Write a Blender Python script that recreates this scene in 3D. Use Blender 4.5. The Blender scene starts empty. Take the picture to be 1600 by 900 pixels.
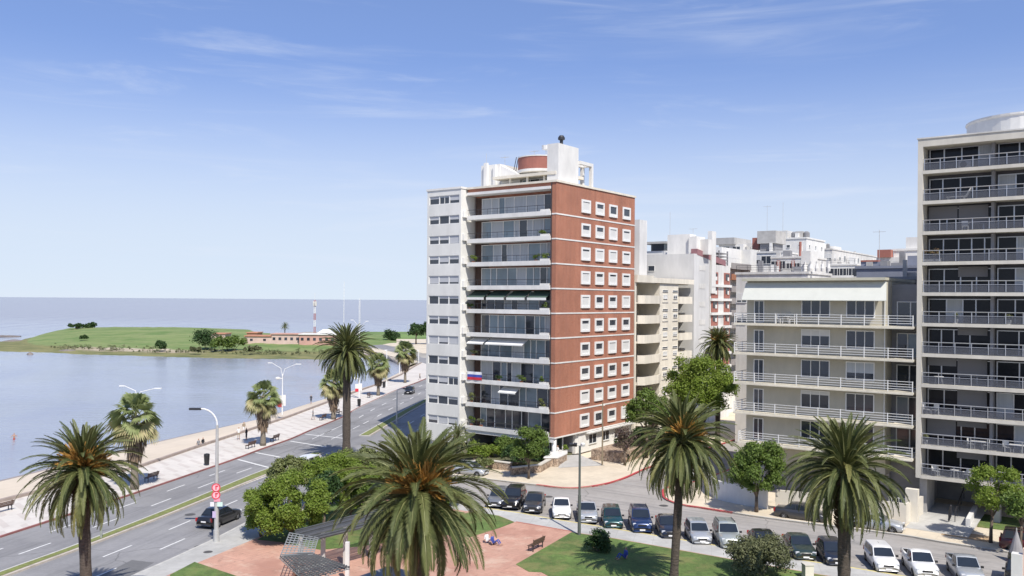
import bpy, math, random
import numpy as np
from mathutils import Vector, Matrix

random.seed(7)
rng = np.random.default_rng(11)
scene = bpy.context.scene
col = scene.collection
PI = math.pi
R_ = math.radians

# ------------------------------------------------------------------ survey
# Camera constants used to survey the place from the photograph: a level
# camera 19 m above the street.  G() gives the ground point seen at a pixel.
FPX, CAMH, ROLL = 1363.0, 19.0, math.atan(0.0076)
_c, _s = math.cos(ROLL), math.sin(ROLL)
def ray(px, py):
    u = (px - 800) / FPX; v = (469.1 - py) / FPX
    return u * _c - v * _s, u * _s + v * _c
def G(px, py, z=0.0):
    X, Z = ray(px, py); t = (z - CAMH) / Z
    return (X * t, t)
def PX(px, Y):                       # world x of an upright line at depth Y
    return ray(px, 469)[0] * Y
def ZP(px, py, Y):                   # height of a point at depth Y
    return CAMH + ray(px, py)[1] * Y

# ------------------------------------------------------------------ objects
def link(o, parent=None):
    col.objects.link(o)
    if parent is not None: o.parent = parent
    return o
def tag(o, label=None, cat=None, group=None, kind=None):
    if label: o['label'] = label
    if cat: o['category'] = cat
    if group: o['group'] = group
    if kind: o['kind'] = kind
    return o
def thing(name, label, cat, loc=(0, 0, 0), rz=0.0, group=None):
    o = bpy.data.objects.new(name, None); o.empty_display_size = 0.3
    o.location = loc; o.rotation_euler = (0, 0, rz)
    link(o); return tag(o, label, cat, group)
def inst(name, mesh, parent=None, loc=(0, 0, 0), rot=(0, 0, 0), scale=None):
    o = bpy.data.objects.new(name, mesh); o.location = loc; o.rotation_euler = rot
    if scale: o.scale = (scale,) * 3 if isinstance(scale, (int, float)) else scale
    return link(o, parent)
def kids(o): return [c for c in col.objects if c.parent is o]
def copy_tree(o, loc=None, rz=None, parent=None, childmap=None):
    if childmap is None:
        childmap = {}
        for c in col.objects:
            if c.parent is not None: childmap.setdefault(c.parent.name, []).append(c)
    c = o.copy(); col.objects.link(c)
    if parent is not None: c.parent = parent
    if loc is not None: c.location = loc
    if rz is not None: c.rotation_euler = (0, 0, rz)
    for ch in childmap.get(o.name, []): copy_tree(ch, parent=c, childmap=childmap)
    return c

class MB:
    """collects shapes and links them as one mesh object"""
    def __init__(s): s.v = []; s.f = []; s.m = []
    def add(s, vs, fs, mi=0):
        n = len(s.v); s.v.extend(vs)
        for f in fs: s.f.append(tuple(i + n for i in f)); s.m.append(mi)
        return s
    def box(s, x0, x1, y0, y1, z0, z1, mi=0):
        if x0 > x1: x0, x1 = x1, x0
        if y0 > y1: y0, y1 = y1, y0
        return s.add([(x0, y0, z0), (x1, y0, z0), (x1, y1, z0), (x0, y1, z0), (x0, y0, z1), (x1, y0, z1), (x1, y1, z1), (x0, y1, z1)],
                     [(0, 3, 2, 1), (4, 5, 6, 7), (0, 1, 5, 4), (1, 2, 6, 5), (2, 3, 7, 6), (3, 0, 4, 7)], mi)
    def tube(s, p, q, r0, r1=None, n=8, mi=0, cap=True):
        r1 = r0 if r1 is None else r1
        p = Vector(p); q = Vector(q); d = (q - p)
        if d.length < 1e-6: return s
        d.normalize(); a = d.orthogonal().normalized(); b = d.cross(a)
        vs = []
        for c, r in ((p, r0), (q, r1)):
            for i in range(n):
                t = 2 * PI * i / n
                vs.append(tuple(c + a * (r * math.cos(t)) + b * (r * math.sin(t))))
        fs = [(i, (i + 1) % n, n + (i + 1) % n, n + i) for i in range(n)]
        if cap: fs += [tuple(range(n - 1, -1, -1)), tuple(range(n, 2 * n))]
        return s.add(vs, fs, mi)
    def path(s, pts, rs, n=8, mi=0):
        if isinstance(rs, (int, float)): rs = [rs] * len(pts)
        P = [Vector(p) for p in pts]; vs = []; a = None
        for i, p in enumerate(P):
            d = (P[min(i + 1, len(P) - 1)] - P[max(i - 1, 0)]).normalized()
            a = d.orthogonal().normalized() if a is None else (a - d * a.dot(d)).normalized()
            b = d.cross(a)
            for k in range(n):
                t = 2 * PI * k / n
                vs.append(tuple(p + a * (rs[i] * math.cos(t)) + b * (rs[i] * math.sin(t))))
        fs = []
        for i in range(len(P) - 1):
            for k in range(n):
                fs.append((i * n + k, i * n + (k + 1) % n, (i + 1) * n + (k + 1) % n, (i + 1) * n + k))
        fs += [tuple(range(n - 1, -1, -1)), tuple(range((len(P) - 1) * n, len(P) * n))]
        return s.add(vs, fs, mi)
    def lathe(s, c, prof, n=16, mi=0):
        vs = []; fs = []
        for r, z in prof:
            for k in range(n):
                t = 2 * PI * k / n
                vs.append((c[0] + r * math.cos(t), c[1] + r * math.sin(t), c[2] + z))
        m = len(prof)
        for i in range(m - 1):
            for k in range(n):
                fs.append((i * n + k, i * n + (k + 1) % n, (i + 1) * n + (k + 1) % n, (i + 1) * n + k))
        fs += [tuple(range(n - 1, -1, -1)), tuple(range((m - 1) * n, m * n))]
        return s.add(vs, fs, mi)
    def prism(s, pts, z0, z1, mi=0):
        a = sum(pts[i][0] * pts[(i + 1) % len(pts)][1] - pts[(i + 1) % len(pts)][0] * pts[i][1] for i in range(len(pts)))
        if a < 0: pts = pts[::-1]
        n = len(pts)
        vs = [(p[0], p[1], z0) for p in pts] + [(p[0], p[1], z1) for p in pts]
        fs = [tuple(range(n - 1, -1, -1)), tuple(range(n, 2 * n))] + [(i, (i + 1) % n, n + (i + 1) % n, n + i) for i in range(n)]
        return s.add(vs, fs, mi)
    def quad(s, a, b, c, d, mi=0): return s.add([a, b, c, d], [(0, 1, 2, 3)], mi)
    def strip(s, L, Rr, z, mi=0):       # ribbon between two ground polylines of equal length
        for i in range(len(L) - 1):
            s.quad((*L[i], z), (*Rr[i], z), (*Rr[i + 1], z), (*L[i + 1], z), mi)
        return s
    def mesh(s, name, mats, smooth=False):
        me = bpy.data.meshes.new(name)
        me.from_pydata([tuple(map(float, v)) for v in s.v], [], s.f)
        mats = mats if isinstance(mats, (list, tuple)) else [mats]
        for m in mats: me.materials.append(m)
        me.polygons.foreach_set('material_index', s.m)
        if smooth: me.polygons.foreach_set('use_smooth', [True] * len(s.f))
        me.update(); return me
    def build(s, name, mats, parent=None, smooth=False, loc=(0, 0, 0), rot=(0, 0, 0)):
        return inst(name, s.mesh(name, mats, smooth), parent, loc, rot)

def quads_mesh(name, V, mat, nper=4, smooth=False, tint=None):
    """V: (n, nper, 3) array of separate faces"""
    V = np.asarray(V, dtype=np.float32); n = V.shape[0]
    me = bpy.data.meshes.new(name)
    me.vertices.add(n * nper); me.vertices.foreach_set('co', V.reshape(-1))
    me.loops.add(n * nper); me.loops.foreach_set('vertex_index', np.arange(n * nper, dtype=np.int32))
    me.polygons.add(n)
    me.polygons.foreach_set('loop_start', np.arange(0, n * nper, nper, dtype=np.int32))
    me.polygons.foreach_set('loop_total', np.full(n, nper, dtype=np.int32))
    if tint is not None:
        at_ = me.attributes.new('tint', 'FLOAT', 'FACE'); at_.data.foreach_set('value', np.asarray(tint, dtype=np.float32))
    me.materials.append(mat); me.update(calc_edges=True); me.validate(); return me

# ------------------------------------------------------------------ materials
MATS = {}
def mat(name, color, rough=0.7, var=0.12, scale=1.2, bump=0.0, metal=0.0, spec=0.5, detail=5, stretch=(1, 1, 1), var2=0.0, scale2=0.12, bscale=None):
    if name in MATS: return MATS[name]
    m = bpy.data.materials.new(name); m.use_nodes = True
    nt = m.node_tree; N = nt.nodes; L = nt.links
    b = N['Principled BSDF']
    b.inputs['Roughness'].default_value = rough; b.inputs['Metallic'].default_value = metal
    b.inputs['Specular IOR Level'].default_value = spec
    tc = N.new('ShaderNodeTexCoord'); mp = N.new('ShaderNodeMapping'); mp.inputs['Scale'].default_value = stretch
    L.new(tc.outputs['Object'], mp.inputs['Vector'])
    no = N.new('ShaderNodeTexNoise'); no.inputs['Scale'].default_value = scale; no.inputs['Detail'].default_value = detail
    no.inputs['Roughness'].default_value = 0.65
    L.new(mp.outputs['Vector'], no.inputs['Vector'])
    rp = N.new('ShaderNodeMapRange'); rp.inputs[1].default_value = 0.3; rp.inputs[2].default_value = 0.7
    rp.inputs[3].default_value = 1 - var; rp.inputs[4].default_value = 1 + var
    L.new(no.outputs['Fac'], rp.inputs[0])
    fac = rp.outputs[0]
    if var2:
        n2 = N.new('ShaderNodeTexNoise'); n2.inputs['Scale'].default_value = scale2; n2.inputs['Detail'].default_value = 3
        L.new(tc.outputs['Object'], n2.inputs['Vector'])
        r2 = N.new('ShaderNodeMapRange'); r2.inputs[1].default_value = 0.35; r2.inputs[2].default_value = 0.65
        r2.inputs[3].default_value = 1 - var2; r2.inputs[4].default_value = 1 + var2
        L.new(n2.outputs['Fac'], r2.inputs[0])
        mu = N.new('ShaderNodeMath'); mu.operation = 'MULTIPLY'; L.new(fac, mu.inputs[0]); L.new(r2.outputs[0], mu.inputs[1]); fac = mu.outputs[0]
    mx = N.new('ShaderNodeVectorMath'); mx.operation = 'SCALE'; mx.inputs[0].default_value = color[:3]
    L.new(fac, mx.inputs['Scale']); L.new(mx.outputs[0], b.inputs['Base Color'])
    if bump:
        bn = no
        if bscale:
            bn = N.new('ShaderNodeTexNoise'); bn.inputs['Scale'].default_value = bscale; bn.inputs['Detail'].default_value = 4
            L.new(tc.outputs['Object'], bn.inputs['Vector'])
        bp = N.new('ShaderNodeBump'); bp.inputs['Strength'].default_value = bump; bp.inputs['Distance'].default_value = 0.1
        L.new(bn.outputs['Fac'], bp.inputs['Height']); L.new(bp.outputs[0], b.inputs['Normal'])
    MATS[name] = m; return m
def leafmat(name, c1, c2, trans=0.25, rough=0.55, spec=0.35, tint=False):
    if name in MATS: return MATS[name]
    m = bpy.data.materials.new(name); m.use_nodes = True
    nt = m.node_tree; N = nt.nodes; L = nt.links; b = N['Principled BSDF']
    geo = N.new('ShaderNodeNewGeometry'); cr = N.new('ShaderNodeMix'); cr.data_type = 'RGBA'
    cr.inputs[6].default_value = (*c1, 1); cr.inputs[7].default_value = (*c2, 1)
    if tint:                                              # one tone per whole leaf, from the mesh
        an = N.new('ShaderNodeAttribute'); an.attribute_name = 'tint'; L.new(an.outputs['Fac'], cr.inputs[0])
    else: L.new(geo.outputs['Random Per Island'], cr.inputs[0])
    L.new(cr.outputs[2], b.inputs['Base Color']); b.inputs['Roughness'].default_value = rough
    b.inputs['Specular IOR Level'].default_value = spec
    tr = N.new('ShaderNodeBsdfTranslucent'); L.new(cr.outputs[2], tr.inputs['Color'])
    ms = N.new('ShaderNodeMixShader'); ms.inputs[0].default_value = trans
    L.new(b.outputs[0], ms.inputs[1]); L.new(tr.outputs[0], ms.inputs[2])
    L.new(ms.outputs[0], N['Material Output'].inputs['Surface'])
    MATS[name] = m; return m
def carpaint(name, color, metal=0.3):
    m = mat(name, color, rough=0.28, var=0.03, metal=metal, spec=0.6)
    m.node_tree.nodes['Principled BSDF'].inputs['Coat Weight'].default_value = 0.6
    return m
def brickmat(name, c1, c2, mortar):
    m = bpy.data.materials.new(name); m.use_nodes = True
    nt = m.node_tree; N = nt.nodes; L = nt.links; b = N['Principled BSDF']; b.inputs['Roughness'].default_value = 0.85
    tc = N.new('ShaderNodeTexCoord'); sp = N.new('ShaderNodeSeparateXYZ'); L.new(tc.outputs['Object'], sp.inputs[0])
    ad = N.new('ShaderNodeMath'); L.new(sp.outputs[0], ad.inputs[0]); L.new(sp.outputs[1], ad.inputs[1])
    cb = N.new('ShaderNodeCombineXYZ'); L.new(ad.outputs[0], cb.inputs[0]); L.new(sp.outputs[2], cb.inputs[1])
    br = N.new('ShaderNodeTexBrick'); br.inputs['Scale'].default_value = 2.2
    br.inputs['Color1'].default_value = (*c1, 1); br.inputs['Color2'].default_value = (*c2, 1); br.inputs['Mortar'].default_value = (*mortar, 1)
    br.inputs['Mortar Size'].default_value = 0.012; br.inputs['Row Height'].default_value = 0.17; br.inputs['Brick Width'].default_value = 0.5
    L.new(cb.outputs[0], br.inputs['Vector'])
    no = N.new('ShaderNodeTexNoise'); no.inputs['Scale'].default_value = 0.35; no.inputs['Detail'].default_value = 7; no.inputs['Roughness'].default_value = 0.7
    mp = N.new('ShaderNodeMapping'); mp.inputs['Scale'].default_value = (1, 1, 0.35); L.new(tc.outputs['Object'], mp.inputs[0]); L.new(mp.outputs[0], no.inputs['Vector'])
    rp = N.new('ShaderNodeMapRange'); rp.inputs[1].default_value = 0.3; rp.inputs[2].default_value = 0.7; rp.inputs[3].default_value = 0.74; rp.inputs[4].default_value = 1.20
    L.new(no.outputs['Fac'], rp.inputs[0])
    mx = N.new('ShaderNodeVectorMath'); mx.operation = 'SCALE'; L.new(br.outputs['Color'], mx.inputs[0]); L.new(rp.outputs[0], mx.inputs['Scale'])
    # rain streaks and faded patches on the wall
    n2 = N.new('ShaderNodeTexNoise'); n2.inputs['Scale'].default_value = 1.4; n2.inputs['Detail'].default_value = 5
    m2_ = N.new('ShaderNodeMapping'); m2_.inputs['Scale'].default_value = (1, 1, .06); L.new(tc.outputs['Object'], m2_.inputs[0]); L.new(m2_.outputs[0], n2.inputs['Vector'])
    r2 = N.new('ShaderNodeMapRange'); r2.inputs[1].default_value = .52; r2.inputs[2].default_value = .70; r2.inputs[3].default_value = 0; r2.inputs[4].default_value = .38; L.new(n2.outputs['Fac'], r2.inputs[0])
    x2 = N.new('ShaderNodeMix'); x2.data_type = 'RGBA'; L.new(r2.outputs[0], x2.inputs[0]); L.new(mx.outputs[0], x2.inputs[6]); x2.inputs[7].default_value = (.25, .115, .085, 1)
    L.new(x2.outputs[2], b.inputs['Base Color']); MATS[name] = m; return m
def glass(name, color, rough=0.06, spec=0.8):
    return mat(name, color, rough=rough, var=0.25, scale=0.25, spec=spec)

M_white = mat('white_paint', (0.70, 0.69, 0.66), 0.6, 0.09, 1.1, var2=0.08, stretch=(1, 1, 0.4))
M_cream = mat('cream_render', (0.69, 0.645, 0.55), 0.75, 0.11, 0.9, var2=0.08, stretch=(1, 1, 0.3))
M_offw = mat('weathered_white', (0.60, 0.59, 0.565), 0.8, 0.16, 0.9, var2=0.14, stretch=(1, 1, 0.22))
M_beige = mat('beige_render', (0.465, 0.435, 0.35), 0.8, 0.09, 0.9, var2=0.08, stretch=(1, 1, 0.3))
M_pgrey = mat('pale_grey_render', (0.68, 0.675, 0.64), 0.8, 0.08, 0.8, var2=0.06, stretch=(1, 1, 0.3))
M_party = mat('grey_party_wall', (0.55, 0.55, 0.545), 0.85, 0.10, 0.7, var2=0.12, stretch=(1, 1, 0.25))
M_conc = mat('concrete', (0.42, 0.41, 0.39), 0.85, 0.15, 0.8, var2=0.1)
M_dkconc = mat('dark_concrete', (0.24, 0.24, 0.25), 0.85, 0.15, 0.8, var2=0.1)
M_bluegrey = mat('blue_grey_render', (0.22, 0.24, 0.30), 0.85, 0.12, 0.5)
M_fin = mat('stone_fin', (0.57, 0.54, 0.475), 0.8, 0.10, 1.1, var2=0.08, stretch=(1, 1, .35))
M_brick = brickmat('red_brick', (0.385, 0.15, 0.088), (0.33, 0.12, 0.07), (0.42, 0.27, 0.20))
M_redpaint = mat('red_painted_wall', (0.33, 0.13, 0.10), 0.8, 0.12, 0.8)
M_glass = glass('dark_glass', (0.035, 0.042, 0.055))
M_gdark = mat('unlit_glass', (0.012, 0.014, 0.02), 0.12, 0.3, 0.4, spec=0.22)
M_clear = bpy.data.materials.new('clear_rail_glass'); M_clear.use_nodes = True
_n = M_clear.node_tree.nodes; _l = M_clear.node_tree.links; _t = _n.new('ShaderNodeBsdfTransparent'); _t.inputs[0].default_value = (.72, .74, .78, 1); _x = _n.new('ShaderNodeMixShader'); _x.inputs[0].default_value = .30
_n['Principled BSDF'].inputs['Base Color'].default_value = (.20, .21, .24, 1); _n['Principled BSDF'].inputs['Roughness'].default_value = .2
_l.new(_t.outputs[0], _x.inputs[1]); _l.new(_n['Principled BSDF'].outputs[0], _x.inputs[2]); _l.new(_x.outputs[0], _n['Material Output'].inputs['Surface'])
M_glassb = glass('blue_glass', (0.17, 0.225, 0.265), 0.08)
M_room = mat('dim_room', (0.055, 0.055, 0.065), 0.6, 0.4, 0.5)
M_curt = mat('curtain', (0.42, 0.45, 0.475), 0.9, 0.12, 2, stretch=(6, 6, 0.2))
M_shut = mat('roller_shutter', (0.62, 0.62, 0.60), 0.6, 0.05, 3, stretch=(0.3, 0.3, 12))
M_shutg = mat('grey_shutter', (0.18, 0.18, 0.19), 0.6, 0.06, 3, stretch=(0.3, 0.3, 12))
M_frame = mat('window_frame', (0.74, 0.74, 0.72), 0.5, 0.03)
M_alu = mat('aluminium', (0.50, 0.51, 0.53), 0.35, 0.05, metal=0.6)
M_rail = mat('white_rail', (0.72, 0.72, 0.70), 0.45, 0.05)
M_dkmetal = mat('dark_metal', (0.05, 0.05, 0.055), 0.45, 0.1, metal=0.4)
M_pole = mat('grey_pole', (0.50, 0.50, 0.49), 0.5, 0.1, metal=0.3)
M_wpole = mat('white_pole', (0.75, 0.75, 0.74), 0.5, 0.05)
M_awn = mat('white_awning', (0.72, 0.72, 0.70), 0.85, 0.06, 1)
M_gawn = mat('green_awning', (0.05, 0.085, 0.068), 0.85, 0.1, 1)
M_rubber = mat('rubber', (0.02, 0.02, 0.02), 0.8, 0.1)
M_rim = mat('alloy_rim', (0.45, 0.45, 0.46), 0.35, 0.1, metal=0.7)
M_lamp = mat('headlight_glass', (0.55, 0.57, 0.6), 0.12, 0.1, spec=0.8)
M_tail = mat('tail_light', (0.35, 0.02, 0.02), 0.2, 0.1)
M_plate = mat('licence_plate', (0.75, 0.75, 0.75), 0.5, 0.05)
M_carglass = glass('car_glass', (0.02, 0.026, 0.035), 0.05, 0.7)
M_black = mat('black_plastic', (0.02, 0.02, 0.022), 0.5, 0.1)
M_wood = mat('bench_wood', (0.12, 0.07, 0.05), 0.7, 0.25, 4, stretch=(1, 8, 8))
M_bark = mat('bark', (0.13, 0.10, 0.075), 0.9, 0.3, 6, bump=0.6, stretch=(1, 1, 0.4))
M_palmbark = mat('palm_bark', (0.085, 0.068, 0.055), 0.95, 0.4, 5, bump=1.0, stretch=(1, 1, 2.2))
M_palmbarkd = mat('palm_boots', (0.10, 0.065, 0.04), 0.95, 0.5, 7, bump=1.0)
M_washbark = mat('fan_palm_bark', (0.22, 0.19, 0.15), 0.95, 0.3, 5, bump=0.8, stretch=(1, 1, 3))
M_stone = mat('rubble_stone', (0.34, 0.25, 0.18), 0.9, 0.5, 2.2, bump=0.8, detail=3)
M_flower = leafmat('palm_flower', (0.50, 0.27, 0.06), (0.36, 0.21, 0.07), 0.2)
M_palm = leafmat('palm_leaf', (0.045, 0.066, 0.02), (0.155, 0.17, 0.06), 0.14, 0.55, 0.3, True)
M_palmy = leafmat('palm_leaf_old', (0.21, 0.20, 0.065), (0.12, 0.135, 0.045), 0.14, 0.5, 0.4, True)
M_rachis = mat('palm_rib', (0.24, 0.25, 0.10), 0.5, 0.1)
M_fan = leafmat('fan_leaf', (0.20, 0.26, 0.095), (0.34, 0.38, 0.18), 0.35)
M_fanold = leafmat('fan_leaf_dry', (0.42, 0.36, 0.20), (0.30, 0.30, 0.13), 0.2)
M_skirt = leafmat('fan_skirt', (0.27, 0.195, 0.13), (0.16, 0.115, 0.08), 0.1)
M_lfb = leafmat('leaf_bright', (0.145, 0.225, 0.026), (0.25, 0.32, 0.06), 0.42)
M_lfm = leafmat('leaf_mid', (0.085, 0.145, 0.025), (0.16, 0.225, 0.048), 0.32)
M_lfd = leafmat('leaf_dark', (0.028, 0.065, 0.018), (0.05, 0.095, 0.025), 0.25)
M_lfo = leafmat('leaf_olive', (0.13, 0.155, 0.05), (0.19, 0.21, 0.08), 0.25)
M_lfp = leafmat('leaf_purple', (0.10, 0.065, 0.075), (0.13, 0.10, 0.06), 0.2)
M_lfg = leafmat('leaf_grey', (0.10, 0.115, 0.05), (0.16, 0.17, 0.085), 0.2)

# ------------------------------------------------------------------ camera, sun, sky
cam = bpy.data.cameras.new('camera'); cam.lens = 36 * FPX / 1600; cam.sensor_width = 36; cam.sensor_fit = 'HORIZONTAL'
cam.shift_y = 19.1 / 1600; cam.clip_end = 40000; cam.clip_start = 0.5
co = bpy.data.objects.new('camera', cam); col.objects.link(co)
co.location = (0, 0, CAMH); co.rotation_euler = (PI / 2, -ROLL, 0); scene.camera = co

SUN_EL = R_(52); saz = math.atan2(0.38, -0.925)       # clockwise from +Y
sd = Vector((math.sin(saz) * math.cos(SUN_EL), math.cos(saz) * math.cos(SUN_EL), math.sin(SUN_EL)))
sl = bpy.data.lights.new('sun', 'SUN'); sl.energy = 3.6; sl.angle = R_(0.53); sl.color = (1.0, 0.94, 0.85)
so = bpy.data.objects.new('sun', sl); col.objects.link(so); so.rotation_euler = sd.to_track_quat('Z', 'Y').to_euler(); so.location = (30, -60, 120)

w = bpy.data.worlds.new('World'); scene.world = w; w.use_nodes = True
N = w.node_tree.nodes; L = w.node_tree.links; bg = N['Background']
sky = N.new('ShaderNodeTexSky'); sky.sky_type = 'NISHITA'; sky.sun_disc = False; sky.sun_elevation = SUN_EL; sky.sun_rotation = saz
sky.air_density = 0.7; sky.dust_density = 0.0; sky.ozone_density = 3.0; sky.altitude = 20
tc = N.new('ShaderNodeTexCoord')
def cirrus(scale, rotz, st, lo, hi, detail=6, dist=0.6, off=(0, 0, 0)):
    mp = N.new('ShaderNodeMapping'); mp.inputs['Scale'].default_value = st; mp.inputs['Rotation'].default_value = rotz; mp.inputs['Location'].default_value = off
    L.new(tc.outputs['Generated'], mp.inputs[0])
    n = N.new('ShaderNodeTexNoise'); n.inputs['Scale'].default_value = scale; n.inputs['Detail'].default_value = detail; n.inputs['Distortion'].default_value = dist
    n.inputs['Roughness'].default_value = 0.62
    L.new(mp.outputs[0], n.inputs['Vector'])
    r = N.new('ShaderNodeMapRange'); r.inputs[1].default_value = lo; r.inputs[2].default_value = hi; r.interpolation_type = 'SMOOTHSTEP'
    L.new(n.outputs['Fac'], r.inputs[0]); return r.outputs[0]
c1 = cirrus(2.2, (0, R_(4), 0), (1.0, 1.0, 14), 0.505, 0.78, off=(-1.76, -3.49, 1.51))
c2 = cirrus(3.1, (0, R_(-16), R_(20)), (1.2, 1.2, 9), 0.51, 0.80, off=(-4.28, 0.36, -1.34))
c3 = cirrus(1.4, (0, 0, 0), (1, 1, 3), 0.42, 0.62, 3, 0.2, (-4.42, 0.07, -4.63))
mxx = N.new('ShaderNodeMath'); mxx.operation = 'MAXIMUM'; L.new(c1, mxx.inputs[0]); L.new(c2, mxx.inputs[1])
mu = N.new('ShaderNodeMath'); mu.operation = 'MULTIPLY'; L.new(mxx.outputs[0], mu.inputs[0]); L.new(c3, mu.inputs[1])
mu2 = N.new('ShaderNodeMath'); mu2.operation = 'MULTIPLY'; mu2.inputs[1].default_value = 0.55; L.new(mu.outputs[0], mu2.inputs[0])
gam = N.new('ShaderNodeGamma'); gam.inputs[1].default_value = 0.55; L.new(sky.outputs[0], gam.inputs[0])
hsv = N.new('ShaderNodeVectorMath'); hsv.operation = 'MULTIPLY'; hsv.inputs[1].default_value = (1.24, 1.47, 2.12); L.new(gam.outputs[0], hsv.inputs[0])
mc = N.new('ShaderNodeMix'); mc.data_type = 'RGBA'; mc.inputs[7].default_value = (4.9, 5.3, 6.1, 1)
sep = N.new('ShaderNodeSeparateXYZ'); L.new(tc.outputs['Generated'], sep.inputs[0])
hz = N.new('ShaderNodeMapRange'); hz.interpolation_type = 'SMOOTHSTEP'; hz.inputs[1].default_value = 0.275; hz.inputs[2].default_value = 0.05; hz.inputs[3].default_value = 0.0; hz.inputs[4].default_value = 0.78
L.new(sep.outputs[2], hz.inputs[0])                    # thin bright veil low over the sea
veil = N.new('ShaderNodeMix'); veil.data_type = 'RGBA'; veil.inputs[7].default_value = (4.7, 5.2, 5.7, 1); L.new(hz.outputs[0], veil.inputs[0]); L.new(hsv.outputs[0], veil.inputs[6])
L.new(mu2.outputs[0], mc.inputs[0]); L.new(veil.outputs[2], mc.inputs[6]); L.new(mc.outputs[2], bg.inputs['Color'])
bg.inputs['Strength'].default_value = 0.10

scene.view_settings.view_transform = 'Standard'; scene.view_settings.look = 'None'
scene.view_settings.exposure = 0.66; scene.view_settings.gamma = 1.0
scene.render.engine = 'CYCLES'
scene.cycles.max_bounces = 6; scene.cycles.diffuse_bounces = 3; scene.cycles.glossy_bounces = 3; scene.cycles.transmission_bounces = 3
scene.cycles.use_denoising = True
# ------------------------------------------------------------------ setting: sea, land, roads
def structure(o): return tag(o, kind='structure')
ANG = math.atan2(-1363.0, 1858.0)      # street grid: local x along the fronts, y away from the camera
class Fr:
    def __init__(s, x, y, ang=ANG):
        s.x, s.y, s.ang = x, y, ang; s.a = (math.cos(ang), math.sin(ang)); s.b = (-math.sin(ang), math.cos(ang))
    def w(s, lx, ly): return (s.x + s.a[0] * lx + s.b[0] * ly, s.y + s.a[1] * lx + s.b[1] * ly)
    def loc(s, X, Y):
        dx, dy = X - s.x, Y - s.y; return (dx * s.a[0] + dy * s.a[1], dx * s.b[0] + dy * s.b[1])
    def front(s, px, py, ly):            # (lx, z) of a pixel on the front-parallel plane at depth ly
        lx = 0; 
        k, kz = ray(px, py)
        lx = (k * (s.y + s.b[1] * ly) - s.x - s.b[0] * ly) / (s.a[0] - k * s.a[1])
        return lx, CAMH + kz * (s.y + s.a[1] * lx + s.b[1] * ly)
    def side(s, px, py, lx):
        k, kz = ray(px, py)
        ly = (k * (s.y + s.a[1] * lx) - s.x - s.a[0] * lx) / (s.b[0] - k * s.b[1])
        return ly, CAMH + kz * (s.y + s.a[1] * lx + s.b[1] * ly)
    def thing(s, name, label, cat, z=0.0, group=None, lx=0.0, ly=0.0):
        X, Y = s.w(lx, ly); return thing(name, label, cat, (X, Y, z), s.ang, group)
RB = Fr(5.09, 102.0)                   # red building, origin at its brick corner
TB = Fr(36.0, 77.5)                    # tall block on the right
WB = Fr(22.3, 87.0)                    # terraced block between them

def xi(poly, Y):
    for (x0, y0), (x1, y1) in zip(poly, poly[1:]):
        if y0 <= Y <= y1: return x0 + (x1 - x0) * (Y - y0) / (y1 - y0)
    return poly[-1][0] if Y > poly[-1][1] else poly[0][0]
def offset(poly, d):
    out = []
    for i, p in enumerate(poly):
        a = Vector(poly[max(i - 1, 0)]); b = Vector(poly[min(i + 1, len(poly) - 1)]); t = (b - a).normalized()
        out.append((p[0] - t.y * d, p[1] + t.x * d))
    return out
def smooth_line(poly, n=4):
    """Catmull-Rom resample"""
    P = [Vector(p) for p in poly]; out = []
    for i in range(len(P) - 1):
        p0 = P[max(i - 1, 0)]; p1 = P[i]; p2 = P[i + 1]; p3 = P[min(i + 2, len(P) - 1)]
        for k in range(n):
            t = k / n
            q = 0.5 * ((2 * p1) + (p2 - p0) * t + (2 * p0 - 5 * p1 + 4 * p2 - p3) * t * t + (3 * p1 - p0 - 3 * p2 + p3) * t ** 3)
            out.append((q.x, q.y))
    out.append(tuple(P[-1])); return out
def ribbon(mb, poly, wdt, z0, z1, mi=0):
    o = offset(poly, wdt); n = len(poly)
    for i in range(n - 1):
        a, b, c, d = poly[i], poly[i + 1], o[i + 1], o[i]
        mb.quad((*a, z1), (*b, z1), (*c, z1), (*d, z1), mi)
        mb.quad((*a, z0), (*b, z0), (*b, z1), (*a, z1), mi); mb.quad((*d, z1), (*c, z1), (*c, z0), (*d, z0), mi)
    return mb

# materials of the setting
M_asph = mat('asphalt', (0.235, 0.232, 0.236), 0.9, 0.10, 3.0, detail=8, var2=0.13, scale2=0.11)
M_asph2 = mat('street_asphalt', (0.325, 0.305, 0.285), 0.9, 0.09, 2.0, detail=8, var2=0.12, scale2=0.14)
M_asphd = mat('dark_asphalt', (0.14, 0.14, 0.142), 0.9, 0.12, 2.0)
M_mark = mat('road_paint', (0.66, 0.66, 0.64), 0.7, 0.16, 3.0, detail=8)
M_markw = mat('worn_paint', (0.38, 0.38, 0.37), 0.8, 0.22, 2.0, detail=8)
M_path = mat('path_concrete', (0.43, 0.425, 0.405), 0.9, 0.10, 1.5, var2=0.10, scale2=0.2)
M_tan = mat('sandy_pavement', (0.60, 0.525, 0.41), 0.9, 0.08, 1.2, var2=0.10, scale2=0.25)
M_kerb = mat('kerb_stone', (0.46, 0.45, 0.42), 0.9, 0.15, 1.5)
M_kerbr = mat('red_kerb_paint', (0.48, 0.055, 0.07), 0.7, 0.22, 1.1, var2=0.1)
M_kerby = mat('yellow_kerb_paint', (0.58, 0.50, 0.22), 0.8, 0.2, 1.5)
M_brickp = mat('brick_paving', (0.50, 0.285, 0.21), 0.9, 0.10, 2.5, detail=8, var2=0.10, scale2=0.18)
M_lawn = mat('lawn_grass', (0.105, 0.165, 0.04), 0.95, 0.28, 2.6, detail=10, bump=0.8, var2=0.22, scale2=0.3, bscale=14)
M_verge = mat('dry_grass', (0.175, 0.195, 0.06), 0.95, 0.3, 3.0, detail=9, bump=0.7)
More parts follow.
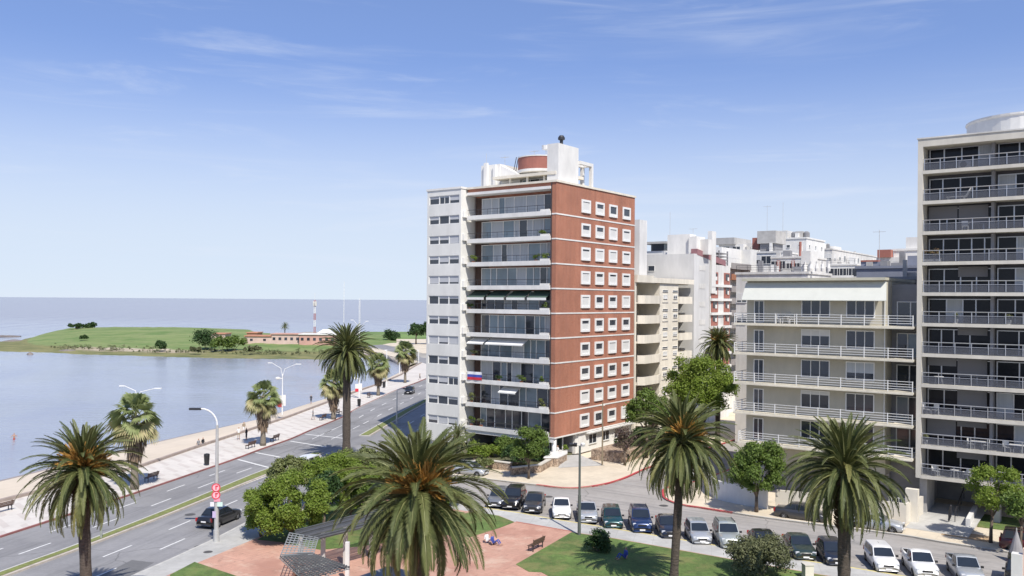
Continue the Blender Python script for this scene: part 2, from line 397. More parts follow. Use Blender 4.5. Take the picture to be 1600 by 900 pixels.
M_sand = mat('beach_sand', (0.58, 0.50, 0.40), 0.95, 0.05, 0.7, bump=0.25, var2=0.06, scale2=0.1, bscale=2)
M_wets = mat('wet_sand', (0.30, 0.235, 0.19), 0.45, 0.08, 0.5, var2=0.1)
M_spitg = mat('spit_grass', (0.14, 0.215, 0.06), 0.95, 0.25, 0.10, detail=9, var2=0.2, scale2=0.03, stretch=(1, 2.5, 1))
M_moss = mat('shore_moss', (0.15, 0.155, 0.055), 0.95, 0.22, 0.2, detail=8, var2=0.25, scale2=0.04)
M_rock = mat('shore_rock', (0.19, 0.165, 0.15), 0.9, 0.35, 0.8, bump=0.7)
M_terra = mat('clay_court', (0.48, 0.20, 0.13), 0.9, 0.15, 0.2)

def promenade_mat():
    m = mat('promenade_paving', (0.57, 0.535, 0.49), 0.9, 0.07, 1.0, var2=0.06)
    nt = m.node_tree; N = nt.nodes; L = nt.links; b = N['Principled BSDF']
    src = b.inputs['Base Color'].links[0].from_socket
    tcn = N.new('ShaderNodeTexCoord'); mp = N.new('ShaderNodeMapping'); mp.inputs['Rotation'].default_value = (0, 0, R_(12)); L.new(tcn.outputs['Object'], mp.inputs[0])
    sp = N.new('ShaderNodeSeparateXYZ'); L.new(mp.outputs[0], sp.inputs[0])
    def m2(op, a, bb):
        n = N.new('ShaderNodeMath'); n.operation = op
        for i, v in ((0, a), (1, bb)):
            if isinstance(v, (int, float)): n.inputs[i].default_value = v
            else: L.new(v, n.inputs[i])
        return n.outputs[0]
    # slanted bands of darker tiles in a staggered pattern
    u = m2('ADD', m2('MULTIPLY', sp.outputs[1], 0.42), m2('MULTIPLY', sp.outputs[0], 0.30))
    v = m2('MULTIPLY', sp.outputs[0], 0.33)
    st = m2('MULTIPLY', m2('FLOOR', v, 0), 0.37)
    a = m2('LESS_THAN', m2('FRACT', m2('ADD', u, st), 0), 0.30)
    c = m2('LESS_THAN', m2('FRACT', v, 0), 0.82)
    k = m2('MULTIPLY', m2('MULTIPLY', a, c), 0.36)
    mx = N.new('ShaderNodeMix'); mx.data_type = 'RGBA'; L.new(k, mx.inputs[0]); L.new(src, mx.inputs[6]); mx.inputs[7].default_value = (0.40, 0.34, 0.31, 1)
    L.new(mx.outputs[2], b.inputs['Base Color']); return m
M_prom = promenade_mat()

def water_mat():
    m = bpy.data.materials.new('sea_water'); m.use_nodes = True
    nt = m.node_tree; N = nt.nodes; L = nt.links; b = N['Principled BSDF']
    b.inputs['Roughness'].default_value = 0.16; b.inputs['IOR'].default_value = 1.33; b.inputs['Specular IOR Level'].default_value = 0.5
    geo = N.new('ShaderNodeNewGeometry'); sp = N.new('ShaderNodeSeparateXYZ'); L.new(geo.outputs['Position'], sp.inputs[0])
    # muddy estuary: browner and deeper offshore beyond the spit, pale and calm in the bay
    far = N.new('ShaderNodeMapRange'); far.inputs[1].default_value = 330; far.inputs[2].default_value = 900; L.new(sp.outputs[1], far.inputs[0])
    no = N.new('ShaderNodeTexNoise'); no.inputs['Scale'].default_value = 0.012; no.inputs['Detail'].default_value = 5
    mp0 = N.new('ShaderNodeMapping'); mp0.inputs['Scale'].default_value = (0.35, 1.6, 1); L.new(geo.outputs['Position'], mp0.inputs[0]); L.new(mp0.outputs[0], no.inputs['Vector'])
    mx = N.new('ShaderNodeMix'); mx.data_type = 'RGBA'; mx.inputs[6].default_value = (0.30, 0.32, 0.37, 1); mx.inputs[7].default_value = (0.175, 0.155, 0.20, 1)
    L.new(far.outputs[0], mx.inputs[0])
    rp = N.new('ShaderNodeMapRange'); rp.inputs[1].default_value = 0.3; rp.inputs[2].default_value = 0.7; rp.inputs[3].default_value = 0.88; rp.inputs[4].default_value = 1.12
    L.new(no.outputs['Fac'], rp.inputs[0])
    sc = N.new('ShaderNodeVectorMath'); sc.operation = 'SCALE'; L.new(mx.outputs[2], sc.inputs[0]); L.new(rp.outputs[0], sc.inputs['Scale'])
    L.new(sc.outputs[0], b.inputs['Base Color'])
    n1 = N.new('ShaderNodeTexNoise'); n1.inputs['Scale'].default_value = 0.5; n1.inputs['Detail'].default_value = 6; n1.inputs['Roughness'].default_value = 0.6
    mp = N.new('ShaderNodeMapping'); mp.inputs['Rotation'].default_value = (0, 0, R_(-20)); mp.inputs['Scale'].default_value = (0.35, 1.3, 1); L.new(geo.outputs['Position'], mp.inputs[0]); L.new(mp.outputs[0], n1.inputs['Vector'])
    # long low swell lines running in to the beach
    wv = N.new('ShaderNodeTexWave'); wv.inputs['Scale'].default_value = 0.012; wv.inputs['Distortion'].default_value = 9; wv.inputs['Detail'].default_value = 3; wv.inputs['Detail Scale'].default_value = 0.5
    mp2 = N.new('ShaderNodeMapping'); mp2.inputs['Rotation'].default_value = (0, 0, R_(-18)); L.new(geo.outputs['Position'], mp2.inputs[0]); L.new(mp2.outputs[0], wv.inputs['Vector'])
    ad = N.new('ShaderNodeMath'); ad.operation = 'MULTIPLY_ADD'; ad.inputs[1].default_value = 4.5; L.new(wv.outputs['Fac'], ad.inputs[0]); L.new(n1.outputs['Fac'], ad.inputs[2])
    bp = N.new('ShaderNodeBump'); bp.inputs['Strength'].default_value = 0.30; bp.inputs['Distance'].default_value = 0.5; L.new(ad.outputs[0], bp.inputs['Height']); L.new(bp.outputs[0], b.inputs['Normal'])
    return m
M_sea = water_mat()
def spit_mat():
    # zones of the shore by height: wet moss at the waterline, a broken sand bank, then grass
    m = bpy.data.materials.new('spit_ground'); m.use_nodes = True; nt = m.node_tree; N = nt.nodes; L = nt.links; b = N['Principled BSDF']; b.inputs['Roughness'].default_value = .95
    geo = N.new('ShaderNodeNewGeometry'); sp = N.new('ShaderNodeSeparateXYZ'); L.new(geo.outputs['Position'], sp.inputs[0])
    def noise(sc, det, st=(1, 1, 1)):
        mp = N.new('ShaderNodeMapping'); mp.inputs['Scale'].default_value = st; L.new(geo.outputs['Position'], mp.inputs[0])
        n = N.new('ShaderNodeTexNoise'); n.inputs['Scale'].default_value = sc; n.inputs['Detail'].default_value = det; n.inputs['Roughness'].default_value = .65; L.new(mp.outputs[0], n.inputs['Vector']); return n.outputs['Fac']
    def ma(op, a, c):
        n = N.new('ShaderNodeMath'); n.operation = op
        for i, v in ((0, a), (1, c)):
            if isinstance(v, (int, float)): n.inputs[i].default_value = v
            else: L.new(v, n.inputs[i])
        return n.outputs[0]
    def step(v, lo, hi):
        r = N.new('ShaderNodeMapRange'); r.interpolation_type = 'SMOOTHSTEP'; r.inputs[1].default_value = lo; r.inputs[2].default_value = hi; L.new(v, r.inputs[0]); return r.outputs[0]
    def mix(f, a, c):
        n = N.new('ShaderNodeMix'); n.data_type = 'RGBA'; L.new(f, n.inputs[0])
        for i, v in ((6, a), (7, c)):
            if isinstance(v, tuple): n.inputs[i].default_value = (*v, 1)
            else: L.new(v, n.inputs[i])
        return n.outputs[2]
    fine = noise(.12, 8, (1, 2, 1)); big = noise(.03, 4, (1, 2.5, 1))
    z = ma('ADD', sp.outputs[2], ma('MULTIPLY', ma('SUBTRACT', fine, .5), .9))
    moss = mix(step(fine, .35, .65), (.11, .125, .04), (.23, .215, .085)); sand = mix(step(fine, .40, .58), (.52, .44, .34), (.28, .23, .15))
    fine2 = noise(.35, 9, (1, 3, 1)); grass = mix(step(big, .38, .62), (.105, .18, .042), (.20, .25, .085)); grass = mix(ma('MULTIPLY', step(fine2, .52, .66), .7), grass, (.085, .12, .04)); grass = mix(step(fine, .44, .66), grass, (.20, .235, .09))
    c = mix(step(z, -1.12, -.98), moss, sand); gz = step(z, -.72, -.45); east = step(sp.outputs[0], -128, -112)
    thin = ma('MAXIMUM', ma('MULTIPLY', east, step(big, .30, .48)), step(sp.outputs[0], -158, -176)); c = mix(thin, c, moss); c = mix(gz, c, grass); L.new(c, b.inputs['Base Color']); return m
M_spit = spit_mat()

SEA = -1.5
mb = MB(); rr = [30, 60, 100, 160, 260, 420, 700, 1200, 2500, 6000, 15000, 30000]; na = 72
mb.lathe((0, 0, SEA), [(r, 0.0) for r in rr], na); 
mb2 = MB(); mb2.v = mb.v; mb2.f = mb.f[:(len(rr) - 1) * na] + [mb.f[-2]]; mb2.m = [0] * len(mb2.f)
structure(mb2.build('sea', M_sea))

def detail(m, fn):
    nt = m.node_tree; N = nt.nodes; L = nt.links; b = N['Principled BSDF']; src = b.inputs['Base Color'].links[0].from_socket
    tcn = N.new('ShaderNodeTexCoord'); obj = tcn.outputs['Object']
    def noise(sc, det, st=(1, 1, 1), rz=0.0):
        mp = N.new('ShaderNodeMapping'); mp.inputs['Scale'].default_value = st; mr = N.new('ShaderNodeMapping'); mr.inputs['Rotation'].default_value = (0, 0, rz); L.new(obj, mr.inputs[0]); L.new(mr.outputs[0], mp.inputs[0])
        n = N.new('ShaderNodeTexNoise'); n.inputs['Scale'].default_value = sc; n.inputs['Detail'].default_value = det; n.inputs['Roughness'].default_value = .65; L.new(mp.outputs[0], n.inputs['Vector']); return n.outputs['Fac']
    def step(v, lo, hi, a=0.0, c=1.0):
        r = N.new('ShaderNodeMapRange'); r.interpolation_type = 'SMOOTHSTEP'; r.inputs[1].default_value = lo; r.inputs[2].default_value = hi; r.inputs[3].default_value = a; r.inputs[4].default_value = c; L.new(v, r.inputs[0]); return r.outputs[0]
    def mul(a, c):
        n = N.new('ShaderNodeMath'); n.operation = 'MULTIPLY'
        for i, v in ((0, a), (1, c)):
            if isinstance(v, (int, float)): n.inputs[i].default_value = v
            else: L.new(v, n.inputs[i])
        return n.outputs[0]
    def mix(f, a, c):
        n = N.new('ShaderNodeMix'); n.data_type = 'RGBA'; L.new(f, n.inputs[0])
        for i, v in ((6, a), (7, c)):
            if isinstance(v, tuple): n.inputs[i].default_value = (*v, 1)
            else: L.new(v, n.inputs[i])
        return n.outputs[2]
    def cells(sc, wd):
        no = N.new('ShaderNodeTexNoise'); no.inputs['Scale'].default_value = .6; no.inputs['Detail'].default_value = 4; L.new(obj, no.inputs['Vector'])
        ad = N.new('ShaderNodeVectorMath'); ad.operation = 'ADD'; L.new(obj, ad.inputs[0]); L.new(no.outputs['Color'], ad.inputs[1])
        v = N.new('ShaderNodeTexVoronoi'); v.feature = 'DISTANCE_TO_EDGE'; v.inputs['Scale'].default_value = sc; L.new(ad.outputs[0], v.inputs['Vector']); return step(v.outputs['Distance'], 0.0, wd, 1.0, 0.0)
    def tiles(sz, rz, wd):
        mr = N.new('ShaderNodeMapping'); mr.inputs['Rotation'].default_value = (0, 0, rz); L.new(obj, mr.inputs[0])
        br = N.new('ShaderNodeTexBrick'); br.inputs['Scale'].default_value = 1.0; br.inputs['Brick Width'].default_value = sz; br.inputs['Row Height'].default_value = sz; br.offset = 0.0
        br.inputs['Mortar Size'].default_value = wd; br.inputs['Color1'].default_value = (0, 0, 0, 1); br.inputs['Color2'].default_value = (.4, .4, .4, 1); br.inputs['Mortar'].default_value = (1, 1, 1, 1); L.new(mr.outputs[0], br.inputs['Vector'])
        sx = N.new('ShaderNodeSeparateColor'); L.new(br.outputs['Color'], sx.inputs[0]); return sx.outputs[0]
    L.new(fn(src, noise, step, mul, mix, cells, tiles), b.inputs['Base Color'])
def d_road(rz):
    def fn(src, noise, step, mul, mix, cells, tiles):
        c = mix(mul(step(noise(1.0, 4, (1.1, .05, 1), rz), .45, .68), .42), src, (.115, .115, .12))           # tyre tracks and oil
        c = mix(mul(step(noise(.09, 3), .52, .60), .30), c, (.30, .295, .29))                                   # bleached areas
        c = mix(mul(mul(cells(.13, .010), step(noise(.06, 2), .40, .55)), .55), c, (.07, .07, .07))             # cracks
        return mix(mul(step(noise(2.6, 6), .66, .74), .35), c, (.08, .08, .08))
    return fn
detail(M_asph, d_road(R_(13))); detail(M_asph2, d_road(R_(-57)))
def d_plaza(src, noise, step, mul, mix, cells, tiles):
    c = mix(mul(tiles(.42, R_(33), .03), .30), src, (.36, .22, .17)); c = mix(mul(step(noise(.22, 5), .46, .66), .75), c, (.37, .185, .135)); c = mix(mul(step(noise(.5, 6), .52, .68), .6), c, (.58, .43, .33)); c = mix(mul(step(noise(1.7, 7), .58, .66), .45), c, (.27, .16, .12))
    c = mix(mul(tiles(4.2, R_(33), .05), .22), c, (.30, .19, .15))
    return mix(step(noise(5.5, 3), .68, .70), c, (.14, .10, .06))
detail(M_brickp, d_plaza)
def d_lawn(src, noise, step, mul, mix, cells, tiles):
    c = mix(mul(step(noise(.35, 6), .47, .64), .75), src, (.20, .195, .07)); c = mix(mul(step(noise(1.6, 7), .52, .68), .5), c, (.06, .105, .025))
    return mix(mul(step(noise(.8, 8), .66, .72), .7), c, (.22, .17, .09))
detail(M_lawn, d_lawn)
def d_walk(rz, dark):
    def fn(src, noise, step, mul, mix, cells, tiles):
        c = mix(mul(tiles(1.5, rz, .03), .28), src, dark); c = mix(mul(step(noise(.5, 6), .52, .70), .30), c, dark)
        return mix(mul(step(noise(3.0, 5), .68, .74), .4), c, dark)
    return fn
detail(M_path, d_walk(R_(13), (.25, .24, .22))); detail(M_tan, d_walk(R_(36), (.36, .30, .22)))

def d_rubble(src, noise, step, mul, mix, cells, tiles):
    c = mix(step(noise(1.9, 2), .40, .62), src, (.46, .36, .27)); c = mix(step(noise(2.7, 3), .55, .66), c, (.20, .13, .09))
    return mix(mul(cells(2.4, .10), .8), c, (.09, .07, .055))
detail(M_stone, d_rubble)
# polylines (world metres), near to far
K1 = [(-49.5, 30), (-44.6, 50)] + [G(*p) for p in [(0, 840.7), (208, 773), (360, 721), (408, 703), (454, 687), (488, 672), (534, 653), (560, 638), (594, 622), (620, 610), (664, 593)]] + [(-20.0, 228), (-23.5, 252)] + [G(653, 565), G(640, 558.7), G(620, 550.7), G(593, 544), (-80, 385), (-130, 420)]
WL = [(-62, 20), (-55, 52)] + [G(*p) for p in [(0, 786), (216, 732), (300, 703), (400, 670), (450, 653), (537, 620), (600, 598), (625, 587), (646, 574), (657, 568)]]
MT = [(-43.5, 30), (-38.2, 48)] + [G(*p) for p in [(0, 895), (117, 853.5), (260, 797.4), (400, 739.6)]] + [(-24.4, 107), (-21.2, 120), (-20.0, 131.8), (-18.6, 147), (-16.2, 168), (-14, 205)]
MB_ = [(-42.2, 30), (-36.9, 48)] + [G(*p) for p in [(14.6, 900), (140, 853.5), (260, 807), (400, 749.7)]] + [(-22.9, 107), (-19.6, 120), (-18.4, 131.8), (-17.0, 147), (-14.7, 168), (-12.6, 205)]
K2 = [(-33.5, 30), (-29, 46), (-25.6, 59.5), (-24.6, 63), (-23.2, 68.6), (-22.0, 75.3), (-20.3, 83), (-18.9, 88.3)]
K2b = [(-14.6, 106), (-12.6, 118), (-10.8, 132), (-9.2, 147), (-6.8, 168), (-5, 205)]
FARR = [(-4.5, 228), (-8, 258)] + [G(659, 558.7), G(646.7, 550.7), G(618.7, 543), G(592, 537.5), (-80, 398), (-130, 440)]

# land: one sheet out to the horizon on the landward side
land = WL + [G(630, 565), G(612, 556), (-50, 322), (-56, 345), (-70, 380), (-120, 430), (-118, 500), (-52, 506), (40, 560), (300, 900), (2500, 4000), (9000, 9000), (9000, -600), (-140, -600), (-90, -60)]
structure(MB().prism(land, -3.0, -0.03).build('ground', mat('city_ground', (0.33, 0.31, 0.27), 0.95, 0.15, 0.4, var2=0.15)))

road = K1 + [(-132, 446)] + FARR[::-1] + K2b[::-1] + [(-8, 100), (20, 86), (60, 60), (60, 20), (-33, 20), (-50, 20)]
structure(MB().prism(K1 + [(-131, 441)] + FARR[::-1] + K2b[::-1] + [(-16.6, 97)] + K2[::-1], -0.02, 0.0).build('road', M_asph))
street = [(-18.9, 88.3), (-16.6, 97), (-14.6, 106)] + [RB.w(30, 140), (200, 140), (200, -20), (60, 20), (10, 62)]
structure(MB().prism([(-18.9, 88.3), (-16.6, 97), (-14.6, 106), RB.w(-10, 140), RB.w(40, 140), (90, 90), (90, 20), (-18, 20)], -0.025, -0.004).build('side_street', M_asph2))

# promenade, beach
Kp = K1[:-6]
prom = WL + [(-24.5, 262)] + Kp[::-1]
structure(MB().prism(WL + [G(654, 565.6)] + Kp[::-1], -0.01, 0.13).build('promenade', M_prom))
mb = MB(); ribbon(mb, smooth_line(Kp, 3), 0.20, 0.0, 0.137)
structure(mb.build('promenade_kerb', mat('faded_red_kerb', (0.27, 0.11, 0.10), .85, .35, .35)))
mb = MB(); ribbon(mb, offset(WL, -0.02), -0.34, 0.0, 0.42)
tag(mb.build('sea_wall', mat('sea_wall_stone', (0.33, 0.27, 0.235), 0.9, 0.2, 1.2)), 'low brownish stone wall running between the beach sand and the promenade', 'wall')
WBL = [(-75, 30), (-66, 62)] + [G(*p, SEA) for p in [(0, 750), (231, 693), (302, 677), (380, 660), (408, 654), (470, 634), (512, 622), (560, 608), (584, 601), (612, 588)]] + [(-31.5, 244), (-33.5, 266)]
def resample(poly, n):
    P = [Vector(p) for p in poly]; d = [0]
    for a, b in zip(P, P[1:]): d.append(d[-1] + (b - a).length)
    out = []
    for k in range(n):
        t = d[-1] * k / (n - 1); i = max(j for j in range(len(d)) if d[j] <= t + 1e-9); i = min(i, len(P) - 2)
        out.append(tuple(P[i].lerp(P[i + 1], (t - d[i]) / (d[i + 1] - d[i]))))
    return out
A = resample(WBL, 60); B = resample(WL, 60); mb = MB()
prof = [(-0.9, -2.6), (-0.25, -1.75), (0.0, SEA - 0.02), (0.10, -1.30), (0.30, -1.0), (0.65, -0.62), (1.0, -0.40)]
grid = []
for i, (a, b) in enumerate(zip(A, B)):
    a = Vector(a); b = Vector(b)
    grid.append([(*(a + (b - a) * t), z + (0.04 * math.sin(i * 1.7 + t * 9) if 0.2 < t < 0.9 else 0)) for t, z in prof])
for i in range(59):
    for j in range(len(prof) - 1):
        mb.quad(grid[i][j], grid[i][j + 1], grid[i + 1][j + 1], grid[i + 1][j], 1 if j < 3 else 0)
structure(mb.build('beach', [M_sand, M_wets], smooth=True))
be = [G(640, 571), G(618, 559), G(596, 552.5), (-62, 345)]
bw = [(-31.5, 244), (-33.5, 266), G(598, 556.5, SEA), (-62, 305)]
A = resample(bw, 16); B = resample(be, 16); mb = MB()
for i in range(15):
    for (t0, z0), (t1, z1), mi in [((-0.5, -2.4), (0.0, -1.52), 1), ((0.0, -1.52), (0.35, -0.9), 1), ((0.35, -0.9), (1.0, -0.02), 0)]:
        q = lambda k, t: tuple(Vector(A[k]) + (Vector(B[k]) - Vector(A[k])) * t)
        mb.quad((*q(i, t0), z0), (*q(i, t1), z1), (*q(i + 1, t1), z1), (*q(i + 1, t0), z0), mi)
structure(mb.build('bay_beach', [M_sand, M_wets]))
structure(MB().prism([G(654, 565), G(640, 560.2), G(620, 552), G(593, 546), (-62, 350)] + [(-63, 346), G(596, 552.4), G(618, 558.8), G(640, 570.8)], 0.02, 0.06).build('bay_path', M_tan))
structure(MB().prism([G(590, 537), G(618, 541.5), G(660, 552), G(680, 553), G(700, 530), G(592, 530)], -0.02, 0.03).build('far_pavement', M_tan))
structure(MB().prism([G(560, 530), G(592, 529.5), G(700, 529.5), G(720, 519), G(560, 519)], -0.02, 0.25).build('far_grass', M_spitg))

# grassy spit across the bay: a height field
cols = list(range(-330, -90, 20)) + list(range(-90, 621, 10)); rnd = random.Random(3)
def lerp_tab(tab, x):
    for (a, va), (b, vb) in zip(tab, tab[1:]):
        if a <= x <= b: return va + (vb - va) * (x - a) / (b - a)
    return tab[-1][1] if x > tab[-1][0] else tab[0][1]
WLY = [(-330, 543), (-90, 547.5), (0, 549), (75, 551), (125, 554), (200, 556), (300, 559), (400, 561), (500, 562), (560, 560.5), (600, 556), (620, 554)]
CRZ = [(-330, -3.2), (-200, -1.5), (-90, -1.12), (0, -1.08), (35, -1.06), (48, -0.2), (70, 1.0), (100, 2.3), (125, 3.3), (200, 4.0), (300, 4.3), (380, 3.4), (430, 2.2), (620, 1.2)]
rows = [-12, 0, 6, 12, 20, 28, 38, 55, 75, 100, 130, 160, 190, 220]
shape = [-1, -0.99, 0, .02, .05, .10, .22, .42, .62, .85, 1.0, 0.85, 0.3, -1]
grid = []
for i, px in enumerate(cols):
    Yw = G(px, lerp_tab(WLY, px), SEA)[1]; cz = lerp_tab(CRZ, px); rowv = []
    for j, (d, sh) in enumerate(zip(rows, shape)):
        Y = Yw + d * (1.0 if px < 400 else 0.85) * lerp_tab([(-330, .25), (25, .36), (110, 1.0), (620, 1.0)], px) + rnd.uniform(-1, 1) * (1.2 if 0 < j < 6 else 0)
        base = -1.25
        z = (-2.6 if sh == -1 else -1.56 if sh < -0.9 else base + (cz - base) * sh + rnd.uniform(-.12, .12) * (1 if j > 2 else 0.3))
        rowv.append((PX(px, Y), Y, z))
    grid.append(rowv)
mb = MB()
for i in range(len(cols) - 1):
    for j in range(len(rows) - 1):
        px = cols[i]
        if j < 3: mi = 1
        elif j < 6 and 30 < px < 330: mi = 2 if (rnd.random() < (0.75 if j < 5 else 0.45)) else 1
        elif px <= 30: mi = 3 if rnd.random() < 0.5 else 1
        elif px > 330 and j < 6: mi = 1 if rnd.random() < 0.85 else 2
        else: mi = 0
        mb.quad(grid[i][j], grid[i + 1][j], grid[i + 1][j + 1], grid[i][j + 1], mi)
mb.m = [0] * len(mb.m)
structure(mb.build('spit_terrain', [M_spit], smooth=True))

# median, markings
mb = MB(); Ys = [30 + i * 3.5 for i in range(51)]
mtl = [(xi(MT, y), y) for y in Ys]; mbl = [(xi(MB_, y), y) for y in Ys]
SEG = [(0, 22), (26, 50)]                # the median breaks at the crossing
for i0, i1 in SEG:
    ribbon(mb, mtl[i0:i1 + 1], -0.22, 0.0, 0.13, 0); ribbon(mb, mbl[i0:i1 + 1], 0.26, 0.0, 0.13, 1)
    L1 = offset(mtl[i0:i1 + 1], -0.22); R1 = offset(mbl[i0:i1 + 1], 0.26)
    mb.strip(L1, R1, 0.15, 2)
    mb.quad((*mtl[i0], 0), (*mtl[i0], .13), (*mbl[i0], .13), (*mbl[i0], 0), 0); mb.quad((*mtl[i1], 0), (*mbl[i1], 0), (*mbl[i1], .13), (*mtl[i1], .13), 0)
structure(mb.build('median_verge', [M_kerb, mat('median_kerb', (0.46, 0.41, 0.35), 0.9, 0.2, 1.5), M_verge]))
mb = MB()
def dash(poly_a, poly_b, f, Y0, Y1, on, gap, w=0.13, mi=0):
    Y = Y0
    while Y < Y1:
        y2 = min(Y + on, Y1); xs = [xi(poly_a, y) * (1 - f) + xi(poly_b, y) * f for y in (Y, y2)]
        mb.quad((xs[0] - w / 2, Y, .006), (xs[0] + w / 2, Y, .006), (xs[1] + w / 2, y2, .006), (xs[1] - w / 2, y2, .006), mi); Y = y2 + gap
K1m = K1[:-6]
for f, ph in ((0.34, 0), (0.67, 1.5)):
    dash(K1m, MT, f, 40 + ph, 100, 3.0, 4.6, .15); dash(K1m, MT, f, 123 + ph, 225, 3.2, 5.2, .16)
K2all = K2 + [(-16.6, 97)] + K2b
for f, ph in ((0.36, 1.0), (0.70, 3.0)):
    dash(MB_, K2all, f, 40 + ph, 105, 3.0, 4.6, .15); dash(MB_, K2all, f, 124 + ph, 200, 3.2, 5.2, .16)
dash(K1m, MT, 0.34, 118, 131, 13, 1, .13); dash(K1m, MT, 0.67, 118, 131, 13, 1, .13)
dash(MB_, K2all, 0.03, 30, 108, 90, 1, .12)
for p, q in (((376, 719), (418, 730)), ((404, 708), (436, 714)), ((458, 690), (508, 698)), ((482, 679), (538, 685))):
    a = Vector(G(*p)); b = Vector(G(*q)); t = (b - a).normalized(); nrm = Vector((-t.y, t.x)) * 0.16
    a = a - t * 0.6; b = b + t * 0.2
    mb.quad((*(a - nrm), .007), (*(b - nrm), .007), (*(b + nrm), .007), (*(a + nrm), .007))
structure(mb.build('road_markings', [M_mark]))
structure(MB().prism([G(150, 903), G(206, 875), G(241, 879), G(205, 900), G(190, 915)], 0.002, 0.0045).build('road_patch', M_asphd))

# pavements and plaza
PK = [(-13.6, 86.7)] + [G(*p) for p in [(773, 797.5), (818, 804), (860, 812), (905, 819), (960, 828), (1100, 851), (1244, 876), (1316, 886.5)]] + [(40, 52.3), (60, 39.5)]
corner = [(-18.9, 88.3), (-17.9, 89.6), (-16.2, 89.2), (-13.6, 86.7)]
structure(MB().prism(K2 + corner[1:3] + PK + [(60, 16), (-36, 16)], -0.01, 0.13).build('plaza_pavement', M_path))
mb = MB(); ribbon(mb, PK, -0.22, 0.0, 0.137); structure(mb.build('parking_kerb', M_kerby))
mb = MB(); ribbon(mb, K2 + corner[1:], -0.2, 0.0, 0.137); structure(mb.build('avenue_kerb', M_kerb))
RK = smooth_line([(-13.6, 104), (-12.6, 99.2), (-9.5, 95.9), (-2.6, 92.1), (2.6, 89.4), (5, 88.1), (6.9, 88.1), (9.7, 90), (12.1, 93), (14.8, 97.6), RB.w(10.3, 5), RB.w(10.3, 20), RB.w(10.3, 120)])
structure(MB().prism(RK + [RB.w(-60, 120), (-5, 205), (-6.6, 168), (-9, 147), (-10.6, 132), (-12.4, 118)], -0.01, 0.13).build('corner_pavement', M_tan))
mb = MB(); i0 = 16; ribbon(mb, RK[:i0 + 1], 0.2, 0, 0.137, 1); ribbon(mb, RK[i0:], 0.24, 0, 0.139, 0)
structure(mb.build('corner_kerb', [M_kerbr, M_kerb]))
RR = smooth_line([RB.w(17.8, 130), RB.w(17.8, 30), RB.w(17.8, 3), (15.9, 88.7), (14.9, 85.7), (14.8, 83.3), (15.8, 81.2), (17.5, 80.0), (19.9, 78.2), (23.0, 76.1), (31.6, 71.3), (36.9, 67.2), (62, 50.5)])
structure(MB().prism(RR + [(130, 50.5), (130, 160), (110, 190)], -0.01, 0.13).build('street_pavement', M_tan))
mb = MB(); ribbon(mb, RR[:33], 0.24, 0, 0.139, 0); ribbon(mb, RR[32:], 0.2, 0, 0.137, 1)
structure(mb.build('street_kerb', [M_kerbr, M_kerb]))

PIl = [(-1.0, 76.4), (0.4, 74.2), (5.0, 71.2), (8.3, 69.4), (16.0, 64.2), (24, 59), (40, 48.7)]
structure(MB().prism([(-30, 35), (-26.6, 48), (-23.2, 59.5), (-20, 68.5), (-17.3, 79), (-14.6, 83.6)] + PIl + [(40, 20), (-30, 20)], 0.10, 0.136).build('plaza_brick_paving', M_brickp))
lawns = [
    [G(893, 834.5), (8.3, 69.2), (16, 64.0), (24, 58.8), (40, 48.4), (40, 22), (6, 40), G(862, 906), G(846, 897.5), G(826, 896.5), G(806, 885)],
    [G(690, 815), G(740, 801), G(779, 808.5), G(804, 818.4), G(782, 827), G(735, 842), G(690, 838)],
    [G(266, 901), G(304, 881), G(372, 904), G(430, 940), G(400, 1000), G(240, 1000)],
    [(-19, 72), (-17.1, 79), (-14.5, 83.2), (-4, 77.4), G(690, 838), G(560, 857), G(500, 862), G(440, 850), G(402, 846)],
    [G(880, 925), G(1010, 925), G(1010, 990), G(860, 990)]]
mb = MB()
for i, p in enumerate(lawns[:4]): mb.prism(p, 0.10 + .002 * i, 0.155 - .004 * i)
structure(mb.build('lawn', M_lawn))
mb = MB(); ribbon(mb, PIl[1:3], 0.25, 0.1, 0.141)
structure(mb.build('paving_edge', mat('red_edging', (.38, .15, .11), .9, .15, 1.5)))
# ------------------------------------------------------------------ buildings
def win_mesh(w, h, t=0.12, proud=0.12, mats=None, sill=True):
    """square white surround standing proud of a wall whose outer face is local y=0 (outside is -y)"""
    m = MB()
    m.box(-w/2, -w/2 + t, -proud, .05, 0, h); m.box(w/2 - t, w/2, -proud, .05, 0, h)
    m.box(-w/2 + t, w/2 - t, -proud, .05, h - t, h); m.box(-w/2 + t, w/2 - t, -proud - (.06 if sill else 0), .05, 0, t)
    return m.mesh('window', mats or [M_frame])
def pane_mesh(w, h, t, cover, mull=1, rnd=random, shut=None, low=False):
    """glass inside a surround, a blind or shutter drawn over part of it"""
    m = MB(); x0, x1, z0, z1 = -w/2 + t, w/2 - t, t, h - t
    m.box(x0, x1, -.02, .04, z0, z1, 0)
    if cover > 0:
        zc = z1 - (z1 - z0) * cover
        if low: m.box(x0 + .01, x1 - .01, -.045, -.025, z0, z0 + (z1 - z0) * cover, 1)
        else: m.box(x0 + .01, x1 - .01, -.045, -.025, zc, z1, 1)
    for k in range(1, mull + 1):
        x = x0 + (x1 - x0) * k / (mull + 1); m.box(x - .035, x + .035, -.055, -.022, z0, z1, 2)
    return m.mesh('pane', [M_glass, shut or M_shut, M_frame])
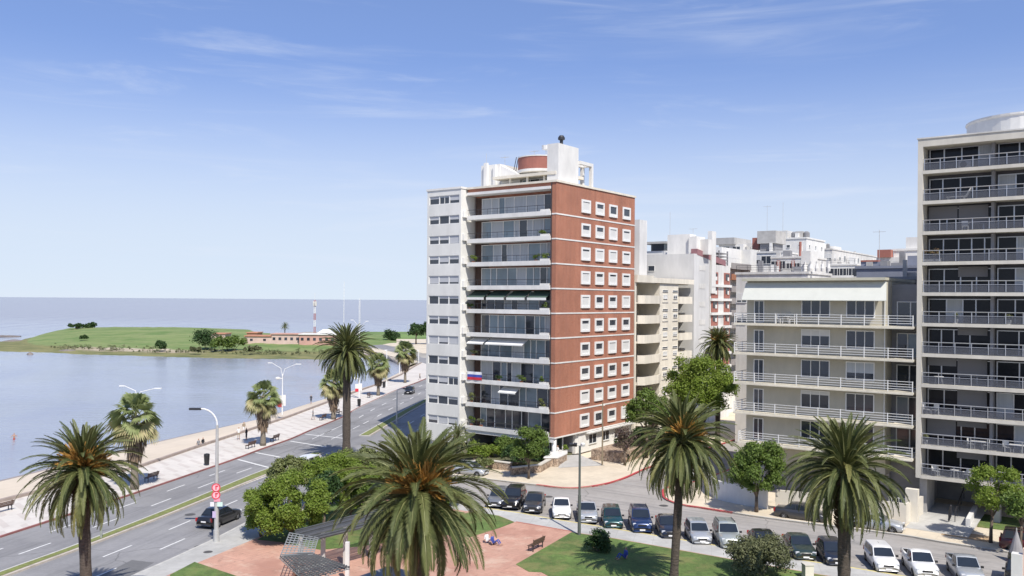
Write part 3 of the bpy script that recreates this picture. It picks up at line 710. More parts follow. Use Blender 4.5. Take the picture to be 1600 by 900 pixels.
def strip_glazing(m, x0, x1, y, z0, z1, rnd, widths=(0.9, 1.6), fr=True, dark=0.5, shutp=0.0):
    """full width glazing on the plane y facing -y: material 0 glass, 1 curtain, 2 frame, 3 pale glass, 4 shutter"""
    x = x0
    while x < x1 - 0.3:
        w = min(rnd.uniform(*widths), x1 - x); xe = x1 if x1 - x - w < 0.5 else x + w
        r = rnd.random(); mi = 0 if r < dark else (1 if r < dark + (1 - dark) * .34 else 3)
        m.box(x + .05, xe - .05, y, y + .05, z0 + .06, z1 - .08, mi)
        if rnd.random() < shutp: m.box(x + .03, xe - .03, y - .07, y - .02, z0 + (z1 - z0) * rnd.uniform(.25, .7), z1 - .03, 4)
        m.box(x - .05, x + .05, y - .06, y + .06, z0, z1, 2); x = xe
    m.box(x1 - .05, x1 + .05, y - .06, y + .06, z0, z1, 2)
    m.box(x0, x1, y - .05, y + .06, z1 - .08, z1, 2); m.box(x0, x1, y - .05, y + .06, z0, z0 + .06, 2)
GLZ = [M_glass, M_curt, M_frame, M_glassb, M_shut]
def antenna(parent, x, y, z, h, yagi=True):
    m = MB(); m.tube((x, y, z), (x, y, z + h), .035, .025, 5)
    if yagi:
        m.tube((x - .7, y, z + h * .95), (x + .7, y, z + h * .95), .025, n=4)
        for k in range(5): m.tube((x - .6 + .3 * k, y - .3, z + h * .95), (x - .6 + .3 * k, y + .3, z + h * .95), .015, n=4)
    return m.build('antenna', M_pole, parent)

# --- the red brick tower ------------------------------------------------------
rnd = random.Random(21)
red = RB.thing('apartment_tower', 'tall red brick apartment tower with white balconies and a round brick tank on its roof', 'apartment building')
F0, FH, ZT = 2.88, 2.92, 33.15
m = MB()
m.box(-13.35, 0, 1.7, 19.2, F0, ZT - .25); m.box(-.75, 0, 0, 1.7, F0, ZT - .25); m.box(-13.35, -.75, .05, 1.7, 32.35, ZT - .25)
m.build('brick_wall', M_brick, red)
MB().box(-13.45, .12, -.12, 19.35, ZT - .25, ZT).build('parapet_coping', M_cream, red)
for k in range(10):
    z = F0 + FH * k
    MB().box(-.75, .05, -.05, 19.25, z - .06, z + .1).build('string_course', M_white, red)
    b = MB()
    b.box(-13.35, -.75, -.15, 1.7, z - .12, z + .12); b.box(-13.35, -.75, -.15, .0, z + .12, z + .40)
    b.box(-2.2, -.9, -.1, .45, z + .403, z + .62)
    bo = b.build('balcony', M_white, red)
    r = MB()
    for i in range(9): r.tube((-13.1 + i * 1.5, -.08, z + .4), (-13.1 + i * 1.5, -.08, z + 1.1), .022, n=5)
    r.tube((-13.3, -.08, z + 1.1), (-.8, -.08, z + 1.1), .03, n=5); r.tube((-13.3, -.08, z + .75), (-.8, -.08, z + .75), .012, n=4)
    r.build('railing', M_dkmetal, bo)
    g = MB()
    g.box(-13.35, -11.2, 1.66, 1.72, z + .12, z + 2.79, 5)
    strip_glazing(g, -12.2, -.8, 1.55, z + .15, z + 2.62, rnd, (.75, 1.9), dark=.20 + .035 * (9 - k))
    g.build('balcony_window', GLZ + [mat('recess_shade_wall', (.075, .045, .035), .9)], red)  # dark brown puts the balcony shade into the recess wall colour
    if k == 5:
        for j in range(4):
            a = MB(); x0 = -13.2 + j * 3.1
            a.quad((x0, 1.4, z + 2.7), (x0 + 2.7, 1.4, z + 2.7), (x0 + 2.7, -.25, z + 1.85), (x0, -.25, z + 1.85), 0)
            a.box(x0, x0 + 2.7, -.27, -.22, z + 1.55, z + 1.85, 1); a.build('awning', [M_gawn, M_awn], red)
    if k in (3, 1):
        for x0, x1 in (((-13.2, -10.6), (-10.3, -4.6)) if k == 3 else ((-8.2, -5.6),)):
            a = MB(); a.quad((x0, 1.4, z + 2.72), (x1, 1.4, z + 2.72), (x1, -.2, z + 2.0), (x0, -.2, z + 2.0), 0)
            a.box(x0, x1, -.23, -.18, z + 1.85, z + 2.0, 0); a.build('awning', [M_awn], red)
    wmesh = win_mesh(2.1, 1.62, .25, .12) if k == 0 else wmesh
    if k == 0: panes = [pane_mesh(2.1, 1.62, .25, c, 0, low=True) for c in (.2, .4, .55, .68, .8, .95)]
    for ly in (6.6, 9.95, 13.3, 16.85):
        wo = inst('window', wmesh, red, (0.0, ly, z + .62), (0, 0, PI / 2))
        inst('pane', rnd.choice(panes), wo)
z = F0 + FH * 10
MB().box(-13.35, -.75, -.2, 1.7, z + .05, z + .38).build('roof_canopy', M_white, red)
MB().box(-13.3, -.1, .0, .12, F0 - .55, F0 - .13).build('fascia', M_white, red)
m = MB(); m.box(-13.35, -.75, 5.0, 5.3, .5, F0 - .06); m.box(-13.35, -13.0, 0.3, 5.0, .5, F0 - .06); m.box(-5.6, -5.3, 2.2, 5.0, .5, F0 - .06)
m.build('ground_floor_wall', M_dkconc, red)
m = MB(); strip_glazing(m, -3.6, -.8, 3.0, .6, 2.75, rnd, (.8, 1.1), dark=.8); m.build('entrance_door', GLZ, red)
m = MB(); m.tube((-.35, .45, .13), (-.35, .45, F0 - .13), .28, n=16); m.build('pillar', M_white, red, smooth=True)
m = MB(); m.box(-.9, -.4, 5.2, 5.7, .3, F0 - .06); m.build('pillar', M_white, red)
m = MB(); m.box(-.75, -.25, 5.71, 19.1, .3, F0 - .07)
m.build('ground_floor_wall', M_white, red)
for ly in (9.0, 12.2, 15.4):
    wo = inst('window', win_mesh(2.0, 1.3, .1, .08), red, (-.25, ly, 1.1), (0, 0, PI / 2)); inst('pane', pane_mesh(2.0, 1.3, .1, 0, 1), wo)
MB().box(-.6, .35, 7.2, 19.0, F0 - .30, F0 - .12).build('canopy', M_white, red)
# roof
zr = ZT - .1
m = MB(); m.box(-13.2, -.2, .2, 19.1, ZT - .6, ZT - .3); m.build('roof', M_conc, red)
lx0, _ = RB.front(752, 262, 3.0); lx1, zt0 = RB.front(781, 290, 3.0); zt = RB.front(758, 258.5, 3)[1]
m = MB(); m.box(lx0, lx1, 3.0, 8.0, ZT - .3, zt); m.box(lx0 + .7, lx0 + 1.2, 2.6, 3.0, ZT - .3, zt + .25); m.box(lx1 - .9, lx1 - .5, 2.7, 3.0, ZT - .3, zt - .1)
m.build('stair_house', M_white, red)
lxe, ze = RB.front(812, 273, 3.0)
m = MB(); m.add([(lx1, 3.1, ZT - .3), (lxe, 3.1, ZT - .3), (lxe, 3.1, ze), (lx1, 3.1, zt - .2), (lx1, 4.5, ZT - .3), (lxe, 4.5, ZT - .3), (lxe, 4.5, ze), (lx1, 4.5, zt - .2)],
                 [(0, 1, 2, 3), (7, 6, 5, 4), (3, 2, 6, 7), (1, 5, 6, 2), (0, 3, 7, 4)]); m.build('sloping_wall', M_white, red)
za = RB.front(786, 281, 2.0)[1]
m = MB(); m.box(lx1 + .2, -.9, 1.2, 7.5, ZT + .9, ZT + 1.25)
for x in (-8, -5.4, -2.9): m.box(x, x + .22, 1.5, 1.72, ZT - .3, ZT + .9)
m.build('terrace_slab', M_cream, red)
m = MB(); strip_glazing(m, -8.6, -1.2, 3.4, ZT - .3, ZT + .9, rnd, (1, 1.8)); m.build('terrace_window', GLZ, red)
dl, dz0 = RB.front(813.5, 270, 6.0); dr, dz1 = RB.front(873, 247, 6.0); r_ = (dr - dl) / 2 * .93; cx = (dl + dr) / 2
dzb = RB.front(845, 269, 6)[1]; dzt = RB.front(845, 247, 6)[1]
m = MB(); m.lathe((cx, 6, 0), [(r_ - .05, dzb - .28), (r_ + .1, dzb - .2), (r_ + .1, dzb + .12), (r_, dzb + .13)], 40, 1); m.lathe((cx, 6, 0), [(r_, dzb + .12), (r_, dzt - .12)], 40, 0)
m.lathe((cx, 6, 0), [(r_ + .06, dzt - .13), (r_ + .06, dzt), (r_ - .2, dzt + .01)], 40, 1)
tank = m.build('water_tank', [M_redpaint, M_white], red, smooth=False)
wx, wz = RB.front(826, 256, 6 - r_ * .85)
m = MB(); m.box(-.35, .35, -.06, .25, 0, 1.0); m.build('hatch', M_black, tank, loc=(wx, 6 - r_ * .83, wz - .5), rot=(0, 0, R_(-34)))
m = MB()
for a in (-2.3, -.9, .6, 2.2): m.box(cx + 2.2 * math.cos(a) - .2, cx + 2.2 * math.cos(a) + .2, 6 + 2.2 * math.sin(a) - .2, 6 + 2.2 * math.sin(a) + .2, ZT + 1.0, dzb - .28)
m.build('tank_support', M_white, red)
m = MB(); m.tube((dl - .9, 5.2, ZT + 1.0), (dl - .1, 5.2, dzt + .3), .05, n=5); m.tube((dl - .5, 5.2, ZT + 1.0), (dl + .2, 5.2, dzt + .3), .05, n=5); m.build('ladder', M_dkmetal, red)
m = MB(); m.lathe((cx + 1.0, 6, dzt), [(.05, 0), (.05, .9), (.5, 1.0), (.55, 1.5), (.1, 1.55)], 12); m.build('satellite_dish', M_white, red)
c0 = RB.front(871, 241, 1.2); c1_ = RB.front(884, 241, 1.2)
ly2, _ = RB.side(901, 247, -1.0)
m = MB(); m.box(-2.2, -.6, 1.3, ly2 - .2, ZT - .1, ZT + 4.55); ch = m.build('chimney', M_white, red)
m = MB(); m.lathe((-1.3, 3.0, ZT + 4.55), [(.2, 0), (.2, .6), (.42, .7), (.42, .95), (.25, 1.2)], 10); m.build('cowl', M_dkmetal, ch)
m = MB(); y0, y1 = ly2 - .2, RB.side(924, 268, -.6)[0]
m.box(-2.0, -1.6, y0, y1, ZT + 2.6, ZT + 3.0); m.box(-.7, -.3, y0, y1, ZT + 2.6, ZT + 3.0); m.box(-1.6, -.7, y1 - .4, y1, ZT + 2.6, ZT + 3.0); m.box(-.7, -.3, y1 - .4, y1, ZT - .1, ZT + 2.6); m.box(-2.0, -1.6, y1 - .4, y1, ZT - .1, ZT + 2.6)
m.build('roof_frame', M_white, red)
antenna(red, RB.front(760, 240, 4)[0], 4, ZT + 2.0, RB.front(760, 240, 4)[1] - ZT - 2, False); antenna(red, RB.front(789, 243, 8)[0], 8, ZT, RB.front(789, 243, 8)[1] - ZT)
antenna(red, cx - .8, 6, dzt, 1.0)
m = MB(); m.path([(-.62, -.03, ZT - .3), (-.62, -.03, F0 + .2)], .05, 6); m.build('drainpipe', M_dkmetal, red)

# --- grey wing next to it ------------------------------------------------------
wing = RB.thing('apartment_tower', 'slim pale grey apartment tower with rows of three shuttered windows beside the red brick one', 'apartment building')
wl, wr = RB.front(668, 296, -1.0)[0], RB.front(720.5, 292.5, -1.0)[0]
m = MB(); ztw = 33.2
rows = []
for k in range(12):
    y = 312.3 + 31.3 * k; rows.append(RB.front(694, y, -1.0)[1])
zprev = 1.0
for z in rows[::-1]:
    m.box(wl, wr - .28, -1.0, 0.0, zprev, z - .55); zprev = z + .55
    m.box(wl, wl + .32, -1.0, 0.0, z - .55, z + .55); m.box(wl + .32, wr - .28, -.80, 0, z - .55, z + .55)
m.box(wl, wr - .28, -1.0, 0.0, zprev, ztw - .25)
m.prism([(wl, 0), (wr, 0), (wr, 16), RB.loc(0.5, 138), RB.loc(-6.9, 141)], 1.0, ztw - .25); m.box(wr - .28, wr, -1.0, 0, 1.0, ztw - .25)  # unseen rear of the plan, stretched to cast the shadow on the avenue
m.box(wl + .5, wl + 1.0, -.4, .1, 0, 1.0); m.box(wr - 1, wr - .5, -.4, .1, 0, 1.0); m.box(wl + 1, wr - 1, 3, 15, 0, 1.0)
m.build('wall', M_pgrey, wing)
MB().prism([(wl - .1, -1.1), (wr + .08, -1.1), (wr + .08, 16.1), RB.loc(.6, 138.2), RB.loc(-7.0, 141.2)], ztw - .25, ztw).build('parapet_coping', M_white, wing)
ww = (wr - .28 - wl - .32) / 3
wm = win_mesh(ww, 1.1, .07, .1, [M_frame]); M_wsh = mat('wing_shutter', (.47, .48, .50), .6, .05, 3, stretch=(.3, .3, 12)); pn = [pane_mesh(ww, 1.1, .07, c, 0, shut=M_wsh) for c in (.0, .3, .45, .62, .78, .95)] + [pane_mesh(ww, 1.1, .07, .2, 1, shut=M_curt), pane_mesh(ww, 1.1, .07, .5, 0, shut=M_wsh, low=False)]
for z in rows:
    for j in range(3):
        wo = inst('window', wm, wing, (wl + .32 + ww * (j + .5), -.84, z - .55)); inst('pane', rnd.choice(pn), wo)
for k in range(10):
    z = F0 + FH * k; MB().box(wr, wr + .28, -.75, .0, z + .2, z + 1.0).build('side_ledge', M_white, wing)
tag(wing, kind='thing')

# --- generic street block ------------------------------------------------------
def wins(o, face, us, zs, w, h, rnd, t=.08, cover=(0, .5, .9), at=0.0, mull=1, lx=0.0, shut=None, name='window'):
    wmx = win_mesh(w, h, t, .06); pm = [pane_mesh(w, h, t, c, mull, shut=shut) for c in cover]
    for z in zs:
        for u in us:
            loc = (u, at, z) if face == 'front' else (lx, u, z)
            wo = inst(name, wmx, o, loc, (0, 0, 0) if face == 'front' else (0, 0, PI / 2)); inst('pane', rnd.choice(pm), wo)

# --- cream block, on the side street behind the brick tower -----------------------
cream = RB.thing('apartment_block', 'cream apartment block with deep shaded balconies right behind the red brick tower', 'apartment building')
ye = RB.side(1081, 440, .0)[0]; yb1 = RB.side(1031, 440, 0)[0]; yb2 = RB.side(1060, 440, 0)[0]; y0 = 19.45
zc_top = RB.side(1005, 430, 0)[1]
zsl = [RB.side(1010, y, 0)[1] for y in (466, 496.7, 527, 558, 591, 622, 653)]
m = MB(); m.box(-14, 0, yb1, yb2, .1, zc_top - 1.0); m.box(-14, -3.4, y0, yb1, .1, zc_top - 1.0); m.box(-14, -2.4, yb2, ye, .1, zc_top - 1.0)
m.box(-3.4, 0, y0, y0 + .4, .1, zc_top - 1.0)
m.build('wall', M_cream, cream)
m = MB(); m.box(-14.1, .35, y0, yb1 - 2.5, zc_top - 1.0, zc_top); m.box(-14.1, .25, yb1 - 2.5, ye + .3, zc_top - .98, zc_top - .25); m.build('cornice', M_cream, cream)
for z in zsl:
    m = MB(); m.box(-3.4, .3, y0 + .4, yb1, z - .75, z - .55); m.prism([(.3, y0 + .4), (1.0, y0 + 1.0), (1.0, yb1 - 2.2), (.3, yb1 - .1)], z - .75, z - .55)
    m.prism([(.15, y0 + .4), (.3, y0 + .4), (1.0, y0 + 1.0), (1.0, yb1 - 2.2), (.3, yb1 - .1), (.15, yb1 - .1), (.86, yb1 - 2.3), (.86, y0 + 1.1)], z - .55, z + .38)
    m.build('balcony', M_cream, cream)
    m = MB(); m.box(-2.4, .2, yb2, ye - .2, z - .75, z - .55); m.box(0.0, .2, yb2, ye - .2, z - .55, z + .3); m.box(-2.4, 0, ye - .4, ye - .2, z - .55, z + .3); m.build('balcony', M_cream, cream)
    m = MB(); m.box(-3.38, -3.30, y0 + .9, yb1 - .8, z - .5, z + 1.75, 0); m.box(-3.3, -3.2, y0 + 2.6, y0 + 4.2, z - .5, z + 1.7, 1)
    m.box(-2.38, -2.3, yb2 + .5, ye - .6, z - .5, z + 1.6, 0); m.build('balcony_window', [M_glass, M_curt], cream)
yy = [RB.side(1039.5, 440, 0)[0], RB.side(1055, 440, 0)[0]]
for i, z in enumerate(zsl):
    wins(cream, 'side', yy, [z + .95], 1.7, .28, rnd, .04, (0,), lx=0, mull=0, name='slot_window'); wins(cream, 'side', yy, [z - .05], 1.3, .6, rnd, .06, (.3, .7, 1), lx=0, mull=1)
    for y in yy: MB().box(0, .07, y - .9, y + .9, z - .62, z - .5).build('sill', M_conc, cream)
MB().box(-13.5, -.5, y0 + .5, ye - .2, zc_top - 1.1, zc_top - .9).build('roof', M_conc, cream)

# white slab rising just behind the brick tower
sl_ = RB.thing('apartment_slab', 'narrow windowless white slab peeking out behind the right edge of the brick tower', 'apartment building')
zt = RB.front(998, 343, 31)[1]; xr = RB.front(999.5, 343, 31)[0]
m = MB(); m.box(xr - 9, xr, 31, 33.4, 0.1, zt); m.build('wall', M_party, sl_)
m = MB(); m.box(xr - 1.9, xr - 1.2, 31.1, 31.7, zt, zt + .35); m.box(xr - 2.9, xr - 2.3, 31.1, 31.6, zt, zt + .3); m.build('chimney', M_dkconc, sl_)

# grey block with a blank wall
gb = RB.thing('apartment_block', 'grey block with a blank windowless wall and white penthouse boxes on its roof', 'apartment building')
ys = ye + .8; zt = RB.side(1083, 396, 0)[1]; yg = RB.side(1109, 400, 0)[0]
xg = RB.front(1010, 398, ys)[0]
m = MB(); m.box(xg, 0, ys, yg, .1, zt); m.build('wall', M_party, gb)
MB().box(-6.3, -.1, ys + 1, yg - .2, zt, zt + .02).build('roof', M_conc, gb)
zp = RB.front(1070, 366, ys + 2)[1]; a, b = RB.front(1043, 370, ys + 2)[0], RB.front(1090, 370, ys + 2)[0]
m = MB(); m.box(a, b - 1.3, ys + 2, yg - 1.5, zt + .05, zp); m.box(b - 1.3, b, ys + 1.6, yg - 1, zt + .05, zp - .4); m.build('penthouse', M_white, gb)
a2, b2 = RB.front(1007, 378, ys + 5)[0], RB.front(1041, 378, ys + 5)[0]; z2 = RB.front(1020, 378, ys + 5)[1]
m = MB(); m.box(a2, b2, ys + 5, ys + 8, zt - 4, z2 - 1.5, 0); m.box(a2 - .2, b2 + .2, ys + 4.4, ys + 8.2, z2 - .35, z2, 1); m.box(a2 + 1.2, b2 - .4, ys + 5.02, ys + 7.9, z2 - 1.5, z2 - .35, 2); m.build('penthouse', [M_white, M_conc, M_glass], gb)
wins(gb, 'front', [xg + .9], [zt - 2.6, zt - 4.3], 1.2, .9, rnd, .06, (0,), at=ys, mull=0)
a3, b3 = RB.front(1106, 362, ys + 6)[0], RB.front(1113, 362, ys + 6)[0]; z3 = RB.front(1110, 361, ys + 6)[1]
m = MB(); m.box(a3, b3, ys + 6, ys + 7.5, zt - 6, z3); m.build('chimney', M_white, gb)
m = MB(); xx = RB.front(1094, 375, ys + 3)[0]; m.box(xx, xx + 1.3, ys + 3, yg - 1, zt, RB.front(1094, 374, ys + 3)[1]); m.build('penthouse', M_offw, gb)
for k in range(7):
    z = zt - 2.5 - k * 2.8
    if z > 2: MB().box(0, .05, (ys + yg) / 2 - 1, (ys + yg) / 2 + 1.2, z, z + .8).build('patch', M_offw, gb)
antenna(gb, RB.front(1047, 340, ys + 4)[0], ys + 4, zt, 7, False); antenna(gb, RB.front(1083, 362, ys + 4)[0], ys + 4, zp, 1.0)

# block with maroon window bays
mbk = RB.thing('apartment_block', 'white apartment block with maroon window bays stacked between white floor bands', 'apartment building')
yr = RB.side(1141, 420, 0)[0]; zt = RB.side(1112, 413, 0)[1]; yh = yg + .2
m = MB(); m.box(-12, 0, yh, yr, .1, zt); m.build('wall', M_offw, mbk)
ym1, ym2 = RB.side(1121.5, 430, 0)[0], RB.side(1137, 430, 0)[0]
zz = [RB.side(1115, y, 0)[1] for y in (435, 457, 479, 500, 521, 542, 563)]
for z in zz:
    for (u0, u1) in ((yh + .4, ym1), (RB.side(1131, 430, 0)[0], yr - .3)):
        MB().box(0, .1, u0, u1, z - .9, z + 1.0).build('window_bay', M_redpaint, mbk)
        m = MB(); m.box(.1, .16, u0 + .5, u1 - .5, z - .2, z + .8, 0); m.box(.16, .2, (u0 + u1) / 2, u1 - .6, z - .3, z + .3, 1); m.build('window', [M_glass, M_white], mbk)
    MB().box(-.05, .35, yh + .05, yr - .05, z - 1.35, z - .95).build('floor_band', M_white, mbk)
m = MB(); zt2 = RB.side(1100, 396, 0)[1]
m.add([(-1.0, ys + 1, zt2 + .6), (.05, ys + 1, zt2 + .6), (.05, yr - 2, zt + .8), (-1.0, yr - 2, zt + .8), (-1.0, ys + 1, zt2 - .3), (.05, ys + 1, zt2 - .3), (.05, yr - 2, zt - .1), (-1.0, yr - 2, zt - .1)], [(0, 1, 2, 3), (7, 6, 5, 4), (1, 5, 6, 2), (0, 4, 5, 1), (3, 2, 6, 7)]); m.build('screen', mat('maroon_screen', (0.28, .14, .15), .8), mbk)
m = MB()
for k in range(4): m.box(-2.5, -.2, yh + 3.6, yr - .5, zt + .4 + k * .5, zt + .55 + k * .5)
for y in (yh + 4, yr - .6): m.box(-.4, -.2, y, y + .2, zt, zt + 2.4)
m.build('roof_rail', M_dkconc, mbk)

# block with brown balcony strips
bb = RB.thing('apartment_block', 'narrow white block with brown and grey balcony fronts left of the terraced block', 'apartment building')
yq = RB.side(1182, 420, 0)[0]; zt = RB.side(1160, 388, 0)[1]
m = MB(); m.box(-12, -1.6, yr + .2, yq, .1, zt); m.box(-1.6, 0, yq - 3, yq, .1, zt); m.build('wall', M_white, bb)
for k, y in enumerate((416, 433, 452, 470, 489, 508, 527, 546, 565, 584)):
    z = RB.side(1150, y, 0)[1]
    m = MB(); m.box(-1.6, .2, yr + .3, yq - 3, z - .5, z - .3); m.box(.05, .2, yr + .3, yq - 3, z - .3, z + .5)
    m.build('balcony', mat('brown_panel', (0.30, .13, .07), .8) if k == 1 else mat('grey_brown_panel', (0.27, .25, .24), .8), bb)
    m = MB(); strip_glazing(m, yr + .5, yq - 3.2, 0, 0, 1.9, rnd, (.9, 1.4)); m.build('balcony_window', GLZ, bb, loc=(-1.62, 0, z - .3), rot=(0, 0, PI / 2))

# --- far roofs beyond: placed by street plane depth --------------------------------
def block(label, px0, px1, Y, ytop, depth, mtl, floors=4, ncol=3, fh=2.9, ww=1.5, wh=1.3, side=True, name='apartment_block', cover=(0, .4, .8), mull=1, wtop=1.0, rail=False, ground=0.1, ang=ANG, bal=False):
    x0 = PX(px0, Y); fr = Fr(x0, Y, ang); zt = ZP(px0, ytop, Y); k = ray(px1, 469)[0]
    wdt = (k * Y - x0) / (fr.a[0] - k * fr.a[1])
    o = thing(name, label, 'apartment building', (x0, Y, 0), ang)
    m = MB(); m.box(0, wdt, 0, depth, ground, zt); m.build('wall', mtl, o)
    m = MB(); m.box(-.15, wdt + .15, -.15, depth + .15, zt, zt + .3); m.build('parapet', mtl, o)
    zs = [zt - wtop - wh - fh * i for i in range(floors)]
    wins(o, 'front', [wdt * (i + .5) / ncol for i in range(ncol)], zs, ww, wh, rnd, .08, cover, at=0, mull=mull)
    if side:
        n = max(1, int(depth / 4)); wins(o, 'side', [depth * (i + .5) / n for i in range(n)], zs, ww, wh, rnd, .08, cover, lx=wdt, mull=mull)
    if bal:
        for z in zs:
            m = MB(); m.box(.3, wdt - .3, -1.0, 0, z - .55, z - .4); m.box(.3, wdt - .3, -1.0, -.9, z - .4, z + .3); m.build('balcony', mtl, o)
    rb_ = random.Random(int(px0 * 7 + Y))
    for q in range(int(2 + wdt / 3.2)):                  # clutter of the roof: vents, flues, lift houses
        x_ = rb_.uniform(.4, max(.6, wdt - 1.6)); y_ = rb_.uniform(.6, 5); s_ = rb_.uniform(.35, 1.3); h_ = rb_.uniform(.5, 1.7) * (1.2 if s_ < .6 else .8)
        MB().box(x_, x_ + s_, y_, y_ + s_ * .9, zt + .01, zt + .3 + h_).build('chimney' if s_ < .6 else 'roof_box', rb_.choice([M_conc, M_white, M_offw, M_dkconc]), o)
    if rail:
        m = MB()
        for i in range(int(wdt / 1.5) + 1): m.tube((i * 1.5, .1, zt + .3), (i * 1.5, .1, zt + 1.2), .03, n=4)
        for h in (.6, .9, 1.2): m.tube((0, .1, zt + h), (wdt, .1, zt + h), .025, n=4)
        m.build('railing', M_dkmetal, o)
    return o, fr, wdt, zt
def roofbox(o, x0, x1, y0, y1, z0, z1, mtl=M_offw, name='roof_house'):
    return MB().box(x0, x1, y0, y1, z0, z1).build(name, mtl, o)

o, fr, wd, zt = block('weathered flat roofed block with a concrete slab canopy above its penthouse windows', 1112, 1172, 172, 398, 14, M_offw, 3, 4, cover=(0, .3))
roofbox(o, .8, wd - 2, 1.5, 9, zt, zt + 2.0, M_white); roofbox(o, .3, wd - 3.5, .6, 9.5, zt + 2.0, zt + 3.3, M_conc, 'canopy'); roofbox(o, wd - 3, wd - .3, 3, 10, zt, zt + 2.2, M_offw)
wins(o, 'front', [2.2, 4.4], [zt + .5], 1.6, 1.1, rnd, .06, (0,), at=1.5)
o, fr, wd, zt = block('white block carrying a big square grey concrete water tank', 1172, 1222, 160, 396, 14, M_offw, 4, 3, rail=True, cover=(.0, .3, .5), ww=2.2, wh=1.5, wtop=.5)
t0, t1 = .5, fr.front(1212, 365, 2)[0]
roofbox(o, t0 + .4, t1 - .4, 2.4, 7, zt, zt + 1.9, M_dkconc, 'tank_base'); roofbox(o, t0, t1, 2, 7.5, zt + 1.9, ZP(1176, 361, 161), M_conc, 'water_tank')
roofbox(o, -1.2, .1, 4, 6.5, zt + 1.0, ZP(1166, 371, 163), M_redpaint, 'chimney'); antenna(o, 2, 3, zt + 4, 5); antenna(o, 4.6, 4, zt + 4, 5.5, False)
o, fr, wd, zt = block('tall plain white block with small square vents and a clutter of tanks on top', 1222, 1259, 176, 374, 12, M_white, 5, 2, fh=3.2, ww=.8, wh=.7, wtop=1.1, cover=(0,), mull=0)
roofbox(o, -1.8, .6, 1, 5, zt - 3, ZP(1222, 361, 178), M_offw); roofbox(o, 2.2, 3.6, 1.2, 3, zt, zt + 1.6, M_conc, 'water_tank')
for xx in (1.7, 2.6, 4.2): 
    m = MB(); m.lathe((xx, 2, zt + .3), [(.55, 0), (.62, .3), (.6, 1.0), (.25, 1.3)], 12); m.build('roof_drum', M_dkconc, o)
o, fr, wd, zt = block('low white block with windows in red painted bays and a dark stovepipe', 1205, 1262, 150, 404, 10, M_offw, 2, 5, ww=1.5, wh=1.5, wtop=.4, cover=(0, .3))
for i in (1, 3): MB().box(wd * i / 5 - .3, wd * i / 5 + .3, -.05, 0, zt - 2.2, zt - .3).build('red_panel', M_redpaint, o)
m = MB(); m.tube((4.6, 1, zt - 3), (4.6, 1, zt + 2.8), .22, n=8); m.build('stovepipe', M_redpaint, o)
o, fr, wd, zt = block('long pale street block stepping down to the right behind the terraced block', 1262, 1300, 205, 391, 40, M_offw, 3, 3)
roofbox(o, 1, 3.5, 1, 5, zt, zt + 1.5, M_white); roofbox(o, 4, wd - .5, 3, 9, zt, zt + 1.0, M_white)
o, fr, wd, zt = block('white block with a shaded loggia and lilac window recesses on the skyline', 1296, 1338, 165, 415, 16, M_white, 2, 3, wh=1.7, ww=2.1, wtop=.5, cover=(0, .2), rail=True, bal=True)
o, fr, wd, zt = block('distant grey block closing the view at the end of the rooftops', 1284, 1345, 260, 404, 30, M_conc, 2, 5)
o, fr, wd, zt = block('white terrace block with dark railings and bottle shaped vents just over the terraced block', 1150, 1262, 118, 429, 10, M_offw, 2, 6, rail=True, wtop=2.5)
for i in range(5):
    m = MB(); m.lathe((9 + i * .75, .8, zt + .3), [(.22, 0), (.26, .4), (.12, 1.0), (.14, 1.3)], 8); m.build('roof_vent', M_white, o)
roofbox(o, 1.6, 3.4, 5, 7, zt, zt + 1.3, M_offw); roofbox(o, 5.5, 7.2, 6, 7.5, zt, zt + 1.2, M_dkconc); roofbox(o, wd - 1.2, wd, 1, 4, zt, zt + 3, M_white, 'chimney')
o, fr, wd, zt = block('blue grey building with dark roof boxes standing against the side of the tall block', 1338, 1436, 100, 420, 12, M_bluegrey, 2, 3, wtop=2.2, wh=1.2, ww=1.6, cover=(0,))
roofbox(o, fr.front(1345, 410, 2)[0], fr.front(1378, 410, 2)[0], 2, 6, zt, ZP(1350, 409.5, 102), M_bluegrey); roofbox(o, fr.front(1345, 410, 2)[0], fr.front(1372, 410, 2)[0], 1.9, 6.2, ZP(1350, 409.5, 102), ZP(1350, 407, 102), M_redpaint, 'canopy')
roofbox(o, fr.front(1375, 410, 1)[0], fr.front(1386, 410, 1)[0], 1, 2.5, zt, ZP(1380, 407, 99), M_dkconc, 'chimney'); roofbox(o, fr.front(1392, 410, 1)[0], fr.front(1412, 410, 1)[0], 1, 2.5, zt, ZP(1400, 411, 99), M_dkconc, 'water_tank'); roofbox(o, fr.front(1418, 400, 1)[0], wd, 1, 5, zt, ZP(1425, 400, 98), M_bluegrey)
antenna(o, fr.front(1374, 380, 3)[0], 3, zt, 4.6)
o, fr, wd, zt = block('white stepped penthouse block rising behind a maroon chimney beside the tall block', 1396, 1450, 130, 392, 10, M_white, 3, 3, wh=1.0, wtop=1.4)
roofbox(o, 1.5, wd - .5, .8, 6, zt, ZP(1415, 372, 131), M_offw); roofbox(o, fr.front(1372, 400, -1)[0], fr.front(1393, 400, -1)[0], -1.5, .2, ZP(1380, 403, 131), ZP(1380, 391, 131), M_redpaint, 'chimney'); roofbox(o, fr.front(1370, 400, -1)[0], 1.0, -1.2, 8, zt - 6, ZP(1380, 403, 131), M_offw)
o, fr, wd, zt = block('dark narrow annex filling the gap between the terraced block and the tall block', 1386, 1432, 91.0, 437, 5, M_dkconc, 1, 1, wtop=2.8, cover=(0,), side=False, ww=.1, wh=.1)
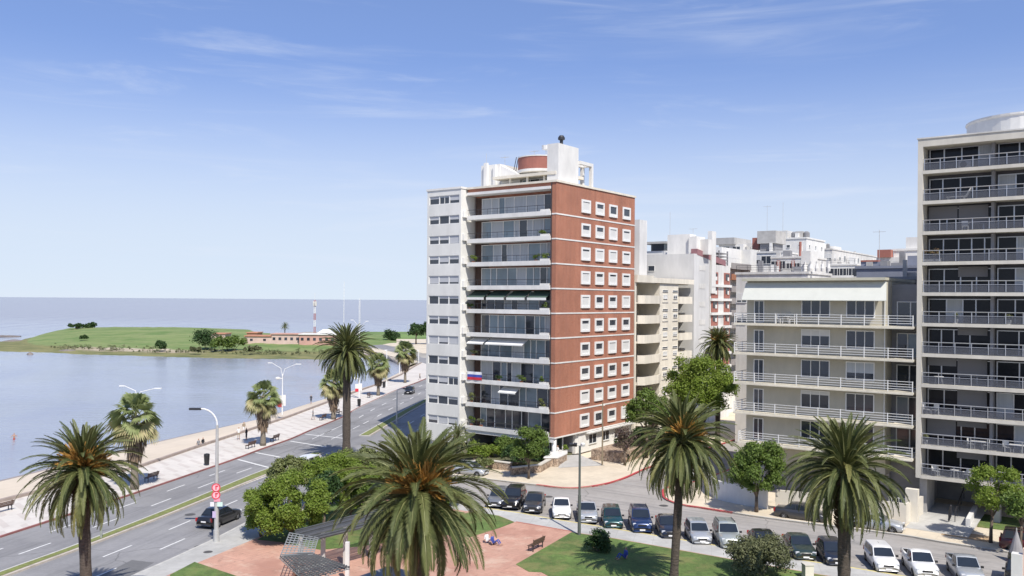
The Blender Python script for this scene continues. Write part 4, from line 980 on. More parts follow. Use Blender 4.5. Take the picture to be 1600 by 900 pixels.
# --- terraced beige block -----------------------------------------------------------
rnd = random.Random(5)
wb = WB.thing('apartment_block', 'beige apartment block of six floors with white railed balconies wrapping its corner', 'apartment building')
xl = WB.front(1167.5, 450, 1.4)[0]; xr = WB.front(1385, 450, 1.4)[0]; xe = WB.front(1427, 540, 0)[0]
zf = [16.86, 13.93, 11.0, 8.06, 5.13]
ztop = WB.front(1170, 435.5, 1.4)[1]
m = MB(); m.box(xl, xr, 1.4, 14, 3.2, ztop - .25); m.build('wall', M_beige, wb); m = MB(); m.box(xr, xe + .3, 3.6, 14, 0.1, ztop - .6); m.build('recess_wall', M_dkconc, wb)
m = MB(); m.box(xl - .25, xr + .1, .55, 14.1, ztop - .25, ztop); m.build('roof', mat('roof_edge', (.50, .48, .38), .8), wb)
za, zb_ = WB.front(1170, 447, .9)[1], WB.front(1170, 468.5, .1)[1]
m = MB(); m.add([(xl - .05, 1.2, za + .35), (xr + .05, 1.2, za + .35), (xr + .3, .05, zb_), (xl - .05, .05, zb_), (xl - .05, 1.25, za + .3), (xr + .05, 1.25, za + .3), (xr + .3, .12, zb_ - .05), (xl - .05, .12, zb_ - .05)],
        [(0, 3, 2, 1), (4, 5, 6, 7), (0, 1, 5, 4), (1, 2, 6, 5), (2, 3, 7, 6), (3, 0, 4, 7)]); m.build('awning', mat('cream_awning', (.56, .57, .52), .8, .04), wb)
for i, z in enumerate(zf):
    x0b = -.15 if i < 4 else .35
    m = MB(); m.box(x0b, xe, .0, 1.4, z - .12, z + .06); m.box(x0b, xl - .003, 1.4, 6.5, z - .15, z + .08); m.box(xr - .8, xe + .2, 1.4, 3.6, z - .12, z + .06)
    m.box(x0b - .04, xe + .02, -.06, 0, z - .17, z - .04); bo = m.build('balcony', mat('pale_slab', (.62, .58, .48), .8, .12, 1.2, var2=.1), wb)
    r = MB(); n = 9
    for k in range(n):
        x = x0b + .05 + (xe - x0b - .1) * k / (n - 1); r.box(x - .035, x + .035, .02, .10, z + .06, z + 1.05)
    for h in (.30, .52, .74, .98): r.box(x0b, xe, .04, .085, z + h, z + h + .045)
    for h in (.30, .52, .74, .98): r.box(x0b, x0b + .04, .09, 6.4, z + h, z + h + .06)
    for y in (2.2, 4.3, 6.4): r.box(x0b - .02, x0b + .06, y - .04, y + .04, z + .08, z + 1.05)
    r.build('railing', M_rail, bo)
    for (pa, pb, sill, cov) in ((1178, 1194, .12, [0]), (1252, 1297, .75, [0, .35, 0, .2, 0]), (1322, 1367, .75, [0, 0, .6, 0, 0])):
        ua, ub = WB.front(pa, 520, 1.4)[0], WB.front(pb, 520, 1.4)[0]; w_ = ub - ua; h_ = 1.75 if sill > .5 else 2.2
        wo = inst('window', win_mesh(w_, h_, .09, .05), wb, ((ua + ub) / 2, 1.4, z + sill)); inst('pane', pane_mesh(w_, h_, .09, cov[i % len(cov)], 1 if w_ < 1.5 else 2, shut=[M_curt, M_shut][i % 2]), wo)
    m = MB(); strip_glazing(m, xr + .5, xe, 3.5, z + .1, z + 2.3, rnd, (.9, 1.3), dark=.8); m.build('balcony_window', GLZ, wb)
m = MB(); m.box(xl + 1.5, xr, 3.0, 13.9, .1, 3.2); m.build('ground_floor_wall', M_dkconc, wb)
m = MB(); m.path([(xr - .1, 1.3, ztop - .3), (xr - .1, 1.3, 5.3)], .05, 6); m.build('drainpipe', M_frame, wb)

# --- tall block on the right ----------------------------------------------------------
rnd = random.Random(9)
tb = TB.thing('apartment_tower', 'tall balcony block framed by a pale stone fin, cut off by the right edge', 'apartment building')
ZT2 = TB.front(1434, 216.5, 0)[1]; Z0 = TB.front(1434, 746, 0)[1]; XW = 17.0; zs = [Z0 + .22 + 2.69 * k for k in range(11)]
xf = TB.front(1441.5, 400, 0)[0]
m = MB(); m.box(0, xf, -.15, 15, Z0, ZT2 - .8); m.box(0, XW, -.15, 15, ZT2 - .8, ZT2 - .12); m.build('stone_frame', M_fin, tb)
MB().box(-.08, XW + .1, -.22, 15.1, ZT2 - .12, ZT2).build('parapet_coping', M_offw, tb)
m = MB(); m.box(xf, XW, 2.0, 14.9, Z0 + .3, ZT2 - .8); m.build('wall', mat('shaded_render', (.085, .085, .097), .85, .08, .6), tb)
xc = TB.front(1551, 400, 1.0)[0]
for i, z in enumerate(zs):
    m = MB(); m.box(xf, XW, -.12, 2.0, z - .18, z + .02); m.box(xf, XW, -.16, -.12, z - .24, z + .06); bo = m.build('balcony', M_fin, tb)
    r = MB(); k = 0; x = xf + .1
    while x < XW: r.box(x - .03, x + .03, -.10, -.04, z + .10, z + 1.05); x += 1.28
    r.tube((xf, -.07, z + 1.05), (XW, -.07, z + 1.05), .04, n=6); r.tube((xf, -.07, z + .72), (XW, -.07, z + .72), .022, n=5)
    r.build('railing', M_alu, bo)
    g = MB(); g.box(xf + .05, XW, -.055, -.04, z + .09, z + .72); g.build('glass_panel', M_clear, bo)
    m = MB(); strip_glazing(m, xf + .2, xc - .2, 1.9, z + .05, z + 2.2, rnd, (1.0, 1.5), dark=.62, shutp=.0)
    if i not in (10, 5):
        x = xf + .15
        for part in range(2):
            x2 = x + (xc - xf - .5) / 2; 
            if rnd.random() < .68: m.box(x, x2 - .1, 1.74, 1.82, z + rnd.choice([.7, 1.2, 1.45, 1.6, 1.7]), z + 2.35, 5)
            x = x2
    strip_glazing(m, xc + .3, XW - .2, 1.9, z + .05, z + 2.2, rnd, (1.0, 1.7), dark=.6); m.build('balcony_window', [M_gdark, M_curt, M_alu, M_gdark, M_shut, M_shutg], tb)
    m = MB(); m.box(xc - .12, xc + .12, .9, 1.98, z + .02, z + 2.47); m.build('column', M_dkconc, tb)
m = MB(); c = TB.front(1510, 190, 6)[0]; m.lathe((c + 4.8, 6.5, 0), [(4.8, ZT2), (4.8, ZT2 + 1.5), (4.9, ZT2 + 1.6), (4.9, ZT2 + 1.75), (.2, ZT2 + 1.76)], 40); m.build('roof_drum', M_white, tb)
antenna(tb, 8.9, 6.5, ZT2 + 1.7, 4.0, False)
m = MB(); m.box(.15, .75, .8, 4.2, .1, Z0); m.build('pillar', M_conc, tb)
m = MB(); m.box(5.8, 6.4, 1.4, 2.4, .1, Z0); m.build('pillar', M_conc, tb)
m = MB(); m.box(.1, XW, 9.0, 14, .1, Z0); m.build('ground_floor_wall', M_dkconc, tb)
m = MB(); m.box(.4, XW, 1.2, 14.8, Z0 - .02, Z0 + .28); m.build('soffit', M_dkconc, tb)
m = MB(); m.add([(.2, -5.0, .14), (5.0, -5.2, .14), (5.0, 5, .5), (.2, 5, .5)], [(0, 1, 2, 3)]); structure(m.build('driveway', M_path, None, loc=(TB.x, TB.y, 0), rot=(0, 0, TB.ang)))

# furniture seen on the balconies: each piece its own thing
def chair_meshes():
    s = MB(); s.box(-.25, .25, -.25, .25, .40, .45); bk = MB(); bk.box(-.25, .25, .2, .25, .45, .9)
    lg = MB(); lg.box(-.025, .025, -.025, .025, 0, .4); ar = MB(); ar.box(-.03, .03, -.25, .25, .62, .66)
    return [x.mesh(n, M_white) for x, n in ((s, 'seat'), (bk, 'backrest'), (lg, 'leg'), (ar, 'armrest'))]
CH = chair_meshes()
def chair(label, X, Y, z, rz, group=None):
    t = thing('balcony_chair', label, 'chair', (X, Y, z), rz, group)
    inst('seat', CH[0], t); inst('backrest', CH[1], t)
    for x in (-.22, .22):
        inst('armrest', CH[3], t, (x * 1.1, 0, 0))
        for y in (-.22, .22): inst('leg', CH[2], t, (x, y, 0))
    return t
TBL = None
def table(label, X, Y, z, r=.4, rect=False):
    t = thing('balcony_table', label, 'table', (X, Y, z), ANG)
    m = MB()
    if rect: m.box(-.6, .6, -.35, .35, .68, .72)
    else: m.lathe((0, 0, 0), [(r, .68), (r, .72)], 16)
    m.build('tabletop', M_white, t)
    for x in (-.3, .3):
        for y in (-.2, .2):
            g = MB(); g.tube((x, y, 0), (x * .8, y * .8, .68), .025, n=5); g.build('leg', M_white, t)
    return t
def tb_at(px, py, k, ly=.6):
    lx = TB.front(px, py, ly)[0]; X, Y = TB.w(lx, ly); return X, Y, zs[k] + .02
def rowname(k):           # k from the bottom
    return ['lowest', 'second lowest', 'third lowest', 'fourth lowest', 'fifth lowest', 'sixth lowest', 'fifth highest', 'fourth highest', 'third highest', 'second highest', 'top'][k]
X, Y, z = tb_at(1499, 305, 9)
lo = thing('sun_lounger', 'white sun lounger on the second highest balcony of the tall block', 'lounger', (X, Y, z), ANG)
m = MB(); m.box(-1.0, .5, -.3, .3, .30, .36); m.build('seat', M_white, lo)
m = MB(); m.add([(.5, -.3, .33), (.95, -.3, 1.1), (.95, .3, 1.1), (.5, .3, .33), (.55, -.3, .30), (1.0, -.3, 1.07), (1.0, .3, 1.07), (.55, .3, .30)], [(0, 1, 2, 3), (7, 6, 5, 4), (0, 4, 5, 1), (3, 2, 6, 7), (1, 5, 6, 2)]); m.build('backrest', M_white, lo)
for x in (-.85, .4):
    for y in (-.25, .25): MB().box(x - .03, x + .03, y - .03, y + .03, 0, .3).build('leg', M_white, lo)
X, Y, z = tb_at(1508, 357, 8); chair('white plastic chair alone on the third highest balcony of the tall block', X, Y, z, ANG + .3)
X, Y, z = tb_at(1467, 590, 3, .5); table('white crossed leg table on the fourth lowest balcony of the tall block', X, Y, z)
X, Y, z = tb_at(1447, 636, 2, .5); chair('white chair against the fin on the third lowest balcony of the tall block', X, Y, z, ANG + 1.2)
X, Y, z = tb_at(1461, 637, 2, .6); chair('white chair second from the fin on the third lowest balcony', X, Y, z, ANG - .4)
X, Y, z = tb_at(1517, 695, 1, .5); chair('white chair left of the table on the second lowest balcony', X, Y, z, ANG + 1.4)
X, Y, z = tb_at(1529, 695, 1, .7); table('white table between two chairs on the second lowest balcony of the tall block', X, Y, z, rect=True)
X, Y, z = tb_at(1541, 697, 1, .5); chair('white chair right of the table on the second lowest balcony', X, Y, z, ANG - 1.4)
X, Y, z = tb_at(1573, 699, 1, .5); chair('white chair far along the second lowest balcony beside a white frame', X, Y, z, ANG + .5)
X, Y, z = tb_at(1590, 699, 1, .6); table('white table at the right end of the second lowest balcony', X, Y, z, rect=True)
X, Y, z = tb_at(1462, 735, 0, .5); chair('white chair nearest the fin on the lowest balcony of the tall block', X, Y, z, ANG + .8)
X, Y, z = tb_at(1492, 739, 0, .7); table('white table on the lowest balcony of the tall block', X, Y, z)
X, Y, z = tb_at(1511, 741, 0, .5); chair('white chair right of the table on the lowest balcony of the tall block', X, Y, z, ANG - .6)
X, Y, z = tb_at(1508, 256, 10, .9)
ac = thing('air_conditioner', 'boxy pale air conditioner unit on the top balcony of the tall block', 'air conditioner', (X, Y, z), ANG)
m = MB(); m.box(-.5, .5, -.2, .2, .1, .8); m.build('casing', M_offw, ac); m = MB(); m.lathe((0, 0, 0), [(.27, 0), (.27, .03)], 16); m.build('fan_grille', M_dkmetal, ac, loc=(-.1, -.2, .45), rot=(PI / 2, 0, 0))
# the chairs on the upper terrace of the beige block
def wb_at(px, ly=.8): lx = WB.front(px, 500, ly)[0]; return WB.w(lx, ly)
X, Y = wb_at(1218); chair('white chair left of the small table on the top terrace of the beige block', X, Y, zf[0] + .08, ANG + 1.3)
X, Y = wb_at(1228); table('white table between the chairs on the top terrace of the beige block', X, Y, zf[0] + .08)
X, Y = wb_at(1238); chair('white chair right of the small table on the top terrace of the beige block', X, Y, zf[0] + .08, ANG - 1.3)
# banner on the brick tower
X, Y = RB.w(RB.front(741, 586, -.2)[0], -.2); zb = F0 + FH * 2 + .30
bn = thing('banner', 'red, blue and white striped banner hung on a balcony rail of the brick tower', 'banner', (X, Y, zb), ANG)
m = MB()
for i, mm in enumerate((2, 1, 0)):
    for k in range(12):
        x0, x1 = -1.1 + 2.3 * k / 12, -1.1 + 2.3 * (k + 1) / 12; f = lambda x: -.03 * math.sin(x * 5) - .02
        m.add([(x0, f(x0), i * .34), (x1, f(x1), i * .34), (x1, f(x1), i * .34 + .34), (x0, f(x0), i * .34 + .34), (x0, f(x0) + .02, i * .34), (x1, f(x1) + .02, i * .34), (x1, f(x1) + .02, i * .34 + .34), (x0, f(x0) + .02, i * .34 + .34)],
              [(0, 1, 2, 3), (7, 6, 5, 4), (3, 2, 6, 7), (4, 5, 1, 0)], mm)
m.build('cloth', [mat('white_cloth', (.75, .75, .78), .9), mat('blue_cloth', (.05, .08, .38), .9), mat('red_cloth', (.55, .03, .05), .9)], bn)
# ------------------------------------------------------------------ vegetation
def frond_quads(az, e0, bend, Lf, rg, leaf=0.55, npairs=46, nseg=16, roll=0.0, wid=0.055):
    """one feather leaf; returns leaflet quads (n,4,3) and rib points"""
    t = np.linspace(0, 1, nseg + 1); el = e0 - bend * t ** 1.25
    ds = Lf / nseg; r = np.concatenate([[0], np.cumsum(np.cos(el[:-1]) * ds)]); z = np.concatenate([[0], np.cumsum(np.sin(el[:-1]) * ds)])
    ca, sa = math.cos(az), math.sin(az)
    P = np.stack([r * ca, r * sa, z], 1)
    T = np.stack([np.cos(el) * ca, np.cos(el) * sa, np.sin(el)], 1)
    S = np.array([-sa, ca, 0.0]); S = np.tile(S, (nseg + 1, 1))
    U = np.cross(T, S)                                    # upper side of the leaf
    cr, sr = math.cos(roll), math.sin(roll); S, U = S * cr + U * sr, U * cr - S * sr
    q = []
    tt = np.linspace(0.10, 0.985, npairs)
    for side in (-1, 1):
        k = tt * nseg; i = np.minimum(k.astype(int), nseg - 1); f = (k - i)[:, None]
        p = P[i] * (1 - f) + P[i + 1] * f; tn = T[i] * (1 - f) + T[i + 1] * f; s = S[i] * (1 - f) + S[i + 1] * f; u = U[i] * (1 - f) + U[i + 1] * f
        ln = leaf * (np.sin(np.pi * np.clip(tt * 0.86 + 0.12, 0, 1)) ** 0.7) * rg.uniform(.85, 1.1, npairs)
        fw = (0.62 + 0.55 * tt)[:, None]
        d = tn * fw + side * s * 0.72 + u * rg.uniform(.30, .46, npairs)[:, None] + rg.normal(0, .035, (npairs, 3))
        d /= np.linalg.norm(d, axis=1, keepdims=True)
        w_ = tn * (wid * 0.5); tip = p + d * ln[:, None]; tip[:, 2] -= 0.10 * ln
        mid = p + d * (ln * 0.45)[:, None]
        q.append(np.stack([p - w_ * .6, mid - w_ * 1.1 , tip, mid + w_ * 1.1], 1))
    return np.concatenate(q), P
def feather_palm_meshes(R, seed, n=152, leaf=.44, wid=.095, npairs=56, low=-52, up=84):
    rg = np.random.default_rng(seed); A = []; Bq = []; TA = []; TB_ = []; rib = MB(); ga = 2.39996
    for i in range(n):
        f = (i + .5) / n
        e0 = R_(up + (low - up) * f ** 1.05) + rg.normal(0, .09); az = i * ga + rg.normal(0, .15)
        bend = R_(24 + 66 * math.sin(min(1, f * 1.15) * PI * .80)) * rg.uniform(.8, 1.2)
        Lf = R * rg.uniform(.90, 1.10) * (0.84 + .30 * math.sin(min(1, f * 1.15) * PI * .8))
        q, P = frond_quads(az, e0, bend, Lf, rg, leaf=leaf * R / 3.7, npairs=npairs, roll=rg.normal(0, .35), wid=wid * R / 3.7)
        q = q + np.array([0.18 * math.cos(az), 0.18 * math.sin(az), 0.35 - .8 * f])
        o_ = (f > .72 and rg.random() < .35) or rg.random() < .06; (Bq if o_ else A).append(q); (TB_ if o_ else TA).append(np.clip(rg.uniform(0, 1) * .75 + rg.normal(.12, .07, len(q)), 0, 1))
        P = P + np.array([0.18 * math.cos(az), 0.18 * math.sin(az), 0.35 - .8 * f])
        rib.path([tuple(p) for p in P[::4]], [.045, .035, .025, .015, .006][:len(P[::4])], 4)
    return quads_mesh('crown', np.concatenate(A), M_palm, tint=np.concatenate(TA)), quads_mesh('old_fronds', np.concatenate(Bq), M_palmy, tint=np.concatenate(TB_)), rib.mesh('frond_ribs', M_rachis)
def flower_mesh(seed, s=1.0):
    rg = np.random.default_rng(seed); q = []
    for j in range(210):
        d = np.array([rg.normal(0, .42), rg.normal(0, .42), 0.9]); d /= np.linalg.norm(d); L_ = rg.uniform(.45, 1.0) * s
        p0 = d * L_ * .25; p1 = d * L_ + np.array([0, 0, -.28 * L_ * L_ * abs(d[0] + .2)]); a = np.cross(d, rg.normal(0, 1, 3)); a /= np.linalg.norm(a); a *= .013
        q.append([p0 - a, p0 + a, p1 + a * 1.5, p1 - a * 1.5])
    return quads_mesh('flower_cluster', np.array(q), M_flower)
FL = [flower_mesh(1), flower_mesh(2)]
CROWNS = [feather_palm_meshes(3.7, 5), feather_palm_meshes(3.7, 17), feather_palm_meshes(3.7, 29)]
CR_BIG = feather_palm_meshes(3.7, 63, n=138, leaf=.54, wid=.062, npairs=84, low=-54, up=84)
CR_SMALL = feather_palm_meshes(3.7, 41, n=60, wid=.12, npairs=30, low=-35)
def dead_mesh(seed):
    rg = np.random.default_rng(seed); q = []
    for i in range(9):
        az = rg.uniform(0, 2 * PI); a, P = frond_quads(az, R_(-50) + rg.normal(0, .15), R_(rg.uniform(25, 45)), rg.uniform(1.6, 2.8), rg, leaf=.30, npairs=34, wid=.06); q.append(a + np.array([.3 * math.cos(az), .3 * math.sin(az), 0]))
    return quads_mesh('dead_fronds', np.concatenate(q), leafmat('palm_leaf_dead', (.24, .165, .09), (.15, .105, .065), .1))
DEAD = [dead_mesh(51), dead_mesh(52)]
def feather_palm(label, px, Y, zc, R, var, flowers=True, tr=.40, rz=0.0, group='feather leaved palms around the plaza', crown=None, lean=0.0, boots=0.0, z0=.13):
    X = PX(px, Y); t = thing('palm_tree', label, 'palm tree', (X, Y, z0), 0, group); sc = R / 3.7; zc -= z0
    m = MB(); prof = []; n = 40; rj = random.Random(int(px))
    pts = []; rs = []
    for i in range(n + 1):
        f = i / n; z = f * (zc - .2); r = tr * (1.25 - .35 * min(1, f * 6) + .0) * rj.uniform(.95, 1.05)
        if f > .80: r *= 1 + (boots if boots else .35) * math.sin((f - .80) / .20 * PI * .62)
        pts.append((lean * (f - 1) , 0, z)); rs.append(r)
    m.path(pts, rs, 14); m.build('trunk', M_palmbark, t, smooth=True)
    if True:
        m = MB(); q = []
        for i in range(170):                                  # stubs of cut leaf bases under the crown
            a = i * 2.39996; f = i / 170; z = zc - 2.0 * sc * (1 - f) * (1 + boots) - .1; r = tr * (1.0 + .35 * f)
            d = Vector((math.cos(a), math.sin(a), .9)).normalized(); p = Vector((math.cos(a) * r * .85, math.sin(a) * r * .85, z))
            m.tube(p, p + d * .34, .075, .03, 4)
        m.build('leaf_stubs', M_palmbarkd, t)
    cr = crown or CROWNS[var % 3]
    for nm, me in zip(('crown', 'old_fronds', 'frond_ribs'), cr): inst(nm, me, t, (0, 0, zc), (0, 0, rz), sc)
    if crown is not CR_SMALL:
        inst('dead_fronds', DEAD[var % 2], t, (0, 0, zc - .5), (0, 0, rz * 1.7), sc)
    if flowers:
        rf = random.Random(int(px) + 3)
        for i in range(flowers if flowers > 1 else 9):
            a = i * 2 * PI / (flowers if flowers > 1 else 9) + rf.uniform(-.2, .2)
            inst('flower_cluster', FL[i % 2], t, (.45 * math.cos(a), .45 * math.sin(a), zc + rf.uniform(.1, .6)), (rf.uniform(.45, .85) * -math.sin(a), rf.uniform(.45, .85) * math.cos(a), a), sc * rf.uniform(1.5, 1.9))
    return t
feather_palm('feather palm with orange flower sprays standing alone by the avenue lanes, far left', 131, 51, 8.75, 3.2, 0, lean=-.35, rz=.3, flowers=9, tr=.36)
feather_palm('tallest feather palm, its slim dark trunk rising from the olive shrubs with the sea behind', 543, 100, 13.0, 3.55, 1, rz=1.1, flowers=0, tr=.50)
feather_palm('largest feather palm in front of the brick tower with bright orange flower sprays', 655, 45, 8.85, 4.1, 2, rz=2.0, flowers=12, tr=.42, crown=CR_BIG)
feather_palm('feather palm with a bare dark trunk on the lawn, between brick tower and beige block', 1067, 57, 9.75, 3.5, 0, lean=.5, rz=4.0, flowers=4, tr=.30)
feather_palm('stout trunked feather palm without flowers in front of the tall block', 1322, 50, 9.35, 3.45, 1, rz=3.3, flowers=0, tr=.40, boots=.75)
feather_palm('feather palm half hidden behind the big leafy tree on the side street', 1123, 112, 13.6, 2.5, 2, rz=.7, flowers=3, tr=.35)
feather_palm('small young feather palm on the planted bank below the brick tower', 716, 99, 3.5, 1.75, 0, rz=.2, flowers=0, tr=.18, crown=CR_SMALL)

def fan_quads(rg, p, d, rad, blades=17, spread=2.7):
    """a pleated fan leaf: blades radiating from p about direction d"""
    d = d / np.linalg.norm(d); up = np.array([0, 0, 1.0]); s = np.cross(d, up); s /= (np.linalg.norm(s) + 1e-6); q = []
    nrm = np.cross(s, d); ro = rg.uniform(-1.0, 1.0); s, nrm = s * math.cos(ro) + nrm * math.sin(ro), nrm * math.cos(ro) - s * math.sin(ro)
    for b in range(blades):
        a = (b / (blades - 1) - .5) * spread; L_ = rad * (1 - .25 * abs(a) / (spread / 2)) * rg.uniform(.9, 1.08)
        v = d * math.cos(a) + s * math.sin(a); w_ = (np.cross(nrm, v)) * (rad * .07)
        mid = p + v * L_ * .6; tip = p + v * L_ + np.array([0, 0, -.30 * L_]) + nrm * rg.normal(0, .05)
        q.append([p, mid - w_, tip, mid + w_])
    return q
def fan_palm_meshes(seed, R):
    rg = np.random.default_rng(seed); A = []; O = []; K = []; st = MB(); n = 46
    for i in range(n):
        f = (i + .5) / n; e = R_(84 - 125 * f) + rg.normal(0, .08); az = i * 2.39996
        d = np.array([math.cos(e) * math.cos(az), math.cos(e) * math.sin(az), math.sin(e)])
        L_ = R * rg.uniform(.42, .58); base = np.array([0, 0, -.35 * f * R]); p = base + d * L_
        dd = d + np.array([0, 0, -.35]); (O if f > .68 else A).extend(fan_quads(rg, p, dd, R * rg.uniform(.58, .74)))
        st.tube(tuple(base), tuple(p), .03, .02, 4)
    for i in range(420):
        f = rg.random(); az = rg.uniform(0, 2 * PI); z = -.42 * R - f * 1.25 * R; r = R * (.54 - .32 * f) * rg.uniform(.55, 1.05)
        p = np.array([r * math.cos(az), r * math.sin(az), z]); d = np.array([.18 * math.cos(az), .18 * math.sin(az), -1]); s = np.array([-math.sin(az), math.cos(az), 0]) * .10 * rg.uniform(.6, 1.4)
        L_ = .45 * R * rg.uniform(.6, 1.1); K.append([p - s * .5, p + d * L_ * .5 - s, p + d * L_, p + d * L_ * .5 + s])
    return quads_mesh('crown', np.array(A), M_fan), quads_mesh('dry_fronds', np.array(O), M_fanold), quads_mesh('dead_leaf_skirt', np.array(K), M_skirt), st.mesh('leaf_stalks', M_rachis)
FANS = [fan_palm_meshes(3, 2.2), fan_palm_meshes(8, 2.2)]
def fan_palm(label, px, py, ytop, R, var, skirt=1.0, tr=.33):
    X, Y = G(px, py, .13); zc = ZP(px, ytop, Y) - R * .98
    t = thing('fan_palm', label, 'palm tree', (X, Y, .13), 0, 'fan palms along the promenade'); sc = R / 2.2
    m = MB(); n = 14; m.path([(0, 0, (zc - .13) * i / n) for i in range(n + 1)], [tr * (1.15 - .3 * min(1, i / 4)) for i in range(n + 1)], 12); m.build('trunk', M_washbark, t, smooth=True)
    for nm, me in zip(('crown', 'dry_fronds', 'dead_leaf_skirt', 'leaf_stalks'), FANS[var]):
        inst(nm, me, t, (0, 0, zc - .13), (0, 0, var + px * .01), (sc, sc, sc * (skirt if 'skirt' in nm else 1)))
    return t
fan_palm('biggest fan palm on the promenade with a thick brown skirt, below a double lamp', 210, 764, 611, 2.45, 0, .95, .38)
fan_palm('fan palm on the promenade with a bearded trunk between two benches', 411, 696, 592, 2.2, 1, 1.05, .34)
fan_palm('fan palm on the promenade partly behind the tall dark palm trunk', 521, 655, 575, 2.2, 0, 1.05, .36)
fan_palm('fan palm with a pinkish trunk on the promenade right of the tall dark palm trunk', 591, 618, 550, 2.4, 1, .9, .32)
fan_palm('most distant fan palm on the promenade, near the bend of the coast road', 633, 598, 531, 2.6, 0, .9, .3)

def leaf_cloud(seed, blobs, n, size, flat=0.0, stretch=1.0):
    """leaf-sized bent quads on the shells of many small clumps; blobs: (x, y, z, r)"""
    rg = np.random.default_rng(seed); W = np.array([b[3] ** 2 for b in blobs]); W = W / W.sum(); pick = rg.choice(len(blobs), n, p=W)
    B_ = np.array(blobs)[pick]; d = rg.normal(0, 1, (n, 3)); d /= np.linalg.norm(d, axis=1, keepdims=True); d[:, 2] = np.where(d[:, 2] < -.45, -d[:, 2], d[:, 2])
    rad = B_[:, 3] * np.where(rg.random(n) < .72, rg.uniform(.62, 1.12, n), rg.uniform(.2, 1.45, n))
    P = B_[:, :3] + d * rad[:, None] * np.array([1, 1, stretch])
    nr = d * .8 + rg.normal(0, .55, (n, 3)) + np.array([0, 0, .35]); nr /= np.linalg.norm(nr, axis=1, keepdims=True)
    a = np.cross(nr, rg.normal(0, 1, (n, 3))); a /= np.linalg.norm(a, axis=1, keepdims=True); b = np.cross(nr, a)
    s = (size * rg.uniform(.6, 1.35, n))[:, None]
    return np.stack([P - a * s, P - b * s * .55 - nr * s * .15, P + a * s, P + b * s * .55 - nr * s * .15], 1)
def clumps(seed, cx, cy, cz, rx, ry, rz, n, r0, r1, hollow=.55):
    rg = random.Random(seed); out = []
    while len(out) < n:
        d = Vector((rg.gauss(0, 1), rg.gauss(0, 1), rg.gauss(0, 1))).normalized() * rg.uniform(hollow, 1)
        if d.z < -.75: continue
        out.append((cx + d.x * rx, cy + d.y * ry, cz + d.z * rz, rg.uniform(r0, r1)))
    return out
def tree(label, x, y, h, trunk_h, crown, mtl, n, leaf, seed, tr=.14, name='street_tree', cat='tree', group=None, z0=.13, ncl=26, cr=(.45, .8), lean=(0, 0), limbs=7):
    """crown = (rx, ry, rz) ; its centre sits rz below the top"""
    t = thing(name, label, cat, (x, y, z0), 0, group); rx, ry, rz = crown; cz = h - rz; rg = random.Random(seed)
    bl = clumps(seed, lean[0], lean[1], cz, rx - cr[1] * .6, ry - cr[1] * .6, rz - cr[1] * .5, ncl, cr[0], cr[1])
    m = MB(); m.path([(0, 0, 0), (lean[0] * .15 + rg.uniform(-.1, .1), lean[1] * .2, trunk_h * .5), (lean[0] * .4, lean[1] * .4, trunk_h)], [tr * 1.25, tr, tr * .85], 9)
    top = Vector((lean[0] * .4, lean[1] * .4, trunk_h * .97))
    for b in bl[:limbs]:
        e = Vector(b[:3]); mid = top.lerp(e, .5) + Vector((0, 0, .1 * h)) * .4; m.path([tuple(top), tuple(mid), tuple(e)], [tr * .6, tr * .38, tr * .12], 6)
    m.build('trunk', M_bark, t, smooth=True)
    inst('crown', quads_mesh('crown', leaf_cloud(seed, bl, n, leaf), mtl), t)
    return t
def shrub(label, x, y, rx, ry, h, mtl, n, leaf, seed, z0=.13, name='shrub', cat='shrub', group=None, ncl=18, cr=None, rz=0.0):
    t = thing(name, label, cat, (x, y, z0), rz, group); cr = cr or (h * .2, h * .36)
    bl = clumps(seed, 0, 0, h * .45, rx * .8, ry * .8, h * .42, ncl, *cr, hollow=.4)
    m = MB(); rg = random.Random(seed)
    for b in bl[:6]: m.path([(b[0] * .1, b[1] * .1, 0), (b[0] * .5, b[1] * .5, b[2] * .6), b[:3]], [.05, .035, .012], 5)
    m.build('stems', M_bark, t)
    inst('foliage', quads_mesh('foliage', leaf_cloud(seed, bl, n, leaf), mtl), t)
    return t
def at(px, py, z=.13): return G(px, py, z)

# plaza shrubbery, near the avenue
x, y = at(455, 846); tree('bright green bushy tree at the edge of the avenue pavement, left of the pergola', x, y, 5.7, .8, (3.5, 2.9, 2.85), M_lfb, 38000, .088, 3, .16, ncl=80, cr=(.3, .75), limbs=14)
x, y = at(408, 838); tree('smaller bright tree overhanging the avenue pavement beside the larger bushy tree', x, y, 4.2, .6, (1.9, 1.8, 2.0), M_lfb, 14000, .088, 31, .1, ncl=34, cr=(.28, .6))
x, y = at(452, 800); tree('loose pale green tree rising behind the bushy tree by the avenue', x, y, 5.0, 1.5, (2.3, 2.0, 1.9), M_lfo, 9000, .12, 13, .12, ncl=30, cr=(.4, .7))
x, y = at(548, 814); tree('bright feathery tree behind the slatted pergola roof', x, y, 5.1, .7, (3.1, 2.6, 2.4), M_lfb, 22000, .09, 44, .12, ncl=46, cr=(.35, .7))
x, y = at(507, 826); tree('dark green rounded tree between the bright bushy trees and the pergola', x, y, 4.6, 1.2, (1.5, 1.5, 1.5), M_lfd, 8500, .12, 4, .12, ncl=26, cr=(.4, .8))
x, y = at(508, 792); tree('leafy green tree just left of the tall palm trunk', x, y, 5.1, 1.2, (3.4, 2.6, 2.0), M_lfb, 22000, .095, 5, .12, ncl=32, cr=(.45, .85))
x, y = at(590, 818); tree('mid green tree half behind the largest palm', x, y, 4.2, 1.2, (2.0, 1.8, 1.5), M_lfm, 8000, .12, 6, .12, ncl=24, cr=(.4, .7))
